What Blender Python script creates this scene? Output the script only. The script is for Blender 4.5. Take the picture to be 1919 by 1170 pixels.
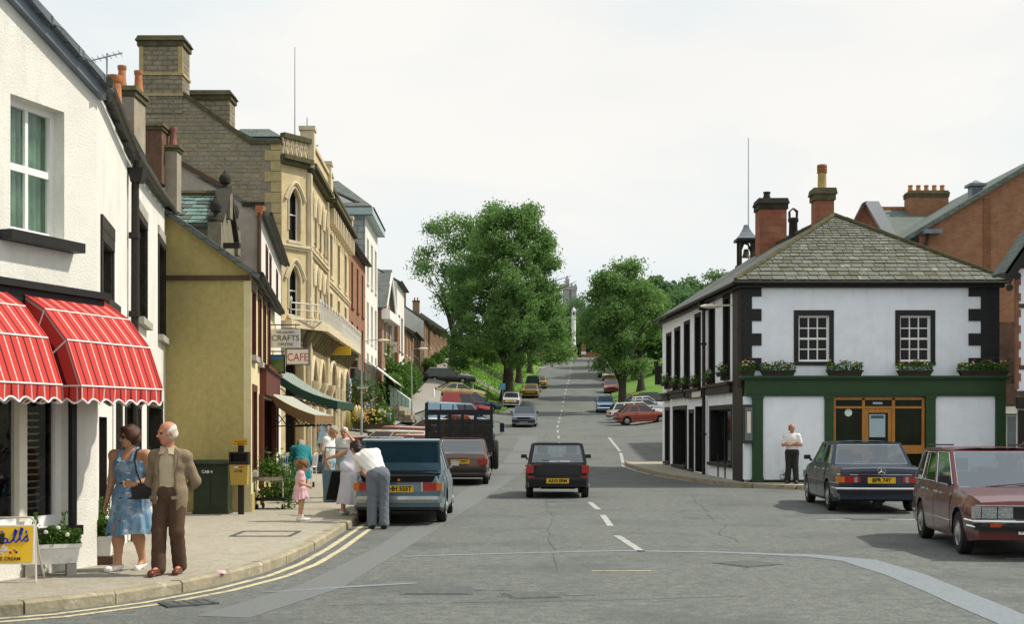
import bpy, bmesh, math, random
import numpy as np
from mathutils import Vector, Matrix
random.seed(7)
rng = np.random.default_rng(7)
for o in list(bpy.data.objects):
 bpy.data.objects.remove(o)
SC = bpy.context.scene
COL = SC.collection
R = math.radians

# ---------------------------------------------------------------- camera
cam_d = bpy.data.cameras.new('camera')
cam = bpy.data.objects.new('camera', cam_d)
COL.objects.link(cam)
cam.location = (0, 0, 1.7)
cam.rotation_euler = (R(90), 0, 0)
cam_d.sensor_width = 36.0
cam_d.lens = 36.0 * 2400 / 1919
cam_d.shift_y = 218 / 1919
cam_d.clip_start = 0.3
cam_d.clip_end = 5000
SC.camera = cam
# ---------------------------------------------------------------- light
SUN_EL, SUN_AZ = R(50), R(80)            # azimuth clockwise from +Y
sd = Vector((math.sin(SUN_AZ) * math.cos(SUN_EL), math.cos(SUN_AZ) * math.cos(SUN_EL), math.sin(SUN_EL)))
sun_d = bpy.data.lights.new('sun', 'SUN')
sun_d.energy = 3.6
sun_d.angle = R(1.6)
sun_d.color = (1.0, 0.93, 0.80)
sun = bpy.data.objects.new('sun', sun_d)
COL.objects.link(sun)
sun.rotation_euler = sd.to_track_quat('Z', 'Y').to_euler()
sun.location = (60, 0, 60)
W = bpy.data.worlds.new('World')
SC.world = W
W.use_nodes = True
nt = W.node_tree
nt.nodes.clear()
out = nt.nodes.new('ShaderNodeOutputWorld')
sky = nt.nodes.new('ShaderNodeTexSky')
sky.sky_type = 'NISHITA'
sky.sun_disc = False
sky.sun_elevation = SUN_EL
sky.sun_rotation = SUN_AZ
sky.dust_density = 4.0
sky.air_density = 1.0
sky.ozone_density = 1.0
bg1 = nt.nodes.new('ShaderNodeBackground')
bg1.inputs['Strength'].default_value = 0.10
nt.links.new(sky.outputs[0], bg1.inputs['Color'])
# thin high cloud veil, slightly uneven, blended over the clear sky
tc = nt.nodes.new('ShaderNodeTexCoord')
mp = nt.nodes.new('ShaderNodeMapping')
mp.inputs['Scale'].default_value = (1.0, 1.0, 3.0)
nz = nt.nodes.new('ShaderNodeTexNoise')
nz.inputs['Scale'].default_value = 1.6
nz.inputs['Detail'].default_value = 5
nz.inputs['Roughness'].default_value = 0.5
cr = nt.nodes.new('ShaderNodeValToRGB')
cr.color_ramp.elements[0].position = 0.35
cr.color_ramp.elements[0].color = (0.86, 0.86, 0.86, 1)
cr.color_ramp.elements[1].position = 0.65
cr.color_ramp.elements[1].color = (0.97, 0.97, 0.97, 1)
bg2 = nt.nodes.new('ShaderNodeBackground')
bg2.inputs['Color'].default_value = (0.925, 0.935, 0.92, 1)
bg2.inputs['Strength'].default_value = 0.90
cr2 = nt.nodes.new('ShaderNodeValToRGB')
cr2.color_ramp.elements[0].position = 0.38
cr2.color_ramp.elements[0].color = (0.74, 0.81, 0.84, 1)
cr2.color_ramp.elements[1].position = 0.60
cr2.color_ramp.elements[1].color = (0.90, 0.88, 0.84, 1)
nz2 = nt.nodes.new('ShaderNodeTexNoise')
nz2.inputs['Scale'].default_value = 2.3
nz2.inputs['Detail'].default_value = 6
nt.links.new(nz2.outputs[0], cr2.inputs[0])
nt.links.new(cr2.outputs[0], bg2.inputs['Color'])
mx = nt.nodes.new('ShaderNodeMixShader')
nt.links.new(tc.outputs['Generated'], mp.inputs['Vector'])
nt.links.new(mp.outputs[0], nz.inputs['Vector'])
nt.links.new(mp.outputs[0], nz2.inputs['Vector'])
nt.links.new(nz.outputs[0], cr.inputs[0])
nt.links.new(cr.outputs[0], mx.inputs[0])
nt.links.new(bg1.outputs[0], mx.inputs[1])
nt.links.new(bg2.outputs[0], mx.inputs[2])
nt.links.new(mx.outputs[0], out.inputs['Surface'])
SC.view_settings.view_transform = 'Standard'
SC.view_settings.look = 'None'
SC.view_settings.exposure = 0.30
SC.view_settings.gamma = 1.0
SC.view_settings.use_curve_mapping = False

# ---------------------------------------------------------------- helpers
def smooth01(t):
 t = max(0.0, min(1.0, t))
 return t * t * (3 - 2 * t)

def lerp_tab(tab, x):
 if x <= tab[0][0]: return tab[0][1]
 for (a, va), (b, vb) in zip(tab, tab[1:]):
  if x <= b:
   return va + (vb - va) * (x - a) / (b - a)
 return tab[-1][1]

ROADZ = [(-80, 0), (36, 0), (45, .06), (53, .22), (62, .55), (70, .95), (88, 1.9), (107, 2.95), (116, 3.6), (136, 5.5), (165, 8.2), (185, 10.4), (205, 12.6), (220, 13.9), (232, 14.3), (300, 15.2), (700, 20)]
ROADC = [(0, 1.75), (24, 1.75), (40, 1.9), (60, 2.3), (85, 3.0), (107, 4.1), (128, 5.2), (165, 7.4), (220, 10.4), (240, 11.5)]
ROADW = [(0, 6), (80, 5.2), (100, 4.9), (128, 4.7), (195, 4.2), (222, 3.4), (240, 3.2)]
RAISE = [(0, 0), (34, 0), (45, .22), (55, .5), (80, 1.2), (105, 1.9), (130, 2.7), (200, 2.6), (240, 1.0), (300, 0)]
def zr(y): return lerp_tab(ROADZ, y)
def xc(y): return lerp_tab(ROADC, y)
def xw(y): return lerp_tab(ROADW, y)
def gz(x, y):
 z = zr(y)
 l = xc(y) - 4.9
 t = smooth01((l - x) / 7.5)
 z += t * lerp_tab(RAISE, y)
 if y > 60:
  r = xc(y) + 4.6
  z += smooth01((x - r) / 9.0) * 2.0 * smooth01((y - 60) / 40)
 return z
def PX(px, y):
 return (px - 960) / 2400 * y
def PZ(py, y):
 return 1.7 + (803 - py) * y / 2400

# ---- materials
MATS = {}
def _n(nt, t): return nt.nodes.new(t)
def M(name, col, rough=.7, var=.12, scale=4.0, bump=0.0, bscale=30.0, metal=0.0, spec=.3, coat=0.0, kind=None, col2=None, bw=.4, bh=.15, mortar=.012, mcol=None, emit=0.0, stretch=None, stain=0.0, detail=4, patch=None):
 if name in MATS: return MATS[name]
 m = bpy.data.materials.new(name)
 m.use_nodes = True
 nt = m.node_tree
 L = nt.links.new
 b = nt.nodes['Principled BSDF']
 b.inputs['Roughness'].default_value = rough
 b.inputs['Metallic'].default_value = metal
 b.inputs['Specular IOR Level'].default_value = spec
 if coat:
  b.inputs['Coat Weight'].default_value = coat
  b.inputs['Coat Roughness'].default_value = .04
 if emit:
  b.inputs['Emission Color'].default_value = (*col, 1)
  b.inputs['Emission Strength'].default_value = emit
 tc = _n(nt, 'ShaderNodeTexCoord')
 vec = tc.outputs['Object']
 if stretch:
  mp = _n(nt, 'ShaderNodeMapping')
  mp.inputs['Scale'].default_value = stretch
  L(vec, mp.inputs['Vector']); vec = mp.outputs[0]
 nz = _n(nt, 'ShaderNodeTexNoise')
 nz.inputs['Scale'].default_value = scale
 nz.inputs['Detail'].default_value = detail
 nz.inputs['Roughness'].default_value = .6
 L(vec, nz.inputs['Vector'])
 mr = _n(nt, 'ShaderNodeMapRange')
 mr.inputs['From Min'].default_value = .3
 mr.inputs['From Max'].default_value = .7
 mr.inputs['To Min'].default_value = 1 - var
 mr.inputs['To Max'].default_value = 1 + var
 L(nz.outputs[0], mr.inputs['Value'])
 mul = _n(nt, 'ShaderNodeMix'); mul.data_type = 'RGBA'; mul.blend_type = 'MULTIPLY'
 mul.inputs['Factor'].default_value = 1.0
 mul.inputs['A'].default_value = (*col, 1)
 base = None
 hgt = None
 if kind in ('brick', 'slate'):
  bt = _n(nt, 'ShaderNodeTexBrick')
  bt.inputs['Scale'].default_value = 1.0
  bt.inputs['Brick Width'].default_value = bw
  bt.inputs['Row Height'].default_value = bh
  bt.inputs['Mortar Size'].default_value = mortar
  bt.inputs['Mortar Smooth'].default_value = .2
  bt.inputs['Bias'].default_value = 0
  bt.inputs['Color1'].default_value = (*col, 1)
  c2 = col2 or tuple(c * .7 for c in col)
  bt.inputs['Color2'].default_value = (*c2, 1)
  mc = mcol or tuple(c * .55 for c in col)
  bt.inputs['Mortar'].default_value = (*mc, 1)
  uv = _n(nt, 'ShaderNodeUVMap')
  # wobble so that courses are not ruler-straight
  wz = _n(nt, 'ShaderNodeTexNoise'); wz.inputs['Scale'].default_value = 1.7; wz.inputs['Detail'].default_value = 3
  L(uv.outputs[0], wz.inputs['Vector'])
  wm = _n(nt, 'ShaderNodeMix'); wm.data_type = 'RGBA'; wm.blend_type = 'LINEAR_LIGHT'
  wm.inputs['Factor'].default_value = .05
  L(uv.outputs[0], wm.inputs['A']); L(wz.outputs['Color'], wm.inputs['B'])
  L(wm.outputs['Result'], bt.inputs['Vector'])
  L(bt.outputs['Color'], mul.inputs['A'])
  hgt = bt.outputs['Fac']
 elif col2 is not None:
  n2 = _n(nt, 'ShaderNodeTexNoise')
  n2.inputs['Scale'].default_value = scale * .23
  n2.inputs['Detail'].default_value = 6
  n2.inputs['Roughness'].default_value = .65
  L(vec, n2.inputs['Vector'])
  r2 = _n(nt, 'ShaderNodeMapRange')
  r2.inputs['From Min'].default_value = .38; r2.inputs['From Max'].default_value = .64
  L(n2.outputs[0], r2.inputs['Value'])
  mm = _n(nt, 'ShaderNodeMix'); mm.data_type = 'RGBA'
  mm.inputs['A'].default_value = (*col, 1); mm.inputs['B'].default_value = (*col2, 1)
  L(r2.outputs[0], mm.inputs['Factor'])
  L(mm.outputs['Result'], mul.inputs['A'])
 g = _n(nt, 'ShaderNodeCombineColor')
 for i in range(3): L(mr.outputs[0], g.inputs[i])
 L(g.outputs[0], mul.inputs['B'])
 res = mul.outputs['Result']
 if stain:
  # rain streaks: noise stretched along z
  ms = _n(nt, 'ShaderNodeMapping'); ms.inputs['Scale'].default_value = (2.2, 2.2, .22)
  L(tc.outputs['Object'], ms.inputs['Vector'])
  ns = _n(nt, 'ShaderNodeTexNoise'); ns.inputs['Scale'].default_value = 1.6; ns.inputs['Detail'].default_value = 6; ns.inputs['Roughness'].default_value = .7
  L(ms.outputs[0], ns.inputs['Vector'])
  rs = _n(nt, 'ShaderNodeMapRange'); rs.inputs['From Min'].default_value = .52; rs.inputs['From Max'].default_value = .78
  rs.inputs['To Max'].default_value = stain
  L(ns.outputs[0], rs.inputs['Value'])
  mm = _n(nt, 'ShaderNodeMix'); mm.data_type = 'RGBA'
  mm.inputs['B'].default_value = (*(tuple(c * .45 for c in col)), 1)
  L(rs.outputs[0], mm.inputs['Factor']); L(res, mm.inputs['A'])
  res = mm.outputs['Result']
 if patch:
  # patches of another colour (lichen, moss, repairs)
  pc, pscale, lo, hi = patch
  np_ = _n(nt, 'ShaderNodeTexNoise'); np_.inputs['Scale'].default_value = pscale; np_.inputs['Detail'].default_value = 7; np_.inputs['Roughness'].default_value = .7
  L(tc.outputs['Object'], np_.inputs['Vector'])
  rs = _n(nt, 'ShaderNodeMapRange'); rs.inputs['From Min'].default_value = lo; rs.inputs['From Max'].default_value = hi
  L(np_.outputs[0], rs.inputs['Value'])
  mm = _n(nt, 'ShaderNodeMix'); mm.data_type = 'RGBA'
  mm.inputs['B'].default_value = (*pc, 1)
  L(rs.outputs[0], mm.inputs['Factor']); L(res, mm.inputs['A'])
  res = mm.outputs['Result']
 L(res, b.inputs['Base Color'])
 if bump or hgt is not None:
  bp = _n(nt, 'ShaderNodeBump')
  bp.inputs['Strength'].default_value = 1.0
  nb = _n(nt, 'ShaderNodeTexNoise')
  nb.inputs['Scale'].default_value = bscale
  nb.inputs['Detail'].default_value = 5
  L(tc.outputs['Object'], nb.inputs['Vector'])
  bp.inputs['Distance'].default_value = max(bump, .004)
  if hgt is not None:
   ad = _n(nt, 'ShaderNodeMath'); ad.operation = 'SUBTRACT'
   L(nb.outputs[0], ad.inputs[0]); L(hgt, ad.inputs[1])
   L(ad.outputs[0], bp.inputs['Height'])
  else:
   L(nb.outputs[0], bp.inputs['Height'])
  L(bp.outputs[0], b.inputs['Normal'])
 MATS[name] = m
 return m

def glass_mat(name, tint, fac):
 """window glass: part see-through, part mirror"""
 if name in MATS: return MATS[name]
 m = bpy.data.materials.new(name); m.use_nodes = True
 nt = m.node_tree; nt.nodes.clear(); L = nt.links.new
 o = _n(nt, 'ShaderNodeOutputMaterial')
 t = _n(nt, 'ShaderNodeBsdfTransparent'); t.inputs[0].default_value = (*tint, 1)
 g = _n(nt, 'ShaderNodeBsdfGlossy'); g.inputs['Roughness'].default_value = .03; g.inputs[0].default_value = (.9, .95, 1, 1)
 lw = _n(nt, 'ShaderNodeLayerWeight'); lw.inputs[0].default_value = .5
 pw = _n(nt, 'ShaderNodeMath'); pw.operation = 'POWER'; pw.inputs[1].default_value = 4.0
 L(lw.outputs['Facing'], pw.inputs[0])
 mr = _n(nt, 'ShaderNodeMapRange'); mr.inputs['To Min'].default_value = fac; mr.inputs['To Max'].default_value = min(1, fac + .6)
 L(pw.outputs[0], mr.inputs['Value'])
 mx = _n(nt, 'ShaderNodeMixShader')
 L(mr.outputs[0], mx.inputs[0]); L(t.outputs[0], mx.inputs[1]); L(g.outputs[0], mx.inputs[2])
 L(mx.outputs[0], o.inputs['Surface'])
 MATS[name] = m
 return m

def stripe_mat(name, stops, period, axis=0, rough=.8, back=None):
 """woven stripes from the UV map: stops = [(pos 0..1, colour)] constant bands"""
 if name in MATS: return MATS[name]
 m = bpy.data.materials.new(name); m.use_nodes = True
 nt = m.node_tree; L = nt.links.new
 b = nt.nodes['Principled BSDF']; b.inputs['Roughness'].default_value = rough; b.inputs['Specular IOR Level'].default_value = .15
 uv = _n(nt, 'ShaderNodeUVMap')
 sp = _n(nt, 'ShaderNodeSeparateXYZ'); L(uv.outputs[0], sp.inputs[0])
 d = _n(nt, 'ShaderNodeMath'); d.operation = 'DIVIDE'; d.inputs[1].default_value = period
 L(sp.outputs[axis], d.inputs[0])
 f = _n(nt, 'ShaderNodeMath'); f.operation = 'FRACT'; L(d.outputs[0], f.inputs[0])
 cr = _n(nt, 'ShaderNodeValToRGB'); cr.color_ramp.interpolation = 'CONSTANT'
 els = cr.color_ramp.elements
 while len(els) < len(stops): els.new(.5)
 for e, (p, c) in zip(els, stops):
  e.position = p; e.color = (*c, 1)
 L(f.outputs[0], cr.inputs[0])
 L(cr.outputs[0], b.inputs['Base Color'])
 MATS[name] = m
 return m

# ---- objects
def thing(name, label, cat, loc=(0, 0, 0), rz=0.0, group=None, kind=None):
 o = bpy.data.objects.new(name, None)
 COL.objects.link(o)
 o.location = loc
 o.rotation_euler = (0, 0, rz)
 o.empty_display_size = .2
 if label: o['label'] = label
 if cat: o['category'] = cat
 if group: o['group'] = group
 if kind: o['kind'] = kind
 return o
def tag(o, label=None, cat=None, group=None, kind=None):
 if label: o['label'] = label
 if cat: o['category'] = cat
 if group: o['group'] = group
 if kind: o['kind'] = kind
 return o
def wm(o):
 m = Matrix.Translation(o.location) @ o.rotation_euler.to_matrix().to_4x4() @ Matrix.Diagonal((*o.scale, 1))
 return wm(o.parent) @ m if o.parent else m
def kids(o): return [c for c in bpy.data.objects if c.parent is o]
def copy_tree(o, parent=None):
 c = o.copy(); COL.objects.link(c)
 if parent: c.parent = parent
 for ch in list(o.children): copy_tree(ch, c)
 return c

class MB:
 """collects shapes and links them as ONE mesh object"""
 def __init__(s):
  s.v = []; s.f = []; s.mi = []; s.sm = []; s.cur = 0; s.smooth = False; s.T = None; s.uvs = {}
 def add(s, verts, faces, uv=None):
  n = len(s.v)
  if s.T is not None:
   verts = [s.T @ Vector(v) for v in verts]
  s.v.extend([tuple(v) for v in verts])
  for k, f in enumerate(faces):
   if uv is not None: s.uvs[len(s.f)] = [uv[i] for i in f]
   s.f.append([i + n for i in f]); s.mi.append(s.cur); s.sm.append(s.smooth)
  return s
 def quad(s, a, b, c, d, uv=None): return s.add([a, b, c, d], [[0, 1, 2, 3]], uv)
 def poly(s, pts): return s.add(pts, [list(range(len(pts)))])
 def box(s, x0, x1, y0, y1, z0, z1):
  v = [(x0, y0, z0), (x1, y0, z0), (x1, y1, z0), (x0, y1, z0), (x0, y0, z1), (x1, y0, z1), (x1, y1, z1), (x0, y1, z1)]
  return s.add(v, [[0, 3, 2, 1], [4, 5, 6, 7], [0, 1, 5, 4], [1, 2, 6, 5], [2, 3, 7, 6], [3, 0, 4, 7]])
 def hexa(s, b, t):
  """bottom ring b (4 pts, ccw from above), top ring t"""
  return s.add(list(b) + list(t), [[0, 3, 2, 1], [4, 5, 6, 7], [0, 1, 5, 4], [1, 2, 6, 5], [2, 3, 7, 6], [3, 0, 4, 7]])
 def cbox(s, c, size, rz=0.0, taper=1.0):
  hx, hy, hz = size[0] / 2, size[1] / 2, size[2] / 2
  ca, sa = math.cos(rz), math.sin(rz)
  def p(x, y, z): return (c[0] + x * ca - y * sa, c[1] + x * sa + y * ca, c[2] + z)
  b = [p(-hx, -hy, -hz), p(hx, -hy, -hz), p(hx, hy, -hz), p(-hx, hy, -hz)]
  t = [p(-hx * taper, -hy * taper, hz), p(hx * taper, -hy * taper, hz), p(hx * taper, hy * taper, hz), p(-hx * taper, hy * taper, hz)]
  return s.hexa(b, t)
 def slab(s, pts, thick):
  """polygon extruded along its -normal"""
  pts = [Vector(p) for p in pts]
  n = Vector((0, 0, 0))
  for i in range(len(pts)):
   a, b = pts[i], pts[(i + 1) % len(pts)]
   n += a.cross(b)
  n.normalize()
  k = len(pts)
  low = [p - n * thick for p in pts]
  f = [list(range(k)), list(range(2 * k - 1, k - 1, -1))]
  for i in range(k):
   j = (i + 1) % k
   f.append([i, i + k, j + k, j])
  return s.add(pts + low, f)
 def rings(s, rs, caps=True, closed=True):
  """loft between rings (lists of equal length)"""
  n = len(rs[0]); v = [p for r in rs for p in r]; f = []
  for i in range(len(rs) - 1):
   for j in range(n if closed else n - 1):
    k = (j + 1) % n
    f.append([i * n + j, i * n + k, (i + 1) * n + k, (i + 1) * n + j])
  if caps:
   f.append(list(range(n - 1, -1, -1)))
   f.append([(len(rs) - 1) * n + j for j in range(n)])
  return s.add(v, f)
 def tube(s, pts, r, seg=8, caps=True):
  pts = [Vector(p) for p in pts]
  if not isinstance(r, (list, tuple)): r = [r] * len(pts)
  r = list(r)
  rs = []
  up = Vector((0, 0, 1))
  prev = None
  for i, p in enumerate(pts):
   a = pts[max(0, i - 1)]; b = pts[min(len(pts) - 1, i + 1)]
   d = (b - a)
   if d.length < 1e-9: d = Vector((0, 0, 1))
   d.normalize()
   if prev is None:
    x = d.cross(up if abs(d.z) < .95 else Vector((1, 0, 0))).normalized()
   else:
    x = (prev - d * prev.dot(d)).normalized()
   prev = x
   y = d.cross(x)
   rs.append([p + (x * math.cos(2 * math.pi * k / seg) + y * math.sin(2 * math.pi * k / seg)) * r[i] for k in range(seg)])
  return s.rings(rs, caps)
 def lathe(s, prof, c=(0, 0, 0), seg=16, axis='z', caps=True):
  rs = []
  for r, h in prof:
   ring = []
   for k in range(seg):
    a = 2 * math.pi * k / seg
    if axis == 'z': ring.append((c[0] + r * math.cos(a), c[1] + r * math.sin(a), c[2] + h))
    elif axis == 'x': ring.append((c[0] + h, c[1] + r * math.cos(a), c[2] + r * math.sin(a)))
    else: ring.append((c[0] + r * math.cos(a), c[1] + h, c[2] - r * math.sin(a)))
   rs.append(ring)
  return s.rings(rs, caps)
 def ell(s, c, rad, seg=10, rg=6):
  prof = []
  rs = []
  for i in range(rg + 1):
   t = math.pi * i / rg
   rr = max(math.sin(t), .02)
   rs.append([(c[0] + rad[0] * rr * math.cos(2 * math.pi * k / seg), c[1] + rad[1] * rr * math.sin(2 * math.pi * k / seg), c[2] - rad[2] * math.cos(t)) for k in range(seg)])
  return s.rings(rs, True)
 def mesh(s, name, mats, uv=False, sharp=40):
  me = bpy.data.meshes.new(name)
  me.from_pydata(s.v, [], s.f)
  for m in (mats if isinstance(mats, (list, tuple)) else [mats]): me.materials.append(m)
  me.polygons.foreach_set('material_index', s.mi)
  me.polygons.foreach_set('use_smooth', s.sm)
  if any(s.sm) and sharp: me.set_sharp_from_angle(angle=R(sharp))
  if uv:
   lay = me.uv_layers.new(name='UVMap')
   for p in me.polygons:
    if p.index in s.uvs:
     for li, q in zip(p.loop_indices, s.uvs[p.index]): lay.data[li].uv = q
     continue
    n = p.normal
    t = Vector((-n.y, n.x, 0))
    if t.length < 1e-3: t = Vector((1, 0, 0))
    t.normalize()
    w = n.cross(t)
    for li, vi in zip(p.loop_indices, p.vertices):
     co = me.vertices[vi].co
     lay.data[li].uv = (co.dot(t), co.dot(w))
  me.update()
  return me
 def build(s, name, mats, parent=None, world=False, uv=False, sharp=40, label=None):
  if world and parent is not None:
   inv = wm(parent).inverted()
   s.v = [tuple(inv @ Vector(v)) for v in s.v]
  o = bpy.data.objects.new(name, s.mesh(name, mats, uv, sharp))
  COL.objects.link(o)
  if parent is not None: o.parent = parent
  if label: o['label'] = label
  return o

def mesh_np(name, verts, faces, mat, smooth=False):
 me = bpy.data.meshes.new(name)
 nv, nf, k = len(verts), len(faces), faces.shape[1]
 me.vertices.add(nv); me.vertices.foreach_set('co', np.asarray(verts, dtype=np.float32).ravel())
 me.loops.add(nf * k); me.loops.foreach_set('vertex_index', np.asarray(faces, dtype=np.int32).ravel())
 me.polygons.add(nf); me.polygons.foreach_set('loop_start', np.arange(0, nf * k, k, dtype=np.int32))
 me.polygons.foreach_set('use_smooth', np.full(nf, smooth))
 for m in (mat if isinstance(mat, (list, tuple)) else [mat]): me.materials.append(m)
 me.update(calc_edges=True)
 return me

def text_obj(s, size, mat, parent, loc, rot, name='lettering', ext=.002, sx=1.0, bold=0.0, align='CENTER'):
 cu = bpy.data.curves.new('txt', 'FONT')
 cu.body = s; cu.size = size; cu.extrude = ext; cu.align_x = align; cu.align_y = 'CENTER'; cu.offset = bold; cu.resolution_u = 3
 t = bpy.data.objects.new('txt', cu); COL.objects.link(t)
 bpy.context.view_layer.update()
 dg = bpy.context.evaluated_depsgraph_get()
 me = bpy.data.meshes.new_from_object(t.evaluated_get(dg))
 bpy.data.objects.remove(t); bpy.data.curves.remove(cu)
 me.name = name; me.materials.clear(); me.materials.append(mat)
 if sx != 1.0: me.transform(Matrix.Diagonal((sx, 1, 1, 1)))
 o = bpy.data.objects.new(name, me); COL.objects.link(o)
 o.parent = parent; o.location = loc; o.rotation_euler = rot
 return o
# ================================================================= shared materials
WHITE_REND = M('white_roughcast', (.72, .71, .655), .88, .07, 1.3, bump=.008, bscale=50, stain=.45, patch=((.62, .60, .53), 1.1, .52, .72))
WHITE_PUB = M('white_render', (.84, .885, .95), .85, .04, 1.5, bump=.008, bscale=38, stain=.18, patch=((.76, .80, .84), 1.4, .5, .74))
OCHRE = M('ochre_pebbledash', (.49, .405, .165), .95, .11, 12, bump=.02, bscale=60, stain=.15)
OCHRE_LT = M('cream_band', (.66, .58, .34), .9, .08, 4, bump=.006, bscale=30)
GREYREND = M('grey_pink_render', (.36, .31, .26), .95, .14, 3, bump=.012, bscale=30, stain=.3)
LIME = M('yellow_sandstone', (.55, .455, .27), .9, .13, 2.2, bump=.01, bscale=18, stain=.35)
LIME_TRIM = M('sandstone_trim', (.59, .51, .345), .9, .12, 3, bump=.006, bscale=20, stain=.3)
RUBBLE = M('rubble_stone', (.25, .215, .155), .95, .2, 5, bump=.02, bscale=14)
STONE_A = M('rubble_block', (.275, .245, .175), .95, .2, 3.1, bump=.02, bscale=14)
STONE_B = M('rubble_block_dark', (.245, .22, .165), .95, .2, 3.1, bump=.02, bscale=14)
QUOIN_Y = M('quoin_ochre', (.40, .32, .16), .95, .2, 3, bump=.01, bscale=14)
REDBRICK = M('red_brick', (.30, .15, .08), .9, .18, 2, bump=.006, bscale=30, kind='brick', bw=.23, bh=.08, mortar=.008, col2=(.26, .11, .055), mcol=(.30, .20, .13))
REDSTONE = M('red_sandstone', (.26, .125, .075), .92, .22, 2, bump=.008, bscale=22, kind='brick', bw=.5, bh=.24, mortar=.008, col2=(.24, .085, .05), mcol=(.2, .1, .06))
BROWNBRICK = M('terrace_stone', (.30, .19, .12), .92, .18, 2, bump=.008, bscale=22, kind='brick', bw=.45, bh=.2, mortar=.012, col2=(.24, .14, .09), mcol=(.36, .26, .18))
SLATE = M('slate_roof', (.135, .15, .14), .75, .2, 3, bump=.006, bscale=25, kind='slate', bw=.32, bh=.22, mortar=.008, col2=(.10, .12, .12), mcol=(.05, .05, .05), patch=((.16, .15, .09), 1.3, .55, .7))
SLATE_BLUE = M('slate_blue', (.15, .18, .20), .6, .2, 3, bump=.006, bscale=25, kind='slate', bw=.3, bh=.22, mortar=.008, col2=(.11, .13, .15), mcol=(.05, .06, .06))
SLATE_GREEN = M('slate_green', (.13, .155, .14), .7, .22, 3, bump=.006, bscale=25, kind='slate', bw=.32, bh=.2, mortar=.008, col2=(.10, .14, .12), mcol=(.05, .06, .05))
SLATE_1 = M('slate_single', (.125, .132, .108), .85, .22, 2.3, bump=.006, bscale=25, patch=((.19, .195, .16), 6, .5, .72))
SLATE_2 = M('slate_single_mossy', (.112, .114, .085), .85, .3, 2.3, bump=.008, bscale=25, patch=((.09, .085, .035), 2.4, .5, .62))
SLATE_3 = M('slate_single_lichen', (.145, .152, .125), .85, .25, 2.3, bump=.006, bscale=25, patch=((.34, .34, .29), 5, .55, .68))
TURRET_SLATE = M('slate_turquoise', (.13, .21, .18), .6, .3, 3, bump=.006, bscale=20)
LEAD = M('lead_sheet', (.16, .19, .22), .5, .2, 3, metal=.3)
BLACKP = M('black_paint', (.013, .013, .012), .5, .2, 6)
SOOT_SHADE = M('sooty_stone_shade', (.032, .029, .022), .9, .3, 4, bump=.012, bscale=18)
IRON = M('cast_iron_black', (.02, .017, .013), .55, .3, 8, bump=.004, bscale=40)
GUTTER = M('gutter_dull', (.07, .065, .05), .6, .3, 6)
WHITEP = M('white_paint', (.80, .80, .78), .5, .03, 5)
CREAMP = M('cream_paint', (.72, .68, .56), .5, .05, 5)
DKRED = M('dark_red_paint', (.115, .03, .02), .5, .15, 5)
DKGREEN = M('pub_green_paint', (.022, .062, .020), .42, .12, 4)
DKGREEN2 = M('cabinet_green', (.028, .04, .022), .5, .2, 5)
WOOD = M('orange_wood', (.42, .185, .035), .45, .2, 3, stretch=(6, 6, .7))
GLASS = M('window_glass', (.006, .007, .008), .06, 0, 1, spec=.22)
GLASS_L = M('window_glass_pale', (.10, .12, .13), .08, .3, 1.5, spec=.6)
SEE = glass_mat('clear_glass', (.86, .9, .88), .06)
SHOPGLASS = glass_mat('shop_glass', (.72, .74, .70), .05)
TERRA = M('terracotta', (.42, .17, .075), .8, .2, 6)
TERRA_P = M('pink_terracotta', (.30, .12, .10), .8, .2, 6)
POT_Y = M('buff_pot', (.42, .31, .11), .8, .2, 6)
MOSSCAP = M('mossy_coping', (.085, .078, .04), .95, .3, 4, bump=.015, bscale=18)
CHIMREND = M('chimney_render', (.30, .26, .20), .95, .2, 3, bump=.01, bscale=25, stain=.4)
BROWN = M('brown_wood', (.09, .05, .03), .6, .2, 4)
GREYMETAL = M('galvanised', (.36, .38, .37), .45, .1, 4, metal=.5)
CHROME = M('chrome', (.75, .76, .77), .12, .03, 4, metal=1.0)
CONC = M('concrete_block', (.36, .34, .29), .95, .15, 4, bump=.006, bscale=30)

# ================================================================= the ground
ASPH = M('asphalt', (.100, .114, .114), .9, .36, 30, bump=.010, bscale=70, col2=(.160, .168, .152), detail=7, patch=((.076, .086, .086), .5, .48, .72))
PAVE = M('pavement_tarmac', (.355, .33, .275), .93, .2, 22, bump=.006, bscale=80, col2=(.31, .28, .22), patch=((.25, .23, .185), .7, .56, .72))
PATHM = M('footpath_tarmac', (.25, .24, .215), .93, .12, 14)
GRASS = M('turf', (.125, .235, .032), .95, .28, 1.4, bump=.06, bscale=5, col2=(.09, .19, .026))
FIELD = M('field', (.09, .10, .055), .95, .3, .3, col2=(.06, .08, .04))
YLINE = M('yellow_road_paint', (.52, .46, .30), .85, .22, 12, patch=((.22, .2, .15), 5, .50, .66))
WLINE = M('white_road_paint', (.37, .38, .365), .85, .2, 12, patch=((.16, .165, .16), 5, .50, .66))
SCAR = M('trench_repair', (.185, .212, .235), .9, .16, 20, patch=((.16, .165, .16), 3, .56, .7))
SCAR2 = M('trench_repair_old', (.138, .153, .157), .9, .16, 20, patch=((.15, .155, .15), 2, .45, .62))
DKIRON = M('manhole_iron', (.082, .09, .088), .7, .3, 12)
KERB = M('kerb_stone', (.30, .265, .185), .92, .22, 5, bump=.012, bscale=22, patch=((.48, .46, .40), 4, .58, .7))

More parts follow.
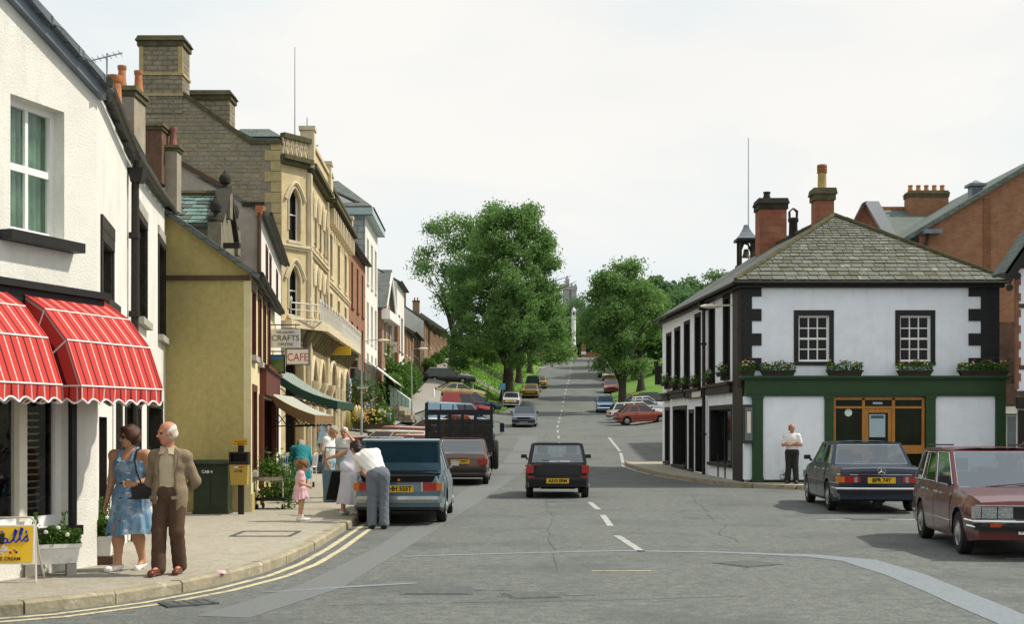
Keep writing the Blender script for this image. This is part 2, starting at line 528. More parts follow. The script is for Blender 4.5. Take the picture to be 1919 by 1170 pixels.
def sheet(ys, xs_of, zoff, name, mat, parent=None, ysub=None):
 v, f = [], []
 n = None
 for y in ys:
  xs = xs_of(y); n = len(xs)
  v.extend([(x, y, gz(x, y) + zoff) for x in xs])
 for i in range(len(ys) - 1):
  for j in range(n - 1):
   a = i * n + j
   f.append([a, a + 1, a + n + 1, a + n])
 mb = MB(); mb.smooth = True; mb.add(v, f)
 o = mb.build(name, mat, parent, sharp=0)
 return o
YS = [-60, -30, -10, 0, 10, 20, 30, 36, 40, 45, 50, 53, 57, 62, 66, 70, 76, 82, 88, 94, 100, 107, 112, 116, 122, 128, 136, 145, 155, 165, 175, 185, 195, 205, 213, 220, 226, 232]
XG = [-900, -300, -120, -60, -30, -20, -16, -12, -10, -8, -6, -4, -2, 0, 2, 4, 6, 8, 10, 12, 14, 16, 20, 26, 34, 60, 120, 300, 900]
ground = sheet(YS + [245, 260, 300, 400, 700, 1800], lambda y: XG, -.06, 'ground', FIELD)
tag(ground, kind='structure')
def lin(a, b, n): return [a + (b - a) * i / (n - 1) for i in range(n)]
def road_x(y):
 t = smooth01((y - 92) / 14)
 l0 = -16; r0 = lerp_tab([(0, 46), (60, 46), (75, 20), (104, 20)], y)
 c, w = xc(y), xw(y)
 return lin(l0 * (1 - t) + (c - w) * t, r0 * (1 - smooth01((y - 96) / 14)) + (c + w) * smooth01((y - 96) / 14), 26)
YR = [-60, -30] + [float(i) for i in range(-10, 60, 2)] + [float(i) for i in range(60, 233, 3)] + [236.]
road = sheet(YR, road_x, 0, 'road', ASPH); tag(road, kind='structure')

# left pavement with its kerb
KERBX = [(10.2, -16), (10.55, -9), (11.0, -6.2), (11.35, -4.9), (11.8, -4.25), (12.5, -3.72), (13.5, -3.27), (14.7, -2.95), (16, -2.8), (18, -2.75), (30, -2.78), (33, -3.1), (36, -4.3), (39, -5.6), (42, -6.0), (50, -6.5), (60, -6.9), (72, -6.9), (84, -6.6), (98, -6.3)]
def kx(y): return lerp_tab(KERBX, y)
YP = [10.2, 10.55, 11, 11.35, 11.8, 12.5, 13.5, 14.7, 16, 18, 20, 22, 24, 26, 28, 30, 31.5, 33, 34.5, 36, 37.5, 39, 42, 46, 50, 55, 60, 66, 72, 78, 84, 90, 98]
pavement = sheet(YP, lambda y: lin(-17, kx(y) - .13, 9), .115, 'pavement', PAVE); tag(pavement, kind='structure')
# kerb stones one by one along the curve
pts = []
ydense = lin(10.5, 70, 2400)
acc = 0; last = None; start = None; KS = []
for y in ydense:
 p = Vector((kx(y), y, 0))
 if last is not None: acc += (p - last).length
 if start is None: start = p
 if acc >= .92:
  KS.append((start, p)); start = p; acc = 0
 last = p
def kerb_stone(a, b, parent, i):
 d = (b - a); L = d.length; d.normalize(); n = Vector((d.y, -d.x, 0))   # n points to the road
 c = (a + b) / 2
 z = gz(c.x, c.y)
 h = .125 + random.uniform(-.006, .006)
 A = a + d * .008; B = b - d * .008
 mb = MB()
 ins = random.uniform(.0, .01)
 low = [A - n * .14, A + n * ins, B + n * ins, B - n * .14]
 for q, s in ((low, 1),):
  zz = [gz(p.x, p.y) for p in q]
  b0 = [(p.x, p.y, k - .05) for p, k in zip(q, zz)]
  t0 = [(p.x, p.y, k + h - .025) for p, k in zip(q, zz)]
  ch = [(A - n * .14), (A - n * .02), (B - n * .02), (B - n * .14)]
  t1 = [(p.x, p.y, gz(p.x, p.y) + h) for p in ch]
  mb.rings([b0, t0, t1])
 return mb.build('kerb_stone', KERB, parent)
for i, (a, b) in enumerate(KS): kerb_stone(a, b, pavement, i)

def strip(path, width, z, name, mat, parent):
 """flat painted strip or repair along a path of (x,y[,w])"""
 v, f = [], []
 dens = []
 for p, q in zip(path, path[1:]):
  n = max(1, int(math.hypot(q[0] - p[0], q[1] - p[1]) / .8))
  for k in range(n):
   t = k / n
   dens.append([p[i] + (q[i] - p[i]) * t for i in range(len(p))])
 dens.append(list(path[-1]))
 for i, p in enumerate(dens):
  a = dens[max(0, i - 1)]; b = dens[min(len(dens) - 1, i + 1)]
  d = Vector((b[0] - a[0], b[1] - a[1])); d.normalize()
  n = Vector((d.y, -d.x))
  w = (p[2] if len(p) > 2 else width) * (1 + random.uniform(-.06, .06))
  for s in (-.5, .5):
   x, y = p[0] + n.x * w * s, p[1] + n.y * w * s
   v.append((x, y, gz(x, y) + z))
 for i in range(len(dens) - 1):
  f.append([2 * i, 2 * i + 1, 2 * i + 3, 2 * i + 2])
 mb = MB(); mb.add(v, f)
 return mb.build(name, mat, parent)
KB = [(kx(y), y) for y in lin(10.56, 25, 60)]
def offs(path, d):
 o = []
 for i, p in enumerate(path):
  a = path[max(0, i - 1)]; b = path[min(len(path) - 1, i + 1)]
  t = Vector((b[0] - a[0], b[1] - a[1])).normalized()
  o.append((p[0] + t.y * d, p[1] - t.x * d))
 return o
strip(offs(KB, .16), .085, .004, 'yellow_line', YLINE, road)
strip(offs(KB, .37), .085, .004, 'yellow_line', YLINE, road)
# centre dashes
for a, b in [((1.78, 17.6), (1.66, 20.2)), ((1.71, 22.2), (1.77, 25.0)), ((1.80, 26.7), (1.78, 29.3)), ((1.82, 31.5), (1.85, 34))]:
 strip([a, ((a[0] + b[0]) / 2, (a[1] + b[1]) / 2), b], .115, .004, 'centre_dash', WLINE, road)
yy = 37.
while yy < 215:
 strip([(xc(yy), yy), (xc(yy + 2.6), yy + 2.6)], .11, .004, 'centre_dash', WLINE, road)
 yy += 6.
strip([(-1.45, 16.9, .12), (.2, 17.4, .14), (1.5, 17.7, .16), (2.8, 17.5, .18), (4.0, 17.0, .34), (4.45, 16.4, .5), (4.55, 14.8, .5), (4.5, 13.2, .46), (4.42, 11.2, .42), (4.3, 9.0, .4)], .3, .004, 'trench_repair', SCAR, road)
strip([(-2.6, 11.5, .5), (-2.05, 13.7, .5), (-1.72, 18, .45), (-1.4, 24, .6), (-1.1, 30, .8), (-.6, 40, 1.0), (.3, 55, 1.2), (1.0, 75, 1.0)], .5, .003, 'trench_repair', SCAR2, road)
strip([(-2.6, 13.2, .05), (-1.6, 13.75, .16), (-1.05, 14.0, .1)], .1, .0045, 'trench_repair', SCAR, road)
strip([(.95, 15.2, .05), (1.65, 15.2, .05)], .05, .004, 'yellow_mark', YLINE, road)
TAR = M('tar_seam', (.05, .053, .054), .7, .3, 9, patch=((.13, .14, .135), 6, .5, .62))
def wander(a, b, amp, n=14):
 o = []; d = 0
 for i in range(n + 1):
  f = i / n; d = d * .7 + random.gauss(0, amp)
  o.append((a[0] + (b[0] - a[0]) * f + d, a[1] + (b[1] - a[1]) * f + d * .5))
 return o
for pth, w_ in ((wander((-1.9, 12.2), (2.4, 12.9), .05), .012), (wander((.5, 15.2), (.8, 31), .03, 24), .010), (wander((3.4, 19), (4.6, 33), .08, 20), .012), (wander((.5, 40), (2.1, 80), .08, 24), .03)):
 strip(pth, w_, .0035, 'tar_seam', TAR, road)
OIL = M('oil_stain', (.075, .08, .08), .6, .3, 5, patch=((.135, .145, .142), 3, .45, .6))
for (x, y, r_) in ((.35, 13.0, .5), (7.6, 24.4, .7), (1.2, 29.5, .5), (6.6, 17.3, .6), (-.6, 13.4, .6), (3.6, 24, .4)):
 strip([(x - r_, y - .1, .05), (x - r_ * .4, y, .32 * r_ * 2), (x + r_ * .3, y + .1, .26 * r_ * 2), (x + r_, y, .04)], .3, .0025, 'oil_stain', OIL, road)
# kerb-side line round the pub corner
strip([(5.6, 74), (5.25, 62), (4.75, 55), (4.45, 51), (4.6, 47.5), (5.0, 44)], .14, .004, 'edge_line', WLINE, road)
strip([(5.0, 44), (5.5, 40.5), (6.0, 38.3), (6.5, 36.8), (7.5, 35.6), (9.0, 34.9)], .1, .004, 'yellow_line', YLINE, road)
for (x0, x1, y) in [(5.6, 7.6, 23.6), (9.9, 11.6, 23.4), (6.9, 8.8, 20.6), (6.4, 8.2, 16.6), (6.7, 7.2, 15.4), (6.3, 6.7, 12.0)]:
 strip([(x0, y), (x1, y + .1)], .1, .004, 'bay_line', WLINE, road)
for (x0, x1, y) in [(7.0, 11.5, 60.5), (7.2, 11.5, 66), (7.4, 11.5, 71)]:
 strip([(x0, y), (x1, y)], .13, .004, 'bay_line', WLINE, road)
def manhole(x, y, w, d, rz, parent, z, rnd=False):
 mb = MB(); zz = gz(x, y) + z
 mb.cbox((x, y, zz + .004), (w, d, .012), rz)
 mb.cbox((x, y, zz + .008), (w * .86, d * .86, .012), rz)
 mb.build('manhole_cover', [DKIRON], parent)
manhole(2.95, 16.0, .62, .62, .6, road, -.004)
manhole(-.77, 13.3, .75, .5, 0, road, -.006); manhole(.18, 13.0, .5, .5, .3, road, -.006)
manhole(6.6, 23.9, .7, .6, 0, road, -.004)
mh = MB()
for a in ((-3.68, 18.7, .9, .06), (-3.68, 19.6, .9, .06), (-4.1, 19.15, .06, .9), (-3.25, 19.15, .06, .9)):
 mh.cbox((a[0], a[1], .118), (a[2], a[3], .014))
mh.build('cover_frame', DKIRON, pavement)
mb = MB(); mb.cbox((-3.12, 12.35, .004), (.5, .34, .03), .55)
for k in range(5):
 mb.cbox((-3.12 + (k - 2) * .085, 12.35 + (k - 2) * .052, .014), (.03, .3, .02), .55)
mb.build('drain_grate', DKIRON, road)
# right-hand pavement round the pub
PKERB = [(4.75, 52.5), (4.72, 50), (4.95, 46.5), (5.35, 42.5), (5.8, 39.6), (6.3, 37.6), (6.9, 36.3), (7.9, 35.5), (9.4, 35.1), (14.2, 34.9), (22, 35.2)]
mb = MB(); v = []; f = []
inner = [(6.5, 52.5), (6.3, 50), (6.9, 46.5), (7.1, 42.5), (7.2, 40.6), (7.4, 39.6), (7.8, 38.9), (8.4, 38.5), (9.6, 38.2), (14.2, 38.1), (22, 38.4)]
for (a, b) in zip(PKERB, inner):
 v.append((a[0], a[1], gz(*a) + .11)); v.append((b[0], b[1], gz(*b) + .11))
for i in range(len(PKERB) - 1):
 f.append([2 * i, 2 * i + 2, 2 * i + 3, 2 * i + 1])
mb.add(v, f)
pavement_r = mb.build('pavement', PAVE); tag(pavement_r, kind='structure')
dens = []
for p, q in zip(PKERB, PKERB[1:]):
 n = max(1, round(math.hypot(q[0] - p[0], q[1] - p[1]) / .95))
 for k in range(n): dens.append(Vector((p[0] + (q[0] - p[0]) * k / n, p[1] + (q[1] - p[1]) * k / n, 0)))
for a, b in zip(dens[::-1], dens[-2::-1]):
 kerb_stone(a, b, pavement_r, 0)

# greens, footpath and drives
grass_l = sheet([100, 104, 108, 113, 118, 124, 130, 138, 146, 155, 165, 175, 185, 195, 205, 214], lambda y: lin(lerp_tab([(100, -5.0), (130, -6.6), (190, -8.0), (214, -6)], y), xc(y) - xw(y) - .15, 8), .05, 'grass', GRASS); tag(grass_l, kind='structure')
grass_r = sheet([108, 113, 118, 124, 130, 138, 146, 155, 165, 175, 185, 195, 205, 214], lambda y: lin(xc(y) + xw(y) + .15, 46, 10), .05, 'grass', GRASS); tag(grass_r, kind='structure')
path = sheet([60, 66, 72, 78, 84, 90, 98, 106, 115, 125, 135, 150, 165, 180, 200, 214], lambda y: lin(lerp_tab([(60, -8.9), (110, -7.6), (190, -9.4), (214, -8)], y), lerp_tab([(60, -6.9), (84, -6.4), (100, -5.2), (130, -6.7), (190, -8.1), (214, -6.2)], y), 4), .135, 'footpath', PATHM); tag(path, kind='structure')
for (y, w) in [(106.5, 3.2), (131, 3.0), (150, 3.0), (186, 3.0)]:
 strip([(-6.8, y + 1.5), (-3, y), (xc(y) - xw(y) + .5, y - 2)], w, .062, 'drive', PATHM, grass_l)
# grass blades on the greens
def tufts(name, n, xr, yr, h, inside):
 x = rng.uniform(*xr, n); y = rng.uniform(*yr, n)
 k = np.array([inside(a, b) for a, b in zip(x, y)])
 x, y = x[k], y[k]
 z = np.array([gz(a, b) + .05 for a, b in zip(x, y)])
 n = len(x)
 a = rng.uniform(0, math.pi, n); hh = h * rng.uniform(.5, 1.4, n); w = .05
 dx, dy = np.cos(a) * w, np.sin(a) * w
 lx, ly = rng.normal(0, .03, n), rng.normal(0, .03, n)
 V = np.stack([np.stack([x - dx, y - dy, z], 1), np.stack([x + dx, y + dy, z], 1), np.stack([x + lx, y + ly, z + hh], 1)], 1).reshape(-1, 3)
 F = np.arange(n * 3).reshape(-1, 3)
 o = bpy.data.objects.new(name, mesh_np(name, V, F, GRASS)); COL.objects.link(o)
 tag(o, kind='stuff'); return o
gl = tufts('grass_blades', 42000, (-8, 3), (100, 200), .10, lambda a, b: lerp_tab([(100, -4.8), (130, -6.4), (190, -7.8), (214, -6)], b) < a < xc(b) - xw(b) - .2)
gl['label'] = 'short mown grass blades on the sloping green'
# ================================================================= facades
class Face:
 """a wall line on plan: u runs from p0 to p1, the outside is to the right of that direction"""
 def __init__(s, p0, p1):
  s.p0 = Vector(p0); s.p1 = Vector(p1); d = s.p1 - s.p0
  s.L = d.length; s.d = d / s.L; s.n = Vector((s.d.y, -s.d.x))
 def pt(s, u, z, o=0.0):
  p = s.p0 + s.d * u + s.n * o
  return (p.x, p.y, z)
 def u(s, px):
  k = (px - 960) / 2400
  return (k * s.p0.y - s.p0.x) / (s.d.x - k * s.d.y)
 def Y(s, u): return s.p0.y + s.d.y * u
 def z(s, px, py): return PZ(py, s.Y(s.u(px)))

def fbox(mb, F, u0, u1, z0, z1, o0, o1):
 """box on a facade: u range, z range, outward range"""
 b = [F.pt(u0, z0, o1), F.pt(u1, z0, o1), F.pt(u1, z0, o0), F.pt(u0, z0, o0)]
 t = [F.pt(u0, z1, o1), F.pt(u1, z1, o1), F.pt(u1, z1, o0), F.pt(u0, z1, o0)]
 return mb.hexa(b, t)

def arch_curve(u0, u1, zs, z1, kind, n=6):
 c = (u0 + u1) / 2; h = (u1 - u0) / 2; r = z1 - zs
 pts = []
 for i in range(2 * n + 1):
  t = -1 + i / n
  if kind == 'round': zz = math.sqrt(max(0, 1 - t * t))
  else: zz = (1 - abs(t) ** 1.9) * .82 + (1 - abs(t)) * .18
  pts.append((c + h * t, zs + r * zz))
 return pts

def wall(parent, F, zb, top, holes, mat, reveal=.14, name='wall', rmat=None, uv=True, thick=.0):
 """facade sheet with real openings and reveals"""
 if not isinstance(top, (list, tuple)): top = [(0, top), (F.L, top)]
 us = {0.0, F.L}
 for u, z in top: us.add(max(0, min(F.L, u)))
 vs = {zb}
 for h in holes:
  us.add(h['u0']); us.add(h['u1']); vs.add(h['z0']); vs.add(h['z1'])
 us = sorted(us); vs = sorted(vs)
 mb = MB()
 big = max(z for u, z in top) + 1
 for a, b in zip(us, us[1:]):
  if b - a < 1e-5: continue
  ta, tb = lerp_tab(top, a), lerp_tab(top, b)
  m = (a + b) / 2
  vv = vs + [big]
  for c, d in zip(vv, vv[1:]):
   if any(h['u0'] - 1e-6 < m < h['u1'] + 1e-6 and h['z0'] - 1e-6 < (c + min(d, max(ta, tb))) / 2 < h['z1'] + 1e-6 and d <= h['z1'] + 1e-6 for h in holes): continue
   da, db = min(d, ta), min(d, tb)
   if da <= c and db <= c: continue
   pts = [F.pt(a, c), F.pt(b, c)]
   if db > c: pts.append(F.pt(b, db))
   if da > c: pts.append(F.pt(a, da))
   if len(pts) >= 3: mb.poly(pts)
 if rmat: mb.cur = 1
 for h in holes:
  r = h.get('rev', reveal)
  u0, u1, z0, z1 = h['u0'], h['u1'], h['z0'], h['z1']
  if h.get('arch'):
   zs = h['zs']
   cv = arch_curve(u0, u1, zs, z1, h['arch'])
   cur = mb.cur; mb.cur = 0
   for (a, za), (b, zb2) in zip(cv, cv[1:]):
    if z1 - min(za, zb2) > 1e-4:
     mb.quad(F.pt(a, za), F.pt(b, zb2), F.pt(b, z1), F.pt(a, z1))
   mb.cur = cur
   for (a, za), (b, zb2) in zip(cv, cv[1:]):
    mb.quad(F.pt(a, za), F.pt(a, za, -r), F.pt(b, zb2, -r), F.pt(b, zb2))
   zt = zs
  else:
   mb.quad(F.pt(u0, z1), F.pt(u0, z1, -r), F.pt(u1, z1, -r), F.pt(u1, z1))
   zt = z1
  mb.quad(F.pt(u0, z0), F.pt(u1, z0), F.pt(u1, z0, -r), F.pt(u0, z0, -r))
  mb.quad(F.pt(u0, z0), F.pt(u0, z0, -r), F.pt(u0, zt, -r), F.pt(u0, zt))
  mb.quad(F.pt(u1, z0), F.pt(u1, zt), F.pt(u1, zt, -r), F.pt(u1, z0, -r))
 return mb.build(name, [mat, rmat] if rmat else mat, parent, world=True, uv=uv)

def window(parent, F, h, nx=1, ny=2, frame=WHITEP, glass=GLASS, fw=.055, bar=.025, sur=None, surw=.13, sill=None, name='window', rev=.14, panes=False, sillw=.1, backing=None, surtop=None):
 u0, u1, z0, z1 = h['u0'], h['u1'], h['z0'], h['z1']
 r = h.get('rev', rev)
 mb = MB()
 o0, o1 = -r - .03, -r + .03
 fbox(mb, F, u0, u0 + fw, z0, z1, o0, o1); fbox(mb, F, u1 - fw, u1, z0, z1, o0, o1)
 fbox(mb, F, u0 + fw, u1 - fw, z0, z0 + fw * 1.2, o0, o1); fbox(mb, F, u0 + fw, u1 - fw, z1 - fw, z1, o0, o1)
 iu0, iu1, iz0, iz1 = u0 + fw, u1 - fw, z0 + fw * 1.2, z1 - fw
 for i in range(1, nx):
  u = iu0 + (iu1 - iu0) * i / nx
  fbox(mb, F, u - bar / 2, u + bar / 2, iz0, iz1, o0 + .012, o1 - .012)
 for j in range(1, ny):
  z = iz0 + (iz1 - iz0) * j / ny
  b = bar * (1.7 if (ny % 2 == 0 and j == ny // 2) else 1)
  fbox(mb, F, iu0, iu1, z - b / 2, z + b / 2, o0 + .010, o1 - .010)
 w = mb.build(name, frame, parent, world=True)
 if panes:
  for i in range(nx):
   for j in range(ny):
    a, b = iu0 + (iu1 - iu0) * i / nx, iu0 + (iu1 - iu0) * (i + 1) / nx
    c, d = iz0 + (iz1 - iz0) * j / ny, iz0 + (iz1 - iz0) * (j + 1) / ny
    t = random.uniform(-.008, .008); t2 = random.uniform(-.008, .008)
    g = MB(); g.add([F.pt(a, c, -r - .01 + t), F.pt(b, c, -r - .01 - t2), F.pt(b, d, -r - .01 - t), F.pt(a, d, -r - .01 + t2)], [[0, 1, 2], [0, 2, 3]])
    g.build('pane', glass, w, world=True)
 else:
  g = MB(); g.quad(F.pt(iu0, iz0, -r - .01), F.pt(iu1, iz0, -r - .01), F.pt(iu1, iz1, -r - .01), F.pt(iu0, iz1, -r - .01))
  g.build('pane', glass, w, world=True)
 if sur:
  s = MB()
  zt = z1
  fbox(s, F, u0 - surw, u0 - .003, z0, zt, -.02, .022); fbox(s, F, u1 + .003, u1 + surw, z0, zt, -.02, .022)
  fbox(s, F, u0 - surw, u1 + surw, zt + .003, zt + surw * 1.15, -.02, .026)
  s.build('surround', sur, w, world=True)
  if surtop:
   s = MB(); fbox(s, F, u0 - surw, u1 + surw, zt + surw * 1.15 + .003, zt + surw * 1.15 + .16, -.02, .03); s.build('lintel', surtop, w, world=True)
 if sill:
  s = MB(); fbox(s, F, u0 - surw, u1 + surw, z0 - .11, z0 - .003, -.02, sillw); s.build('sill', sill, w, world=True)
 return w

def H(u0, u1, z0, z1, **k):
 d = dict(u0=u0, u1=u1, z0=z0, z1=z1); d.update(k); return d
def HP(F, pa, pb, pt, pb2, **k):
 """opening from photograph columns pa..pb and rows pt..pb2 measured at its middle"""
 u0, u1 = F.u(pa), F.u(pb); Y = F.Y((u0 + u1) / 2)
 return H(u0, u1, PZ(pb2, Y), PZ(pt, Y), **k)

def roof(parent, pts, mat, th=.1, name='roof'):
 mb = MB(); mb.slab(pts, th); return mb.build(name, mat, parent, world=True, uv=True)

def chimney(parent, c, wx, wy, z0, z1, mat, cap=MOSSCAP, pots=(), rz=0.0, caph=.22, over=.07, name='chimney', band=None):
 mb = MB()
 mb.cbox((c[0], c[1], (z0 + z1 - caph) / 2), (wx, wy, z1 - caph - z0), rz)
 ch = mb.build(name, mat, parent, world=True, uv=True)
 mb = MB()
 mb.cbox((c[0], c[1], z1 - caph * .72), (wx + over, wy + over, caph * .5), rz)
 mb.cbox((c[0], c[1], z1 - caph * .25 + .002), (wx + over * 2, wy + over * 2, caph * .48), rz, .9)
 mb.build('coping', cap, ch, world=True)
 for (dx, dy, h, r, m) in pots:
  p = MB(); p.smooth = True
  x, y = c[0] + dx * math.cos(rz) - dy * math.sin(rz), c[1] + dx * math.sin(rz) + dy * math.cos(rz)
  p.lathe([(r * 1.15, -.03), (r * 1.1, .06), (r * .95, .12), (r * .82, h * .8), (r * .98, h * .84), (r * 1.02, h), (r * .75, h), (r * .7, h * .7)], (x, y, z1), 12)
  p.build('chimney_pot', m, ch, world=True)
 return ch

def pipe(parent, pts, r, mat, name='downpipe', collars=()):
 mb = MB(); mb.smooth = True
 mb.tube(pts, r, 8)
 if isinstance(r, (list, tuple)): r = r[0]
 for z in collars:
  x, y = pts[-1][0], pts[-1][1]
  mb.lathe([(r * 1.5, -.04), (r * 1.5, .04)], (x, y, z), 8)
 return mb.build(name, mat, parent, world=True)

def door(parent, F, u0, u1, z0, z1, mat, rev=.15, frame=None, glassz=None):
 mb = MB(); fbox(mb, F, u0 + .05, u1 - .05, z0, z1 - .05, -rev - .05, -rev)
 for i in range(2):
  for j in range(2):
   a = u0 + .12 + (u1 - u0 - .2) / 2 * i; b = a + (u1 - u0 - .2) / 2 - .06
   c = z0 + .15 + (z1 - z0 - .3) / 2 * j; d = c + (z1 - z0 - .3) / 2 - .1
   fbox(mb, F, a, b, c, d, -rev - .01, -rev + .018)
 dd = mb.build('door', mat, parent, world=True)
 f = MB(); fbox(f, F, u0, u0 + .05, z0, z1, -rev - .05, -rev + .03); fbox(f, F, u1 - .05, u1, z0, z1, -rev - .05, -rev + .03); fbox(f, F, u0 + .05, u1 - .05, z1 - .05, z1, -rev - .05, -rev + .03)
 f.build('door_frame', frame or WHITEP, dd, world=True)
 k = MB(); k.smooth = True; p = F.pt(u1 - .13, z0 + (z1 - z0) * .46, -rev + .03); k.ell(p, (.03, .03, .03), 8, 5); k.build('handle', CHROME, dd, world=True)
 return dd

def plain_body(parent, pts, zb, zt, mat, name='rear_wall'):
 """the walls of a building the street does not show: an extruded outline"""
 mb = MB()
 for a, b in zip(pts, pts[1:]):
  mb.quad((a[0], a[1], zb), (b[0], b[1], zb), (b[0], b[1], zt), (a[0], a[1], zt))
 return mb.build(name, mat, parent, world=True, uv=True)

# ================================================================= left: the white corner shop
FA = Face((-4.88 + .35 * (11.6 - 14.47), 11.6), (-4.782, 14.75))
FB = Face((-4.782, 14.75), (-6.55, 24.2))
shop = thing('white_shop', 'white roughcast corner shop behind the red striped awnings', 'shop', (-5.2, 14.5, .12))
hA = HP(FA, 20, 121, 193, 444, rev=.17)
uS1 = FA.u(128)
hS = H(.15, uS1, .62, 2.75, rev=.12)
vz = lambda u: 5.66 + (FA.L - u) * .44
wall(shop, FA, -.1, [(0, vz(0)), (FA.L, vz(FA.L))], [hA, hS], WHITE_REND)
w = window(shop, FA, hA, 2, 2, glass=SEE, fw=.07, bar=.045, sill=BLACKP, surw=.16, sillw=.16)
# curtains behind the upstairs window
CURT = M('green_curtain', (.42, .58, .44), .9, .25, 5)
for (a, b) in ((.02, .50), (.52, .99)):
 cv = MB(); cv.smooth = True
 n = 44; rows = []
 for i in range(n + 1):
  t = a + (b - a) * i / n
  u = hA['u0'] + (hA['u1'] - hA['u0']) * t
  o = -.31 + .075 * math.sin(i * 1.9 + a * 7) + .012 * math.sin(i * .6)
  rows.append((u, o))
 for (ua, oa), (ub, ob) in zip(rows, rows[1:]):
  cv.quad(FA.pt(ua, hA['z0'], oa), FA.pt(ub, hA['z0'], ob), FA.pt(ub, hA['z1'], ob), FA.pt(ua, hA['z1'], oa))
 cv.build('curtain', CURT, shop, world=True)
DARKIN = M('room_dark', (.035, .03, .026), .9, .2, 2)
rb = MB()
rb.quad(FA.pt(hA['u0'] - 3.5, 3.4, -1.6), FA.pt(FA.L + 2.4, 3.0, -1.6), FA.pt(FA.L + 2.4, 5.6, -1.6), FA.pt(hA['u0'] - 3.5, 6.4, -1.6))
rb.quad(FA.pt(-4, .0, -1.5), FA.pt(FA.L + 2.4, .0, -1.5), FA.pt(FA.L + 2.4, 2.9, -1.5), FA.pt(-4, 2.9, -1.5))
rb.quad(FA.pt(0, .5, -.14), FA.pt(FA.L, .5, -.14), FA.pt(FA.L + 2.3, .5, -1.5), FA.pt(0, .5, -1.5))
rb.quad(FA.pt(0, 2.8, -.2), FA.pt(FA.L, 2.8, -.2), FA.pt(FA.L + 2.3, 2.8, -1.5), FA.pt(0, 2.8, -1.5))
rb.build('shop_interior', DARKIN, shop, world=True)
# goods in the shop window and slatted blind
REDGOODS = M('shop_goods', (.16, .05, .035), .8, .5, 26, detail=1, col2=(.10, .085, .06))
g = MB()
for k in range(3):
 fbox(g, FA, .3, FA.L + .6, .64 + k * .5, .64 + k * .5 + .26, -1.3, -1.0)
g.build('shelf_goods', REDGOODS, shop, world=True)
uM = FA.u(53)
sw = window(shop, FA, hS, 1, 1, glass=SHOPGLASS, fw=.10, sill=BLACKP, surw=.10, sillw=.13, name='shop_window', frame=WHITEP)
mm = MB(); fbox(mm, FA, uM - .06, uM + .06, .7, 2.7, -.17, -.06); mm.build('mullion', CREAMP, sw, world=True)
SLATB = M('blind_slats', (.50, .49, .38), .6, .1, 4)
for k in range(15):
 z = .80 + k * .075
 b = MB(); b.slab([FA.pt(uM + .08, z, -.30), FA.pt(uS1 - .14, z, -.30), FA.pt(uS1 - .14, z + .018, -.27), FA.pt(uM + .08, z + .018, -.27)], .004)
 b.build('blind_slat', SLATB, sw, world=True)
p = MB(); fbox(p, FA, uS1 + .003, uS1 + .09, .62, 2.8, -.05, .05); fbox(p, FA, uS1 + .003, uS1 + .09, .60, .615, -.05, .05)
p.build('corner_post', BLACKP, shop, world=True)
fs = MB(); fbox(fs, FA, 0, FA.L + .02, 2.88, 3.17, -.02, .09); fbox(fs, FA, 0, FA.L + .05, 3.173, 3.25, -.02, .16)
fs.build('fascia', BLACKP, shop, world=True)
# verge: overlapping slates along the sloping edge
vb = MB()
for k in range(7):
 a = FA.L + .1 - k * .52; b = a - .56
 vb.hexa([FA.pt(b, vz(b) + .0, .16), FA.pt(a, vz(a) - .03, .16), FA.pt(a, vz(a) - .03, -.5), FA.pt(b, vz(b) + .0, -.5)],
   [FA.pt(b, vz(b) + .06, .16), FA.pt(a, vz(a) + .07, .16), FA.pt(a, vz(a) + .07, -.5), FA.pt(b, vz(b) + .06, -.5)])
vb.build('verge', SLATE_BLUE, shop, world=True, uv=True)
vb = MB(); vb.slab([FA.pt(-.5, vz(-.5) - .01, .09), FA.pt(-.5, vz(-.5) - .14, .09), FA.pt(FA.L + .05, vz(FA.L) - .17, .09), FA.pt(FA.L + .05, vz(FA.L) - .04, .09)], .09)
vb.build('bargeboard', LEAD, shop, world=True)
roof(shop, [FA.pt(-1, vz(-1), .1), FA.pt(FA.L, vz(FA.L), .1), (-7.6, 24.0, 8.3), (-9.5, 15, 9.6)], SLATE_BLUE)
# white house running on behind the corner
hB0 = HP(FB, 191, 210, 462, 566, rev=.2)
hB1 = HP(FB, 259, 274, 420, 600, rev=.22)
hB2 = HP(FB, 297, 309, 462, 632, rev=.22)
hBd = HP(FB, 186, 201, 782, 1004, rev=.45)
hB3 = HP(FB, 236, 262, 765, 930, rev=.2)
hB4 = HP(FB, 277, 303, 765, 920, rev=.2)
topB = [(0, 5.66), (FB.u(240), 5.50), (FB.u(285), 5.68), (FB.L, 5.86)]
hou = thing('white_house', 'white roughcast house with dark tall windows and black downpipe, next to the yellow gable', 'house', (-5.8, 19.5, .12))
wall(hou, FB, -.1, topB, [hB0, hB1, hB2, hBd, hB3, hB4], WHITE_REND, rmat=SOOT_SHADE)  # near-black reveal colour stands for the shade inside the deep openings
window(hou, FB, hB0, 1, 2, sur=SOOT_SHADE, surw=.12, surtop=SOOT_SHADE, sill=SOOT_SHADE)
for h in (hB1, hB2): window(hou, FB, h, 1, 2, sur=SOOT_SHADE, surw=.10, surtop=CONC, sill=CONC, frame=BLACKP)
for h in (hB3, hB4): window(hou, FB, h, 1, 2, sur=BLACKP, surw=.12, sill=BLACKP, frame=BLACKP)
door(hou, FB, hBd['u0'], hBd['u1'], hBd['z0'], hBd['z1'], M('grey_door', (.42, .42, .40), .6, .05, 3), rev=.45)
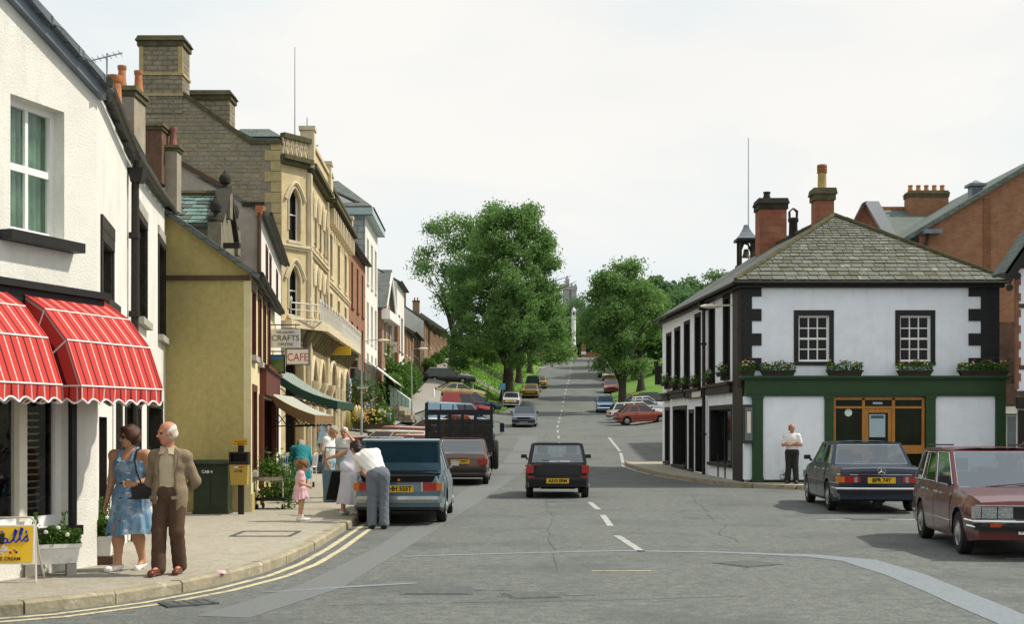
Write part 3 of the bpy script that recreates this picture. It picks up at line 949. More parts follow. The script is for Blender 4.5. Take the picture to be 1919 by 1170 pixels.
for k in (0,):
 gp = [FB.pt(u, lerp_tab(topB, u) + .02, .14) for u in lin(-.12, FB.L + .55, 14)]
 pipe(hou, gp, .052, GUTTER, 'gutter')
 ep = MB()
 for u0, u1 in zip(lin(-.1, FB.L + .5, 12), lin(-.1, FB.L + .5, 12)[1:]):
  fbox(ep, FB, u0, u1, lerp_tab(topB, u0) + .05, lerp_tab(topB, u0) + .10, -.3, .08)
 ep.build('eaves', SLATE, hou, world=True, uv=True)
roof(hou, [FB.pt(-.1, 5.72, .1), FB.pt(FB.L + .3, 5.95, .1), (-10.2, 23.6, 8.7), (-9.0, 16, 8.4)], SLATE)
uD = FB.u(240)
pipe(hou, [FB.pt(uD, 5.45, .13), FB.pt(uD, 5.1, .10), FB.pt(uD, 2, .09), FB.pt(uD, .1, .09)], [.055] * 4, IRON, collars=(4.4, 3.3, 2.2, 1.1))
hb = MB(); hb.cbox(FB.pt(uD, 5.24, .13), (.15, .15, .2), 0, 1.5); hb.build('hopper', IRON, hou, world=True)
u2 = FB.u(212)
pipe(hou, [FB.pt(u2, 2.7, .08), FB.pt(u2, .1, .08)], [.045] * 2, IRON)
# chimneys behind its roof
chimney(hou, (PX(242, 24.5), 24.5), .42, .75, 5.5, PZ(170, 24.5), CHIMREND, MOSSCAP, [(-.07, -.2, .42, .085, TERRA), (.14, .15, .42, .085, TERRA)], caph=.2)
chimney(hou, (PX(215, 20.5), 20.5), .3, .3, 5.2, PZ(215, 20.5), CHIMREND, MOSSCAP, [(0, 0, .62, .13, TERRA)], caph=.1, over=.03)
def aerial(parent_label, x, y, z0, z1, n, L, rz, base):
 t = thing('tv_aerial', parent_label, 'aerial', (x, y, z0))
 mb = MB(); mb.tube([(0, 0, 0), (0, 0, z1 - z0)], .014, 6); mb.build('mast', GREYMETAL, t)
 mb = MB(); ca, sa = math.cos(rz), math.sin(rz)
 tl = .28
 mb.tube([(-L / 2 * ca, -L / 2 * sa, z1 - z0 - .05 - L * tl / 2), (L / 2 * ca, L / 2 * sa, z1 - z0 - .05 + L * tl / 2)], .012, 6)
 for k in range(n):
  q = -L / 2 + L * (k + .5) / n
  mb.tube([(q * ca + .16 * sa, q * sa - .16 * ca, z1 - z0 - .05 + q * tl), (q * ca - .16 * sa, q * sa + .16 * ca, z1 - z0 - .05 + q * tl)], .006, 4)
 mb.build('boom', GREYMETAL, t)
 return t
aerial('small slanted TV aerial above the white house roof edge', PX(201, 21), 21, PZ(160, 21), PZ(100, 21), 6, .5, .1, 0)

# ---- red striped dutch awnings
RED = (.50, .05, .042)
STR = [(0, (.50, .43, .40)), (.09, RED), (.46, (.085, .016, .016)), (.58, RED)]
AWN = stripe_mat('red_awning_stripe', STR, .185, 0, .75)
AWN_E = stripe_mat('red_awning_end', STR, .40, 0, .75)
PROF = [(0, 3.16), (.34, 2.95), (.62, 2.62), (.80, 2.14)]
def awning(ya, yb, label):
 def A(y): return (-4.88 + .35 * (y - 14.47), y)
 F = Face(A(ya), A(yb))
 t = thing('striped_awning', label, 'awning', (*A((ya + yb) / 2), 2.1), group='red striped shop awnings')
 mb = MB(); N = 26
 arc = [0]
 for (a, b), (c, d) in zip(PROF, PROF[1:]): arc.append(arc[-1] + math.hypot(c - a, d - b))
 for k in range(3):
  for i in range(N):
   u0, u1 = F.L * i / N, F.L * (i + 1) / N
   (oa, za), (ob, zb) = PROF[k], PROF[k + 1]
   sag = lambda u, f: -.012 * f
   om, zm = (oa + ob) / 2 + .0, (za + zb) / 2 - .0
   mb.quad(F.pt(u0, za, oa), F.pt(u0, zb, ob), F.pt(u1, zb, ob), F.pt(u1, za, oa), uv=[(u0, arc[k]), (u0, arc[k + 1]), (u1, arc[k + 1]), (u1, arc[k])])
 mb.build('canopy', AWN, t, world=True, uv=True)
 C = (0.0, 2.14)
 for e in (0, 1):
  mb = MB(); u = F.L * e
  S = 8
  for s in range(S):
   r0, r1 = 1 - s / S, 1 - (s + 1) / S
   for k in range(3):
    P = []
    for (r, q) in ((r0, k), (r0, k + 1), (r1, k + 1), (r1, k)):
     P.append(F.pt(u, C[1] + (PROF[q][1] - C[1]) * r, C[0] + (PROF[q][0] - C[0]) * r))
    uvq = [((1 - r) * .84, q) for r, q in ((r0, 0), (r0, 1), (r1, 1), (r1, 0))]
    mb.quad(*P, uv=uvq)
  mb.build('end_panel', AWN_E, t, world=True, uv=True)
 # scalloped valance, one strip along the front and one along each end
 def valance(pfun, Ls, M_, name, n):
  mb = MB(); top = []; bot = []
  for i in range(n + 1):
   s = Ls * i / n
   drop = .155 + .024 * math.sin(2 * math.pi * s / .21 - 1.2)
   wob = .012 * math.sin(2 * math.pi * s / .21)
   top.append(pfun(s, 2.137, .002)); bot.append(pfun(s, 2.137 - drop, .002 + wob))
  for i in range(n):
   mb.quad(top[i], bot[i], bot[i + 1], top[i + 1], uv=[(Ls * i / n, 1), (Ls * i / n, 0), (Ls * (i + 1) / n, 0), (Ls * (i + 1) / n, 1)])
  v = mb.build(name, M_, t, world=True, uv=True)
  b = MB(); b.tube(bot, .011, 5); b.build('binding', WHITEP, v, world=True)
 valance(lambda s, z, o: F.pt(s, z, PROF[3][0] + o), F.L, AWN, 'valance', 60)
 valance(lambda s, z, o: F.pt(0 - o, z, s), PROF[3][0], AWN, 'valance', 30)
 valance(lambda s, z, o: F.pt(F.L + o, z, s), PROF[3][0], AWN, 'valance', 30)
 ROPE = WHITEP
 for k in (1, 2, 3):
  mb = MB(); o, z = PROF[k]
  mb.tube([F.pt(-.008, C[1], 0), F.pt(-.008, z, o + .006), F.pt(F.L + .008, z, o + .006), F.pt(F.L + .008, C[1], 0)], .0095, 6)
  mb.build('rib', ROPE, t, world=True)
 for e in (-.008, F.L + .008):
  mb = MB(); mb.tube([F.pt(e, z + .004, o) for o, z in PROF], .010, 6); mb.build('seam', M('red_seam', RED, .8), t, world=True)
 return t
awning(13.52, 14.86, 'red striped barrel awning whose whole rounded end shows, the further of two')
awning(11.75, 13.22, 'red striped barrel awning cut by the left picture edge, the nearer of two')

# ================================================================= ochre gabled house
yel = thing('ochre_house', 'ochre pebbledashed house with a windowless gable beside the white house', 'house', (-5.4, 26, .12))
FC0 = Face((-8.6, 24.2), (-4.94, 24.2)); FC1 = Face((-4.94, 24.2), (-5.93, 32.0))
sl = .70
wall(yel, FC0, -.1, [(0, 4.62 + sl * 3.66), (FC0.L, 4.62)], [], OCHRE)
s = MB(); fbox(s, FC0, 1.0, FC0.L - .02, 4.50, 4.585, -.02, .06); s.build('string_course', BROWN, yel, world=True)
s = MB(); s.slab([(-8.7, 24.08, 4.68 + sl * 3.76), (-8.7, 24.08, 4.62 + sl * 3.76), (-4.85, 24.08, 4.60), (-4.85, 24.08, 4.66)], .10); s.build('bargeboard', SOOT_SHADE, yel, world=True)
hc = []
for (a, b, t, bo) in ((471.6, 478, 548, 668), (484.3, 488.5, 560, 680), (493.6, 497.3, 572, 690), (502, 505.5, 582, 698)):
 hc.append(HP(FC1, a, b, t, bo, rev=.1))
hl = HP(FC1, 473.2, 480, 735, 882, rev=.1)
hs = H(FC1.u(488), FC1.u(511), .75, 2.35, rev=.35)
wall(yel, FC1, -.1, 4.62, hc + [hl, hs], OCHRE_LT, rmat=DKRED)
for h in hc + [hl]: window(yel, FC1, h, 1, 2, frame=DKRED, sur=DKRED, surw=.12, sill=CONC, rev=.1)
window(yel, FC1, hs, 3, 1, frame=BLACKP, sill=BLACKP, name='shop_window', rev=.35)
fx = MB(); fbox(fx, FC1, FC1.u(487), FC1.L, 2.4, 2.95, -.02, .14); fbox(fx, FC1, FC1.u(487), FC1.L, 2.953, 3.03, -.02, .2); fx.build('fascia', DKRED, yel, world=True)
for px in (486.5, 511):
 q = MB(); u = FC1.u(px); fbox(q, FC1, u - .2, u, .05, 2.4, -.01, .1); q.build('pilaster', DKRED, yel, world=True)
q = MB(); fbox(q, FC1, .003, .22, .05, 4.5, -.005, .012); fbox(q, FC0, FC0.L - .13, FC0.L + .012, .05, 4.49, -.005, .012); q.build('corner_band', OCHRE_LT, yel, world=True)
roof(yel, [(-4.72, 24.02, 4.58), (-5.75, 32.1, 4.58), (-9.9, 32.1, 8.1), (-8.72, 24.02, 7.4)], SLATE, .09)
pipe(yel, [FC1.pt(u, 4.60, .2) for u in lin(-.1, FC1.L, 4)], [.06] * 4, IRON, 'gutter')
bb = MB(); fbox(bb, FC1, 0, FC1.L, .05, .45, -.01, .03); bb.build('plinth', OCHRE, yel, world=True)
# chimney stacks behind its gable
chimney(yel, (PX(288, 30), 30), .55, .6, 7.4, PZ(236, 30), M('brown_stack', (.13, .075, .045), .95, .3, 5, bump=.02, bscale=16), MOSSCAP, [], caph=.16)
chimney(yel, (PX(325, 30.2), 30.2), .28, .4, 6.8, PZ(275, 30.2), CHIMREND, MOSSCAP, [(0, 0, .46, .085, TERRA_P)], caph=.14)

# ================================================================= stone gabled house with ball finials
st = thing('stone_gabled_house', 'small sooty stone house with a slated gable and ball finials above the ochre house', 'house', (-7.6, 34.2, .12))
FD = Face((-7.45, 32.45), (-7.85, 36.3))
FDs = Face((-10.5, 32.45), (-7.45, 32.45))
wall(st, FDs, 0, 6.86, [], SOOT_SHADE if False else M('weathered_ashlar', (.19, .17, .125), .95, .3, 4, bump=.015, bscale=12, stain=.4))
WA = MATS['weathered_ashlar']
mid = FD.L * .5
hD = H(mid - .42, mid + .42, 5.0, 6.4, rev=.15); hD2 = H(mid - 1.3, mid - .5, 2.9, 4.4, rev=.15); hD3 = H(mid + .5, mid + 1.3, 2.9, 4.4, rev=.15)
wall(st, FD, 0, [(0, 6.75), (mid, 8.0), (FD.L, 6.75)], [hD, hD2, hD3], WA)
for h in (hD, hD2, hD3): window(st, FD, h, 2, 2, sur=WA, sill=WA)
ridge_a = FD.pt(mid, 7.95, -.15); 
# slates, one by one, on the slope that faces down the street
Pa = Vector((-10.5, 32.3, 6.86)); Pb = Vector((-7.6, 32.3, 6.86)); Qa = Vector((-10.7, 34.35, 7.95)); Qb = Vector((-7.72, 34.35, 7.95))
roof(st, [Pa, Pb, Qb, Qa], SLATE_GREEN, .08)
roof(st, [Qa, Qb, Vector((-7.9, 36.4, 6.86)), Vector((-10.9, 36.4, 6.86))], SLATE_GREEN, .08)
def slate_courses(parent, A, B, C, D, exps, widths, mats, clip=None, lift=.012, maxparts=300):
 """individual slates laid in courses on the quad A(bottom left) B(bottom right) C(top right) D(top left)"""
 up = ((D + C) / 2 - (A + B) / 2); n = (B - A).cross(D - A).normalized()
 L = up.length; pos = 0; k = 0; out_ = []
 while pos < L - .05:
  e = exps(pos / L); w = widths(pos / L)
  t0 = pos / L; t1 = min(1, (pos + e * 1.25) / L)
  l0 = A.lerp(D, t0); r0 = B.lerp(C, t0); l1 = A.lerp(D, t1); r1 = B.lerp(C, t1)
  Wd = (r0 - l0).length; dirx = (r0 - l0).normalized()
  nn = max(1, int(round(Wd / w)))
  off = (k % 2) * .5
  i = 0; x = -off * w
  while x < Wd:
   ww = w * random.uniform(.8, 1.2)
   a, b = max(0, x), min(Wd, x + ww)
   if b - a > .06:
    g = .010
    p0 = l0 + dirx * (a + g); p1 = l0 + dirx * (b - g)
    upd = (l1 - l0); upd = upd - dirx * upd.dot(dirx)
    Wt = (r1 - l1).length; sh = (l1 - l0).dot(dirx)
    q0a, q0b = max(a + g, sh), min(b - g, sh + Wt)
    if q0b < q0a: q0a = q0b = (a + b) / 2 if sh < (a + b) / 2 < sh + Wt else min(max((a + b) / 2, sh), sh + Wt)
    q0 = l0 + dirx * q0a + upd; q1 = l0 + dirx * q0b + upd
    h = lift + .014 + random.uniform(0, .014)
    j = random.uniform(-.012, .012)
    up_ = upd.normalized()
    out_.append(([p0 + n * h + up_ * j, p1 + n * h + up_ * j, q1 + n * (lift - .008), q0 + n * (lift - .008)], n))
   x += ww
  pos += e; k += 1
 for i, (q, nv) in enumerate(out_[:maxparts]):
  mb = MB(); mb.slab(q, .012); mb.build('slate', random.choice(mats), parent, world=True)
 if len(out_) > maxparts:
  mb = MB()
  for q, nv in out_[maxparts:]:
   mb.cur = random.randrange(len(mats)); mb.slab(q, .012)
  o = mb.build('slates', mats, parent, world=True); o['kind'] = 'stuff'
 return len(out_)
slate_courses(st, Vector((-9.3, 32.3, 6.88)), Pb, Qb, Vector((-9.5, 34.35, 7.97)), lambda t: .30, lambda t: .34, [TURRET_SLATE, SLATE_GREEN, TURRET_SLATE])
rt = MB(); rt.tube([Qa + Vector((0, 0, .06)), Qb + Vector((0, 0, .06))], .08, 6); rt.build('ridge_tile', MOSSCAP, st, world=True)
kp = MB()
for (u0, u1, z0, z1) in ((-.1, mid, 6.8, 8.05), (FD.L + .1, mid, 6.8, 8.05)):
 kp.hexa([FD.pt(u0, z0, .12), FD.pt(u1, z1, .12), FD.pt(u1, z1, -.25), FD.pt(u0, z0, -.25)], [FD.pt(u0, z0 + .16, .12), FD.pt(u1, z1 + .16, .12), FD.pt(u1, z1 + .16, -.25), FD.pt(u0, z0 + .16, -.25)])
kp.build('gable_coping', SOOT_SHADE, st, world=True)
def finial(parent, c, z, h, r):
 mb = MB(); mb.smooth = True
 mb.lathe([(r * .9, 0), (r * .9, h * .12), (r * .5, h * .18), (r * .35, h * .36), (r * .8, h * .42), (r, h * .58), (r * .85, h * .74), (r * .35, h * .84), (r * .28, h * .9), (.01, h)], (c[0], c[1], z), 12)
 mb.build('finial', SOOT_SHADE, parent, world=True)
for (u, z, hh) in ((-.02, 6.9, .72), (mid, 8.02, .62), (FD.L + .02, 7.3, .9)):
 pd = MB(); c = FD.pt(u, z, -.05); pd.cbox((c[0], c[1], z - .35), (.34, .34, .7)); pd.build('pedestal', WA, st, world=True)
 finial(st, c, z, hh, .17)
wp = MB(); c = FD.pt(.1, 6.35, .25); wp.cbox(c, (.6, .2, .12)); wp.build('water_spout', SOOT_SHADE, st, world=True)

# ================================================================= white shop house with rendered gable
cr_ = thing('white_craft_shop', 'white fronted shop house with red window strips and a grey rendered gable', 'house', (-7.9, 43, .2))
FE0 = Face((-11.6, 37.5), (-7.36, 37.5)); FE1 = Face((-7.36, 37.5), (-8.93, 49.5))
wall(cr_, FE0, 0, [(0, 10.45), (FE0.u(262), 10.1), (FE0.u(425), 8.65), (FE0.u(452), 8.3), (FE0.L, 8.2)], [], GREYREND)
hh = []
for (a, b, t, bo) in ((498.5, 501.5, 470, 545), (505.5, 508, 485, 558), (518, 520.5, 515, 575), (499, 502, 590, 660), (507, 510, 596, 655)):
 hh.append(HP(FE1, a, b, t, bo, rev=.1))
hs = H(1, 10.5, .8, 2.5, rev=.4)
wall(cr_, FE1, 0, 8.0, hh + [hs], WHITE_REND, rmat=DKRED)
for h in hh: window(cr_, FE1, h, 1, 2, frame=DKRED, sur=DKRED, surw=.12, sill=CONC, rev=.1)
window(cr_, FE1, hs, 5, 1, frame=DKGREEN2, name='shop_window', rev=.4)
roof(cr_, [FE1.pt(-.1, 7.98, .25), FE1.pt(FE1.L, 8.0, .25), (-13.5, 49.5, 10.9), (-12, 37.6, 10.7)], SLATE)
pipe(cr_, [FE1.pt(u, 8.0, .3) for u in lin(0, FE1.L, 4)], [.05] * 4, IRON, 'gutter')
sk = MB(); sk.slab([FE0.pt(.0, 10.60, .1), FE0.pt(0, 10.45, .1), FE0.pt(FE0.u(425), 8.65, .1), FE0.pt(FE0.u(425), 8.8, .1)], .3); sk.build('verge', BROWN, cr_, world=True)
sk = MB(); fbox(sk, FE0, FE0.u(455), FE0.u(497), 8.2, 8.32, -.2, .1); sk.build('coping', SOOT_SHADE, cr_, world=True)
sk = MB(); sk.hexa([FE0.pt(FE0.u(481), 7.9, .12), FE0.pt(FE0.u(491), 7.9, .12), FE0.pt(FE0.u(491), 7.9, -.2), FE0.pt(FE0.u(481), 7.9, -.2)], [FE0.pt(FE0.u(481), 8.2, .2), FE0.pt(FE0.u(497), 8.2, .2), FE0.pt(FE0.u(497), 8.2, -.2), FE0.pt(FE0.u(481), 8.2, -.2)]); sk.build('corbel', TERRA, cr_, world=True)
pipe(cr_, [FE0.pt(FE0.L - .02, 8.0, .1), FE0.pt(FE0.L - .02, 4.5, .1)], [.06] * 2, BROWN)

# ================================================================= the ornate sandstone bank
bank = thing('sandstone_bank', 'tall ornate yellow sandstone building with pointed windows, big chimneys and a white balcony', 'building', (-9, 55, .5))
GB = 50.0
FG0 = Face((-16, GB), (-9.02, GB)); FG1 = Face((-9.02, GB), (-8.15, 51.2)); FG2 = Face((-8.15, 51.2), (-8.40, 57.9)); FG3 = Face((-8.40, 57.9), (-8.80, 69))
topG = [(0, 14.7), (FG0.u(345), 14.7), (FG0.u(470), 12.8), (FG0.L, 12.8)]
wall(bank, FG0, 0, topG, [], RUBBLE)
# masonry blocks of the gable, laid one by one
blocks = []
z = 8.3; row = 0
while z < 14.6:
 hgt = random.uniform(.12, .20)
 x = -14.7 + random.uniform(-.4, 0)
 while x < -9.55:
  w_ = random.uniform(.24, .56)
  xm = x + w_ / 2
  if z + hgt < lerp_tab(topG, xm + 16) - .05 and x + w_ < -9.5 and PZ(0, 1) is not None:
   # leave out what the ochre house hides
   if z > 8.3 + max(0, (-10.6 - xm)) * .55 - .2:
    blocks.append((x, x + w_, z, z + hgt))
  x += w_
 z += hgt; row += 1
def stone_mesh(mb, x0, x1, z0, z1):
 g = .012; o = random.uniform(.008, .026); c = .014
 Yf = GB - o
 b = [(x0 + g, GB + .02, z0 + g), (x1 - g, GB + .02, z0 + g), (x1 - g, GB + .02, z1 - g), (x0 + g, GB + .02, z1 - g)]
 t = [(x0 + g + c * random.uniform(.3, 1.6), Yf, z0 + g + c * random.uniform(.3, 1.3)), (x1 - g - c * random.uniform(.3, 1.6), Yf, z0 + g + c * random.uniform(.3, 1.3)), (x1 - g - c * random.uniform(.3, 1.6), Yf, z1 - g - c * random.uniform(.3, 1.3)), (x0 + g + c * random.uniform(.3, 1.6), Yf, z1 - g - c * random.uniform(.3, 1.3))]
 mb.add(b + t, [[4, 5, 6, 7], [0, 1, 5, 4], [1, 2, 6, 5], [2, 3, 7, 6], [3, 0, 4, 7]])
blocks.sort(key=lambda q: -((q[1] - q[0]) * (q[3] - q[2])))
MSTONES = [STONE_A, STONE_B, STONE_A, RUBBLE, M('rubble_block_warm', (.30, .25, .155), .95, .2, 3.1, bump=.02, bscale=14)]
for q in blocks[:285]:
 mb = MB(); stone_mesh(mb, *q); mb.build('stone', random.choice(MSTONES), bank, world=True)
mb = MB()
for q in blocks[285:]:
 mb.cur = random.randrange(5); stone_mesh(mb, *q)
o = mb.build('small_stones', MSTONES, bank, world=True); o['kind'] = 'stuff'
# ochre quoins at the street corner
z = 6.0; k = 0
while z < 12.6:
 w_ = .62 if k % 2 else .38
 mb = MB(); mb.box(-9.03 - w_, -9.0 + .01, GB - .045, GB + .02, z + .012, z + .40); mb.build('quoin', QUOIN_Y, bank, world=True); z += .41; k += 1
cp = MB()
cp.slab([(-9.0, GB - .12, 12.8), (-9.0, GB - .12, 12.95), (-10.2, GB - .12, 12.95), (-10.2, GB - .12, 12.8)], .4)
cp.slab([(-10.2, GB - .12, 12.8), (-10.2, GB - .12, 12.98), (PX(345, GB), GB - .12, 14.85), (PX(345, GB), GB - .12, 14.68)], .4)
cp.build('gable_coping', MOSSCAP, bank, world=True)
ch = chimney(bank, ((PX(262, GB) + PX(343, GB)) / 2, GB + .5), PX(343, GB) - PX(262, GB), 1.1, 14.0, PZ(67, GB), M('chimney_rubble', (.27, .235, .16), .95, .25, 3, bump=.02, bscale=14, kind='brick', bw=.42, bh=.19, mortar=.02, col2=(.22, .19, .14), mcol=(.16, .14, .1)), MOSSCAP, [], caph=.42, over=.14)
cs = MB(); xa, xb = PX(262, GB), PX(343, GB)
for zz in (PZ(178, GB), PZ(139, GB)): cs.box(xa - .05, xb + .05, GB - .11, GB + 1.1, zz - .05, zz + .05)
cs.build('chimney_band', QUOIN_Y, bank, world=True)
cs = MB()
for a in (xa, xb - .16): cs.box(a, a + .17, GB - .075, GB + .02, PZ(139, GB) + .06, PZ(84, GB))
cs.build('chimney_quoins', QUOIN_Y, bank, world=True)
chimney(bank, ((PX(345, 53) + PX(436, 53)) / 2, 53), PX(436, 53) - PX(345, 53), 1.0, 12, PZ(175, 53), MATS['chimney_rubble'], MOSSCAP, [], caph=.4, over=.14)
# lead covered dormer top
dm = MB(); y0, y1 = 52, 56; xa, xb = PX(440, 52), PX(523, 52)
dm.box(xa, xb, y0, y1, 12.8, PZ(258, 52)); dm.build('dormer', LEAD, bank, world=True)
dm = MB(); z0, z1 = PZ(257, 52), PZ(235, 52)
dm.hexa([(xa - .1, y0 - .15, z0), (xb + .15, y0 - .15, z0), (xb + .15, y1, z0), (xa - .1, y1, z0)], [(xa + .1, y0 + .6, z1), (xb - .5, y0 + .6, z1), (xb - .5, y1, z1), (xa + .1, y1, z1)])
dm.build('dormer_roof', SLATE_GREEN, bank, world=True, uv=True)
roof(bank, [(-9.3, GB + .3, 12.7), (-9.3, 69, 12.4), (-13.5, 69, 15), (-13.5, GB + .3, 14.8)], SLATE)
# canted bay
c0 = FG1.L / 2
hb1 = H(c0 - .32, c0 + .32, PZ(452, 50.6), PZ(352, 50.6), rev=.22, arch='pointed'); hb1['zs'] = hb1['z1'] - .5
hb2 = H(c0 - .32, c0 + .32, PZ(592, 50.6), PZ(497, 50.6), rev=.22, arch='pointed'); hb2['zs'] = hb2['z1'] - .55
hb3 = H(c0 - .5, c0 + .5, .7, 4.6, rev=.5, arch='round'); hb3['zs'] = 4.1
wall(bank, FG1, 0, 12.45, [hb1, hb2, hb3], LIME)
def hood(F, h, off, o, r, name='hood_mould', legs=.0, mat=LIME_TRIM):
 cv = arch_curve(h['u0'] - off, h['u1'] + off, h['zs'], h['z1'] + off, h.get('arch', 'pointed'), 6)
 pts = [F.pt(u, z, o) for u, z in cv]
 if legs: pts = [F.pt(cv[0][0], cv[0][1] - legs, o)] + pts + [F.pt(cv[-1][0], cv[-1][1] - legs, o)]
 mb = MB(); mb.tube(pts, r, 6); return mb.build(name, mat, bank, world=True)
for h in (hb1, hb2):
 window(bank, FG1, h, 1, 2, sill=LIME_TRIM, surw=.1, rev=.22)
 hood(FG1, h, .2, .03, .085); hood(FG1, h, .02, .0, .05, legs=1.2)
window(bank, FG1, hb3, 1, 2, glass=GLASS, frame=BROWN, rev=.5)
# main front
h2 = []
for fl in (0, 1):
 for k in range(4):
  u = .75 + k * 1.72
  if fl == 0: h = H(u - .5, u + .5, 9.2, 11.25, rev=.28, arch='pointed', zs=10.4)
  else: h = H(u - .5, u + .5, 6.25, 8.35, rev=.28, arch='pointed', zs=7.6)
  h2.append(h)
garch = [H(.7, 2.4, .6, 4.5, rev=.6, arch='pointed', zs=3.5), H(3.6, 5.4, .6, 4.5, rev=.6, arch='pointed', zs=3.5)]
wall(bank, FG2, 0, 12.3, h2 + garch, LIME)
for h in h2:
 window(bank, FG2, h, 1, 2, rev=.28, sill=LIME_TRIM, surw=.08, frame=LIME_TRIM)
 hood(FG2, h, .14, .05, .07); hood(FG2, h, .0, .0, .05, legs=1.0)
for h in garch: window(bank, FG2, h, 2, 2, rev=.6, frame=BROWN); hood(FG2, h, .12, .05, .09, legs=2.5)
h3 = []
for k in range(3):
 u = 2.0 + k * 3.6
 h3.append(H(u - .55, u + .55, 8.75, 10.75, rev=.3)); h3.append(H(u - .55, u + .55, 5.9 + .3, 8.0, rev=.3))
g3 = [H(1.2, 3.6, .8, 4.7, rev=.7, arch='round', zs=3.6), H(5.2, 6.6, .8, 4.4, rev=.7, arch='round', zs=3.7), H(8, 10, .8, 4.6, rev=.7, arch='round', zs=3.6)]
wall(bank, FG3, 0, 12.2, h3 + g3, LIME)
for h in h3: window(bank, FG3, h, 1, 2, rev=.3, sur=LIME_TRIM, surw=.16, sill=LIME_TRIM, frame=LIME_TRIM)
for h in g3: window(bank, FG3, h, 1, 2, rev=.7, frame=BROWN); hood(FG3, h, .12, .05, .1, legs=2.5)
# string courses, cornice, parapet
for (F, z0, z1, o, nm, m) in ((FG1, 8.75, 8.95, .14, 'string_course', LIME_TRIM), (FG2, 8.72, 8.92, .16, 'string_course', LIME_TRIM), (FG3, 8.3, 8.5, .12, 'string_course', LIME_TRIM), (FG1, 12.05, 12.4, .3, 'cornice', MOSSCAP), (FG2, 11.95, 12.3, .35, 'cornice', MOSSCAP), (FG3, 11.75, 12.1, .5, 'cornice', MOSSCAP), (FG2, 5.0, 5.2, .12, 'string_course', LIME_TRIM), (FG3, 4.95, 5.15, .12, 'string_course', LIME_TRIM)):
 mb = MB(); fbox(mb, F, -.05, F.L + .05, z0, (z0 + z1) / 2, -.05, o * .6); fbox(mb, F, -.05, F.L + .05, (z0 + z1) / 2 + .002, z1, -.05, o); mb.build(nm, m, bank, world=True)
for k in range(14):
 u = .4 + k * .79
 mb = MB(); fbox(mb, FG3, u, u + .28, 11.0, 11.74, .003, .34); mb.build('bracket', LIME_TRIM, bank, world=True)
for u in (0.12, FG2.L - .1):
 mb = MB(); fbox(mb, FG2, u - .2, u + .2, .6, 11.9, -.02, .14); mb.build('pilaster', LIME_TRIM, bank, world=True)
# pierced balustrade over the bay, then solid parapet with piers
for i, u in enumerate(lin(.0, FG1.L, 7)):
 if i < 6:
  mb = MB(); w_ = FG1.L / 6
  mb.tube([FG1.pt(u, 12.45, .1), FG1.pt(u + w_ / 2, 13.05, .1), FG1.pt(u + w_, 12.45, .1)], .045, 5)
  mb.tube([FG1.pt(u, 13.05, .1), FG1.pt(u + w_ / 2, 12.45, .1), FG1.pt(u + w_, 13.05, .1)], .045, 5)
  mb.build('baluster', LIME_TRIM, bank, world=True)
mb = MB(); fbox(mb, FG1, 0, FG1.L, 13.05, 13.25, -.05, .22); mb.build('parapet_rail', MOSSCAP, bank, world=True)
mb = MB(); fbox(mb, FG2, .3, FG2.L, 12.3, 13.1, -.1, .1); fbox(mb, FG2, .3, FG2.L, 13.1, 13.25, -.15, .18); mb.build('parapet', LIME, bank, world=True)
for F, u, z in ((FG2, .1, 13.6), (FG2, FG2.L - .1, 13.55), (FG3, FG3.L - .3, 12.9), (FG3, .35, 13.1)):
 mb = MB(); fbox(mb, F, u - .25, u + .25, 12.1, z, -.3, .25); fbox(mb, F, u - .32, u + .32, z, z + .16, -.35, .3); mb.build('parapet_pier', LIME_TRIM, bank, world=True)
for k in range(9):
 u = 1.3 + k * 1.05
 mb = MB(); fbox(mb, FG3, u - .17, u + .17, 12.1, 12.75, -.1, .12); mb.build('baluster', LIME_TRIM, bank, world=True)
mb = MB(); fbox(mb, FG3, .5, FG3.L - .3, 12.752, 12.9, -.15, .2); mb.build('parapet_rail', MOSSCAP, bank, world=True)
# balcony
bal = MB(); bal.slab([FG1.pt(-.1, 5.9, 0), FG1.pt(0, 5.9, .6), FG2.pt(.3, 5.9, .75), FG2.pt(FG2.L, 5.9, .75), FG3.pt(FG3.L, 5.95, .7), FG3.pt(FG3.L, 5.95, 0)], .3)
bc = bal.build('balcony', LIME_TRIM, bank, world=True)
for F, n in ((FG1, 3), (FG2, 8), (FG3, 12)):
 for u in lin(.2, F.L - .2, n):
  mb = MB(); mb.hexa([F.pt(u - .1, 4.9, .15), F.pt(u + .1, 4.9, .15), F.pt(u + .1, 4.9, 0), F.pt(u - .1, 4.9, 0)], [F.pt(u - .1, 5.58, .6), F.pt(u + .1, 5.58, .6), F.pt(u + .1, 5.58, 0), F.pt(u - .1, 5.58, 0)])
  mb.build('bracket', M('dark_lime', (.16, .14, .07), .9, .3, 4), bank, world=True)
rail_path = [FG1.pt(0, 0, .55), FG1.pt(FG1.L, 0, .66), FG2.pt(FG2.L, 0, .7), FG3.pt(FG3.L, 0, .65)]
rl = MB()
for a, b in zip(rail_path, rail_path[1:]):
 A, B = Vector(a), Vector(b); n = max(2, int((B - A).length / .22))
 for zz, r in ((5.95, .03), (6.32, .02), (6.58, .028)): rl.tube([A + Vector((0, 0, zz)), B + Vector((0, 0, zz))], r, 5)
 for i in range(n):
  p = A.lerp(B, i / n); rl.tube([p + Vector((0, 0, 5.9)), p + Vector((0, 0, 6.62))], .016, 4)
 for i in range(0, n, 4):
  p = A.lerp(B, i / n); rl.ell((p.x, p.y, 6.72), (.06, .06, .12), 6, 4)
rl.build('railing', M('aged_white', (.58, .57, .52), .6, .15, 3), bank, world=True)
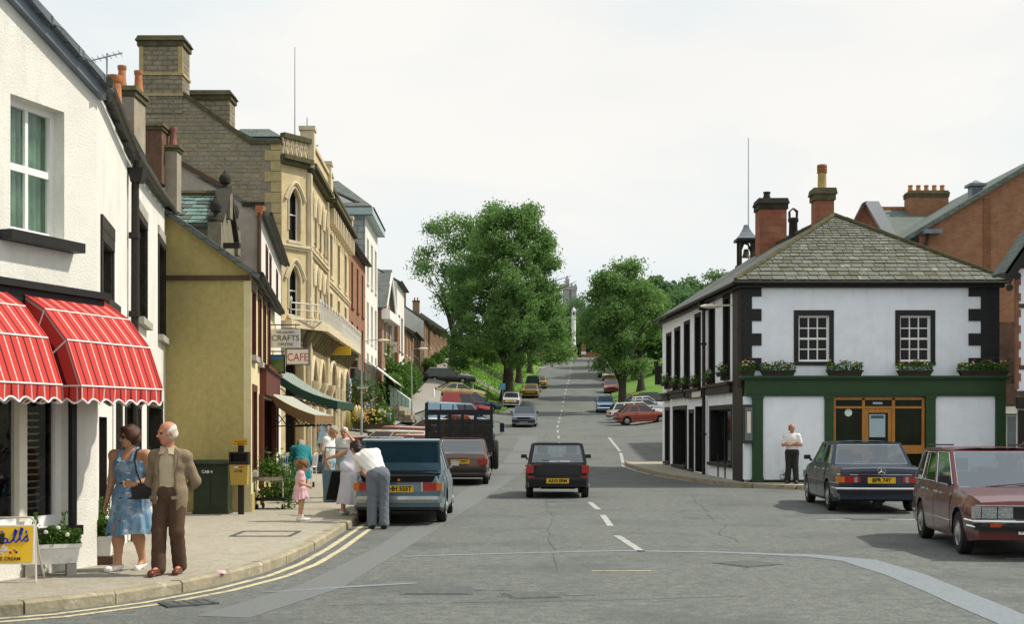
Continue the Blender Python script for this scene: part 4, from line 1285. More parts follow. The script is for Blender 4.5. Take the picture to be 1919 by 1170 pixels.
sg = MB(); fbox(sg, FG3, 1.0, 1.2, PZ(668, 60), PZ(652, 60), .05, 1.0); sb = sg.build('projecting_sign', M('sign_yellow', (.62, .42, .03), .5, .05), bank, world=True)
for (u0, u1, z0, z1, F) in ((3.0, 4.2, .6, 2.9, FG2), (5.6, 6.9, .6, 2.9, FG2)):
 pass
for k, u in enumerate((.35, 2.9, 5.9)):
 mb = MB(); mb.smooth = True; c = FG2.pt(u, 0, .25); mb.lathe([(.22, .6), (.22, .9), (.15, 1.0), (.14, 3.2), (.24, 3.4), (.26, 3.6)], (c[0], c[1], 0), 10); mb.build('column', LIME_TRIM, bank, world=True)
plain_body(bank, [(-16, GB), (-16, 69), (-8.8, 69)], 0, 12.2, RUBBLE)
def mast(x, y, z0, z1, label, r=.03, arm=None):
 mb = MB(); mb.tube([(0, 0, 0), (0, 0, z1 - z0)], [r, r * .5], 6)
 t = thing('mast', label, 'mast', (x, y, z0)); mb.build('pole', GREYMETAL, t)
 if arm:
  m2 = MB(); m2.tube([(0, 0, arm[0] - z0), (arm[1], .2, arm[0] - z0 + arm[2])], r * .8, 5); m2.build('arm', GREYMETAL, t)
 return t
mast(PX(553, 56), 56, 12.5, PZ(88, 56), 'tall thin grey mast on the roof of the sandstone building', .035)
mast(PX(576, 53.5), 53.5, 13, PZ(220, 53.5), 'short roof mast with a side arm above the balustrade', .04, (PZ(272, 53.5), .45, .03))

# ================================================================= red brick house, tall white hotel
def simple_house(name, label, cat, F, zb, zt, holes, wmat, rmat, ridge, depth, wk=None, over=.3, group=None, gut=True):
 t = thing(name, label, cat, (F.pt(F.L / 2, zb)[0], F.pt(F.L / 2, zb)[1], zb), group=group)
 wall(t, F, zb - 1, zt, holes, wmat)
 for h in holes:
  k = dict(wk or {}); k.update(h.get('wk', {})); window(t, F, h, **k)
 a, b = F.pt(-.0, zt, over), F.pt(F.L, zt, over)
 c, d = F.pt(F.L, ridge, -depth / 2), F.pt(0, ridge, -depth / 2)
 roof(t, [a, b, c, d], rmat)
 e, f = F.pt(F.L, zt, -depth), F.pt(0, zt, -depth)
 roof(t, [d, c, e, f], rmat)
 mb = MB()
 for u in (0.0, F.L):
  q = [F.pt(u, zb - 1, 0), F.pt(u, zt - .02, 0), F.pt(u, ridge - .1, -depth / 2), F.pt(u, zt - .02, -depth), F.pt(u, zb - 1, -depth)]
  mb.poly(q)
 mb.quad(F.pt(0, zb - 1, -depth), F.pt(F.L, zb - 1, -depth), F.pt(F.L, zt, -depth), F.pt(0, zt, -depth))
 mb.build('gable_wall', wmat, t, world=True, uv=True)
 if gut: pipe(t, [F.pt(0, zt, over + .05), F.pt(F.L, zt, over + .05)], [.07, .07], IRON, 'gutter')
 return t
FF = Face((-8.8, 69), (-9.05, 79))
hs = []
for k in range(3):
 u = 1.9 + k * 3.1
 hs.append(H(u - .5, u + .5, 8.4, 10.9, rev=.18)); hs.append(H(u - .5, u + .5, 5.0, 7.6, rev=.18))
BLUEP = M('blue_shopfront', (.04, .10, .22), .5, .15, 4)
hs.append(H(1.2, 6.2, 1.6, 4.2, rev=.5, wk=dict(nx=3, ny=1, frame=BLUEP, name='shop_window', sur=BLUEP, surw=.25, sill=BLUEP)))
fh = simple_house('red_brick_house', 'narrow red brick house with blue shopfront next to the sandstone building', 'house', FF, 1.2, 11.7, hs, REDBRICK, SLATE, 13.5, 8, dict(nx=2, ny=2, frame=DKRED, sill=REDSTONE))
mb = MB(); fbox(mb, FF, .8, 7, 4.4, 5.0, 0, .25); mb.build('fascia', M('fascia_dark', (.03, .03, .03), .5), fh, world=True)
mb = MB(); fbox(mb, FF, .0, 1.15, 1.2, 4.4, .003, .05); mb.build('shop_panel', M('pale_blue_paint', (.35, .48, .62), .5, .05), fh, world=True)
FH = Face((-9.05, 79), (-9.24, 88))
hs = []
for k in range(3):
 u = 1.6 + k * 2.9
 for (z0, z1) in ((10.8, 13.6), (7.2, 9.6), (4.0, 6.4)):
  hs.append(H(u - .55, u + .55, z0, z1, rev=.16))
gh = simple_house('white_hotel', 'tall white rendered hotel with a slate hipped roof and pale cornice', 'hotel', FH, 1.8, 15.3, hs, WHITE_REND, SLATE, 17.6, 9, dict(nx=2, ny=2, sur=CREAMP, surw=.1, sill=CREAMP, glass=GLASS_L), .45)
FHs = Face((-13.5, 78.95), (-9.06, 78.95))
wall(gh, FHs, 8, 15.25, [], M('blue_grey_stone', (.27, .30, .30), .9, .2, 3, bump=.02, bscale=10, kind='brick', bw=.7, bh=.4, mortar=.02, col2=(.32, .34, .32)), name='side_wall')
roof(gh, [(-13.8, 78.5, 15.35), (-8.6, 78.5, 15.35), (-11.2, 82.5, 17.65), (-13.8, 82.5, 17.65)], SLATE)
mb = MB(); fbox(mb, FH, -.3, FH.L + .2, 14.85, 15.3, .003, .5); fbox(mb, FHs, 0, FHs.L + .5, 14.85, 15.3, .003, .4); mb.build('cornice', M('pale_blue_cornice', (.36, .46, .46), .7, .1), gh, world=True)
# sloping shop canopy and pale green kiosk
can = thing('sloping_canopy', 'long pale canvas canopy sloping down in front of the white hotel', 'canopy', (-8.6, 82, 4), group=None)
mb = MB(); mb.slab([(-8.9, 78, 5.9), (-7.3, 80, 4.6), (-7.6, 90, 4.6), (-9.2, 88, 5.9)], .06); mb.build('canvas', M('pale_canvas', (.62, .62, .58), .8, .08), can, world=True)
for y in (80, 85, 89.5):
 mb = MB(); mb.tube([(-9.1, y, 4.2), (-7.5, y, 4.55)], .03, 5); mb.build('strut', IRON, can, world=True)
kio = thing('green_kiosk', 'pale green panelled wooden kiosk with sloping top above the stone wall', 'kiosk', (-8.0, 86, 2.2))
PGREEN = M('pale_green_paint', (.36, .47, .42), .6, .08, 3)
mb = MB()
xa, xb = PX(731, 86), PX(768, 86)
for k in range(5):
 a = xa + (xb - xa) * k / 5; b = xa + (xb - xa) * (k + 1) / 5
 za = PZ(722 + 5.5 * k, 86); zb_ = PZ(722 + 5.5 * (k + 1), 86)
 p = MB(); p.hexa([(a + .012, 86, 2.4), (b - .012, 86, 2.4), (b - .012, 88.5, 2.4), (a + .012, 88.5, 2.4)], [(a + .012, 86, za), (b - .012, 86, zb_), (b - .012, 88.5, zb_), (a + .012, 88.5, za)])
 p.build('panel', PGREEN, kio, world=True)
# pieces further up
FI = Face((-9.05, 89), (-8.95, 95.4))
t1 = thing('gabled_stone_house', 'brown stone house with white bargeboards and a steep slate roof past the hotel', 'house', (-9, 92, 2.6))
hI = [H(1.2, 2.4, 7.0, 9.2, rev=.2), H(3.8, 5.0, 7.0, 9.2, rev=.2), H(1.2, 2.4, 3.6, 5.8, rev=.2), H(3.6, 5.2, 3.4, 5.8, rev=.2)]
wall(t1, FI, 1.5, [(0, 10.2), (FI.L / 2, 12.8), (FI.L, 10.2)], hI, BROWNBRICK)
for h in hI: window(t1, FI, h, 2, 2, sur=CREAMP, surw=.12, sill=CREAMP)
roof(t1, [(-14, 88.6, 10.1), (-8.7, 88.6, 10.1), (-8.65, 92.3, 12.9), (-14, 92.3, 12.9)], SLATE)
roof(t1, [(-14, 92.3, 12.9), (-8.65, 92.3, 12.9), (-8.7, 95.6, 10.1), (-14, 95.6, 10.1)], SLATE)
mb = MB()
for a, b in ((0, FI.L / 2), (FI.L, FI.L / 2)):
 mb.hexa([FI.pt(a, 9.9, .4), FI.pt(b, 12.5, .4), FI.pt(b, 12.5, .3), FI.pt(a, 9.9, .3)], [FI.pt(a, 10.25, .4), FI.pt(b, 12.9, .4), FI.pt(b, 12.9, .3), FI.pt(a, 10.25, .3)])
mb.build('bargeboard', WHITEP, t1, world=True)
mb = MB(); fbox(mb, FI, -.2, FI.L, 9.3, 9.9, .003, .6); mb.build('balcony_fascia', WHITEP, t1, world=True)
mb = MB(); mb.quad((-14, 88.9, 1.5), (-9.05, 88.95, 1.5), (-9.05, 88.95, 10.2), (-14, 88.9, 10.2)); mb.build('side_wall', BROWNBRICK, t1, world=True, uv=True)
FJ = Face((-8.62, 96), (-8.72, 103.5))
hJ = [H(1.5, 2.7, 7.6, 10.2, rev=.2), H(4.4, 5.6, 7.6, 10.2, rev=.2)]
t2 = simple_house('white_and_brick_house', 'narrow house with white upper front and red brick ground floor before the terraces', 'house', FJ, 3.2, 12.7, hJ, WHITE_REND, SLATE, 14.6, 6, dict(nx=2, ny=2, sill=DKRED, sur=DKRED))
mb = MB(); fbox(mb, FJ, -.02, FJ.L, 2.8, 9.0 - 2.3, -.2, .06); fbox(mb, FJ, -.02, 1.3, 2.8, 9.4, -.2, .065); mb.build('brick_front', REDBRICK, t2, world=True, uv=True)
# stone terrace cottages, stepping up the hill
def terrace(y0, y1, x0, x1, zb, zt, n, label, group, rise=2.0, chim=True):
 F = Face((x0, y0), (x1, y1)); hs = []
 for k in range(n):
  u = F.L * (k + .5) / n
  hs.append(H(u - .45, u + .45, zt - 2.0, zt - .55, rev=.15)); hs.append(H(u - .45, u + .45, zb + .9, zb + 2.3, rev=.15))
 t = simple_house('terraced_cottage', label, 'cottage', F, zb, zt, hs, BROWNBRICK, SLATE_GREEN, zt + rise, 6.5, dict(nx=2, ny=2, sur=REDSTONE, surw=.14, sill=CREAMP), .25, group)
 if chim: c = F.pt(.5, 0, -3.2); chimney(t, c[:2], .9, .6, zt + rise - .7, zt + rise + 1.5, BROWNBRICK, MOSSCAP, [(-.2, 0, .4, .11, TERRA), (.2, 0, .4, .11, TERRA)])
 return t
G_ = 'stone terraced cottages beside the footpath'
terrace(104, 114.5, -8.75, -8.85, 4.4, 9.75, 3, 'lowest terraced cottage, joining the white and brick house', G_)
terrace(114.6, 126, -8.85, -8.95, 5.4, 10.3, 3, 'second terraced cottage up, with lower roof just before the white gable end', G_, 2.0, False)
ys = [128, 142, 156, 170, 184, 198]
lab = ['terraced cottage whose white gable end rises behind the lower pair', 'second cottage beyond the white gable end', 'third cottage beyond the white gable end', 'fourth cottage beyond the white gable end', 'farthest terraced cottage, half hidden by the big tree']
for i in range(5):
 zt = [12.5, 13.1, 13.9, 14.8, 15.9][i]; zb = [7, 8.3, 9.8, 11.3, 12.6][i]
 t = terrace(ys[i], ys[i + 1] - .1, -8.8 - .25 * i, -9.05 - .25 * i, zb - .6, zt, 4, lab[i], G_, 2.4, i in (1, 3))
 if i == 0:
  mb = MB(); mb.poly([(-8.82, 127.9, 5.5), (-8.82, 127.9, 12.4), (-12, 127.9, 14.7), (-15.3, 127.9, 12.4), (-15.3, 127.9, 5.5)]); mb.build('white_gable', WHITE_REND, t, world=True)
bgd = thing('grey_slate_hall', 'large building with a dark slate roof rising behind the terraced cottages', 'building', (-22, 175, 9))
roof(bgd, [(-32, 168, 14), (-14.5, 168, 14), (-16.5, 176, 23.5), (-30, 176, 23.5)], SLATE)
mb = MB(); mb.box(-31, -15, 168.6, 184, 6, 14.2); mb.build('wall', RUBBLE, bgd, world=True)
# ================================================================= right: the white pub with its green shopfront
pub = thing('white_pub', 'white two storey corner pub with black quoins, slate hipped roof and green shopfront', 'pub', (10.5, 38, .1))
YF = 37.6
FPs = Face((5.97, 50.8), (6.8, YF)); FPf = Face((6.8, YF), (14.26, YF))
EZ = 6.0
side = []
for (a, b, t, bo) in ((1250.5, 1258, 630, 724), (1266, 1274.5, 620, 728), (1284, 1292.5, 608, 728), (1304, 1313, 594, 726), (1330.5, 1339.5, 578, 718), (1357.5, 1367.5, 560, 706)):
 side.append(HP(FPs, a, b, t, bo, rev=.2))
lo = [HP(FPs, 1332, 1371, 768, 868, rev=.25), HP(FPs, 1303, 1317, 762, 905, rev=.3), HP(FPs, 1293, 1300, 775, 880, rev=.3), HP(FPs, 1263, 1287, 768, 872, rev=.3), HP(FPs, 1248, 1255, 770, 865, rev=.3)]
lo[1]['z0'] = .2
for h in side: h['rev'] = .34
wall(pub, FPs, -.2, EZ, side + lo, WHITE_PUB, rmat=BLACKP)  # reveals coloured black to put the recess shade into the side openings
GLASSD = GLASS
for h in side: window(pub, FPs, h, 2, 4, frame=BLACKP, sur=SOOT_SHADE, surw=.11, sill=SOOT_SHADE, rev=.2, bar=.03)
for i, h in enumerate(lo):
 if i == 1: door(pub, FPs, h['u0'], h['u1'], h['z0'], h['z1'], BLACKP, .3, BLACKP)
 else: window(pub, FPs, h, (3, 1, 1, 2, 1)[i], 1, frame=BLACKP, sur=BLACKP, surw=.12, sill=BLACKP, rev=.25, bar=.07, name='shop_window')
for (a, b, z0, z1) in ((1328, 1374, 2.78, 3.02), (1291, 1318, 2.74, 2.98), (1260, 1288, 2.8, 3.0), (1246, 1257, 2.76, 2.96)):
 mb = MB(); u0, u1 = FPs.u(a), FPs.u(b); fbox(mb, FPs, min(u0, u1), max(u0, u1), z0, z1, -.01, .12); fbox(mb, FPs, min(u0, u1) - .05, max(u0, u1) + .05, z1 + .002, z1 + .1, -.01, .2)
 mb.build('fascia', BLACKP if a != 1258 else BROWN, pub, world=True)
mb = MB(); u = FPs.u(1303); fbox(mb, FPs, u + .1, u + 1.5, 2.76, 2.95, .12, .14); mb.build('name_board', CREAMP, pub, world=True)
for px in (1347, 1360):
 mb = MB(); u = FPs.u(px); fbox(mb, FPs, u - .04, u + .04, .15, .86, .0, .03); mb.build('batten', BLACKP, pub, world=True)
mb = MB(); u = FPs.u(1376); fbox(mb, FPs, u, FPs.L + .015, .05, 5.9, -.01, .05); mb.build('corner_pilaster', BLACKP, pub, world=True)
fbx = MB(); fbox(fbx, FPs, FPs.u(1388), FPs.L + .02, 2.9, 5.9, -.01, .09); fbx.build('corner_pilaster', SOOT_SHADE, pub, world=True)
pipe(pub, [FPs.pt(FPs.u(1326), 5.9, .12), FPs.pt(FPs.u(1326), .15, .12)], [.06, .06], IRON, collars=(4.5, 3, 1.5))
hb = MB(); hb.cbox(FPs.pt(FPs.u(1326), 5.75, .14), (.26, .26, .26), 0, 1.3); hb.build('hopper', IRON, pub, world=True)
lt = MB(); lt.smooth = True; c = FPs.pt(FPs.u(1372), 5.42, .65); lt.ell(c, (.34, .12, .07), 10, 6); lt.tube([FPs.pt(FPs.u(1374), 5.45, 0), c], .03, 6); lt.build('wall_lamp', CREAMP, pub, world=True)
# front wall and its quoins
hf = [HP(FPf, 1497, 1554, 592, 678, rev=.13), HP(FPf, 1687, 1744, 592, 678, rev=.13)]
hd = H(FPf.u(1563), FPf.u(1733), .1, PZ(746, YF), rev=.25)
wall(pub, FPf, -.2, EZ, hf + [hd], WHITE_PUB)
for h in hf: window(pub, FPf, h, 3, 4, sur=BLACKP, surw=.14, sill=BLACKP, panes=True, fw=.05, bar=.035, rev=.13, sillw=.05)
QB = M('black_quoin', (.016, .017, .016), .6, .2, 5, bump=.006, bscale=20)
z = 3.05; k = 0
while z < EZ - .12:
 w_ = .52 if k % 2 else .27
 if k % 2 == 0: wa, wb = .24, .50
 else: wa, wb = .52, .86
 z1 = min(z + .36, EZ - .1)
 mb = MB(); mb.box(6.74, 6.8 + wa, YF - .035, YF + .3, z, z1 - .006); mb.build('quoin', QB, pub, world=True)
 mb = MB(); mb.box(14.26 - wb, 14.30, YF - .035, YF + .3, z, z1 - .006); mb.build('quoin', QB, pub, world=True)
 z = z1; k += 1
# roof
e0 = Vector((6.52, YF - .25, 6.0)); e1 = Vector((14.5, YF - .25, 6.0)); ap = Vector((10.4, 41.3, 8.55)); rb_ = Vector((9.6, 50.9, 8.55)); l1 = Vector((5.68, 50.9, 6.0)); r1 = Vector((13.6, 50.9, 6.0))
roof(pub, [e0, e1, ap], SLATE, .09)
roof(pub, [l1, e0, ap, rb_], SLATE, .09)
roof(pub, [e1, r1, rb_, ap], SLATE, .09)
plain_body(pub, [(14.26, YF), (13.4, 50.8), (5.97, 50.8)], -.2, 6, WHITE_PUB)
mb = MB(); mb.poly([(5.97, 50.8, 6.0), (13.4, 50.8, 6.0), (9.6, 50.8, 8.5)]); mb.build('rear_gable', WHITE_PUB, pub, world=True)
ns = slate_courses(pub, e0 + Vector((.05, 0, .02)), e1 + Vector((-.05, 0, .02)), ap, ap, lambda t: .29 - .15 * t, lambda t: .34 - .13 * t, [SLATE_1, SLATE_1, SLATE_1, SLATE_2, SLATE_3])
def ridge(a, b, r=.075, m=MOSSCAP, n=14):
 for i in range(n):
  p, q = a.lerp(b, i / n), a.lerp(b, (i + .97) / n)
  mb = MB(); mb.tube([p + Vector((0, 0, .04)), q + Vector((0, 0, .05))], r * random.uniform(.92, 1.08), 6); mb.build('ridge_tile', m, pub, world=True)
ridge(e0, ap); ridge(e1, ap); ridge(ap, rb_, n=20)
mb = MB(); mb.smooth = True; mb.tube([e0 + Vector((-.02, -.06, -.05)), e1 + Vector((.02, -.06, -.05))], .042, 8); mb.build('gutter', IRON, pub, world=True)
mb = MB(); mb.tube([l1 + Vector((-.05, 0, -.06)), e0 + Vector((-.05, 0, -.06))], .06, 8); mb.build('gutter', IRON, pub, world=True)
mb = MB(); fbox(mb, FPf, -.2, FPf.L + .15, 5.82, 5.93, 0, .16); fbox(mb, FPs, 0, FPs.L, 5.82, 5.93, 0, .18); mb.build('soffit', BLACKP, pub, world=True)
# chimneys, cowl, bell turret
chimney(pub, (PX(1445, 48), 48), 1.0, .9, 7.2, PZ(375, 48), REDSTONE, SOOT_SHADE, [(-.15, 0, .3, .14, SOOT_SHADE)], caph=.42, over=.1)
chimney(pub, (PX(1542, 43), 43), .62, .62, 7.9, PZ(355, 43), REDSTONE, MOSSCAP, [], caph=.42, over=.1)
mb = MB(); mb.smooth = True; c = (PX(1541, 43), 43, PZ(356, 43)); mb.lathe([(.17, 0), (.15, .1), (.14, .55), (.145, .56)], c, 14); mb.build('chimney_pot', POT_Y, pub, world=True)
mb = MB(); mb.smooth = True
mb.lathe([(.14, .55), (.17, .57), (.17, .62), (.15, .64), (.17, .66), (.17, .71), (.15, .73), (.17, .75), (.17, .80), (.155, .84), (.11, .84), (.1, .6)], c, 14); mb.build('chimney_pot', M('dark_terracotta', (.26, .105, .035), .8, .2), pub, world=True)
mb = MB(); mb.smooth = True; c = (PX(1487, 45.5), 45.5, 7.9)
mb.lathe([(.2, 0), (.17, .5), (.15, 1.1), (.19, 1.15), (.19, 1.25), (.05, 1.3)], c, 10)
for a in range(4): mb.tube([(c[0] + .17 * math.cos(a * 1.57 + .7), c[1] + .17 * math.sin(a * 1.57 + .7), c[2] + 1.2), (c[0] + .19 * math.cos(a * 1.57 + .7), c[1] + .19 * math.sin(a * 1.57 + .7), c[2] + 1.5), (c[0], c[1], c[2] + 1.62)], .03, 5)
mb.build('chimney_cowl', BLACKP, pub, world=True)
bx, by = PX(1402, 51), 51.4
mb = MB(); mb.cbox((bx, by, 7.9), (.75, .75, .7)); mb.build('turret_base', SOOT_SHADE, pub, world=True)
for dx in (-.27, .27):
 for dy in (-.27, .27):
  mb = MB(); mb.cbox((bx + dx, by + dy, 8.7), (.1, .1, .98)); mb.build('turret_post', IRON, pub, world=True)
  mb = MB(); mb.tube([(bx + dx * .9, by + dy, 8.85), (bx + dx * .5, by + dy, 9.12), (bx, by + dy, 9.17)], .045, 5); mb.build('turret_arch', IRON, pub, world=True)
mb = MB(); mb.cbox((bx, by, 9.24), (.86, .86, .1))
mb.build('turret_cornice', IRON, pub, world=True)
mb = MB(); mb.rings([[(bx + s * r, by + t * r, z) for s, t in ((-1, -1), (1, -1), (1, 1), (-1, 1))] for r, z in ((.43, 9.29), (.30, 9.4), (.2, 9.55), (.12, 9.72), (.08, 9.86))]); mb.build('turret_roof', LEAD, pub, world=True)
mb = MB(); mb.smooth = True; mb.lathe([(.02, .35), (.09, .33), (.12, .15), (.17, 0), (.1, 0)], (bx, by, 8.55), 10); mb.build('bell', M('bell_bronze', (.08, .07, .04), .5, .2, metal=.6), pub, world=True)
# green shopfront, standing a little proud of the wall
FO = .32
def fz(py): return PZ(py, YF - FO)
FPx = Face((6.8, YF - FO), (14.26, YF - FO))
def fu(px): return FPx.u(px)
def gbox(name, a, b, pt, pb, o0, o1, mat, par=None):
 mb = MB(); fbox(mb, FPx, fu(a), fu(b), fz(pb), fz(pt), o0, o1); return mb.build(name, mat, par or pub, world=True)
gbox('shopfront_fascia', 1398, 1884, 712.3, 743, -FO, .06, DKGREEN)
gbox('shopfront_cornice', 1388, 1894, 705, 709, -FO, .22, DKGREEN); gbox('shopfront_cornice', 1393, 1889, 709.2, 712.2, -FO, .14, DKGREEN)
gbox('shopfront_moulding', 1398, 1884, 735.5, 738.5, .06, .085, DKGREEN)
for (a, b) in ((1410.5, 1430), (1546, 1562), (1735, 1753), (1866, 1884)):
 gbox('pilaster', a, b, 743.2, 912, -FO, .05, DKGREEN); gbox('pilaster_base', a - 1, b + 1, 895, 912, -.05, .08, DKGREEN); gbox('pilaster_cap', a - 1, b + 1, 743.4, 748, -.05, .08, DKGREEN)
gbox('white_panel', 1430.3, 1545.7, 743.2, 900, -FO, -.02, WHITE_PUB); gbox('white_panel', 1753.3, 1865.7, 743.2, 900, -FO, -.02, WHITE_PUB)
gbox('white_panel', 1396, 1410.2, 743.2, 900, -FO, -.06, WHITE_PUB)
gbox('plinth', 1430.3, 1545.7, 900.2, 912, -FO, .0, SOOT_SHADE); gbox('plinth', 1753.3, 1865.7, 900.2, 912, -FO, .0, SOOT_SHADE)
nb = gbox('notice_case', 1393, 1411, 759, 832, -.05, .12, DKGREEN2); gbox('notice_glass', 1395, 1409, 764, 826, .121, .126, GLASS_L, nb); gbox('notice', 1399, 1406, 772, 812, .127, .13, CREAMP, nb)
# timber door screen
ds = thing('door_screen', None, None); bpy.data.objects.remove(ds)
wd = MB()
for (a, b, t, bo) in ((1562.5, 1567.5, 745, 908), (1617, 1622, 746.5, 908), (1673, 1678.5, 746.5, 908), (1729, 1734, 745, 908), (1567.8, 1728.7, 745, 750), (1567.8, 1616.7, 762, 766), (1622.3, 1672.7, 762, 766), (1678.8, 1728.7, 762, 766), (1678.8, 1728.7, 835, 851), (1567.8, 1616.7, 835, 851)):
 fbox(wd, FPx, fu(a), fu(b), fz(bo), fz(t), -.14, -.04)
wdo = wd.build('timber_screen', WOOD, pub, world=True)
DIMG = M('dim_green_interior', (.010, .016, .006), .15, .3, 2, spec=.14)
for (a, b, t, bo) in ((1567.8, 1616.7, 750, 762), (1622.3, 1672.7, 750, 762), (1678.8, 1728.7, 750, 762), (1567.8, 1616.7, 766, 835), (1678.8, 1728.7, 766, 835), (1567.8, 1616.7, 851, 907), (1678.8, 1728.7, 851, 907)):
 gbox('pane', a, b, t, bo, -.115, -.105, DIMG, wdo)
dr = MB()
for (a, b, t, bo) in ((1622.5, 1629, 766.4, 907), (1666, 1672.5, 766.4, 907), (1629.2, 1665.8, 766.4, 774), (1629.2, 1665.8, 846, 862), (1629.2, 1665.8, 893, 907)):
 fbox(dr, FPx, fu(a), fu(b), fz(bo), fz(t), -.12, -.06)
dro = dr.build('door', WOOD, pub, world=True)
gbox('pane', 1629.2, 1665.8, 774, 846, -.10, -.09, DIMG, dro)
gbox('notice', 1631, 1661, 777, 820, -.088, -.084, M('notice_paper', (.36, .50, .55), .7, .12, 14), dro)
gbox('notice_heading', 1634, 1658, 779, 785, -.0835, -.081, M('notice_ink', (.08, .12, .15), .7), dro)
gbox('door_number', 1638, 1656, 754, 758, -.104, -.1, M('notice_blue', (.35, .5, .6), .6), wdo)
mb = MB(); c = FPx.pt(fu(1592), fz(774), -.10); mb.lathe([(.11, 0), (.11, -.006)], c, 18, 'y'); mb.build('round_sticker', M('pale_sticker', (.62, .74, .66), .6), wdo, world=True)

# ================================================================= leafy plants
LEAVES = {}
def leaf_mat(name, col, tr=.35, hue=.35):
 if name in MATS: return MATS[name]
 m = bpy.data.materials.new(name); m.use_nodes = True
 nt = m.node_tree; nt.nodes.clear(); L = nt.links.new
 o = _n(nt, 'ShaderNodeOutputMaterial')
 at = _n(nt, 'ShaderNodeAttribute'); at.attribute_name = 'tint'
 hs = _n(nt, 'ShaderNodeHueSaturation')
 hs.inputs['Color'].default_value = (*col, 1)
 mv = _n(nt, 'ShaderNodeMapRange'); mv.inputs['To Min'].default_value = .55; mv.inputs['To Max'].default_value = 1.5
 L(at.outputs['Fac'], mv.inputs['Value']); L(mv.outputs[0], hs.inputs['Value'])
 mh = _n(nt, 'ShaderNodeMapRange'); mh.inputs['To Min'].default_value = .515; mh.inputs['To Max'].default_value = .485
 L(at.outputs['Fac'], mh.inputs['Value']); L(mh.outputs[0], hs.inputs['Hue'])
 d = _n(nt, 'ShaderNodeBsdfPrincipled'); d.inputs['Roughness'].default_value = .55; d.inputs['Specular IOR Level'].default_value = .25
 L(hs.outputs[0], d.inputs['Base Color'])
 t = _n(nt, 'ShaderNodeBsdfTranslucent')
 L(hs.outputs[0], t.inputs['Color'])
 mx = _n(nt, 'ShaderNodeMixShader'); mx.inputs[0].default_value = tr
 L(d.outputs[0], mx.inputs[1]); L(t.outputs[0], mx.inputs[2]); L(mx.outputs[0], o.inputs['Surface'])
 MATS[name] = m
 return m
LEAF = leaf_mat('leaf_green', (.148, .268, .078), .56)
LEAF_D = leaf_mat('leaf_dark', (.115, .215, .085), .52)
LEAF_P = leaf_mat('plant_leaf', (.085, .18, .03), .35)
BARK = M('bark', (.055, .047, .038), .95, .3, 3, bump=.04, bscale=8, stretch=(3, 3, .6))

def leaf_cloud(pts, nrm, size, tint, mat, name, parent, jitter=.9):
 n = len(pts)
 a = rng.normal(size=(n, 3)); a += nrm * .9
 a /= np.linalg.norm(a, axis=1, keepdims=True) + 1e-9
 b = rng.normal(size=(n, 3)); t = np.cross(a, b); t /= np.linalg.norm(t, axis=1, keepdims=True) + 1e-9
 s = np.cross(a, t)
 sz = size * rng.uniform(.6, 1.35, (n, 1))
 fold = a * sz * .25
 V = np.stack([pts - t * sz, pts - s * sz * .55 + fold, pts + t * sz, pts + s * sz * .55 + fold], 1).reshape(-1, 3)
 F = np.arange(4 * n).reshape(-1, 4)
 F = np.concatenate([F[:, [0, 1, 2]], F[:, [0, 2, 3]]])
 me = mesh_np(name, V, F, mat)
 at = me.attributes.new('tint', 'FLOAT', 'POINT')
 at.data.foreach_set('value', np.repeat(np.clip(tint, 0, 1), 4).astype(np.float32))
 o = bpy.data.objects.new(name, me); COL.objects.link(o); o.parent = parent
 return o

def crown(parent, lobes, n, size, mat, name='crown'):
 """leaves through the outer part of many uneven clumps; returns one mesh"""
 w = np.array([max(l[3]) ** 2 for l in lobes]) if isinstance(lobes[0][3], tuple) else np.array([l[3] ** 2 for l in lobes])
 w = w / w.sum()
 idx = rng.choice(len(lobes), n, p=w)
 C = np.array([l[:3] for l in lobes])[idx]; Rr = np.array([l[3] for l in lobes])[idx]
 d = rng.normal(size=(n, 3)); d /= np.linalg.norm(d, axis=1, keepdims=True)
 rad = Rr * (rng.uniform(.1, 1.0, n) ** .6) * (1 + .22 * rng.normal(size=n))
 P = C + d * rad[:, None] * np.array([1, 1, .72])
 lob_t = rng.uniform(.3, .7, len(lobes))[idx]
 tint = lob_t + rng.normal(0, .15, n)
 return leaf_cloud(P, d, size, tint, mat, name, parent)

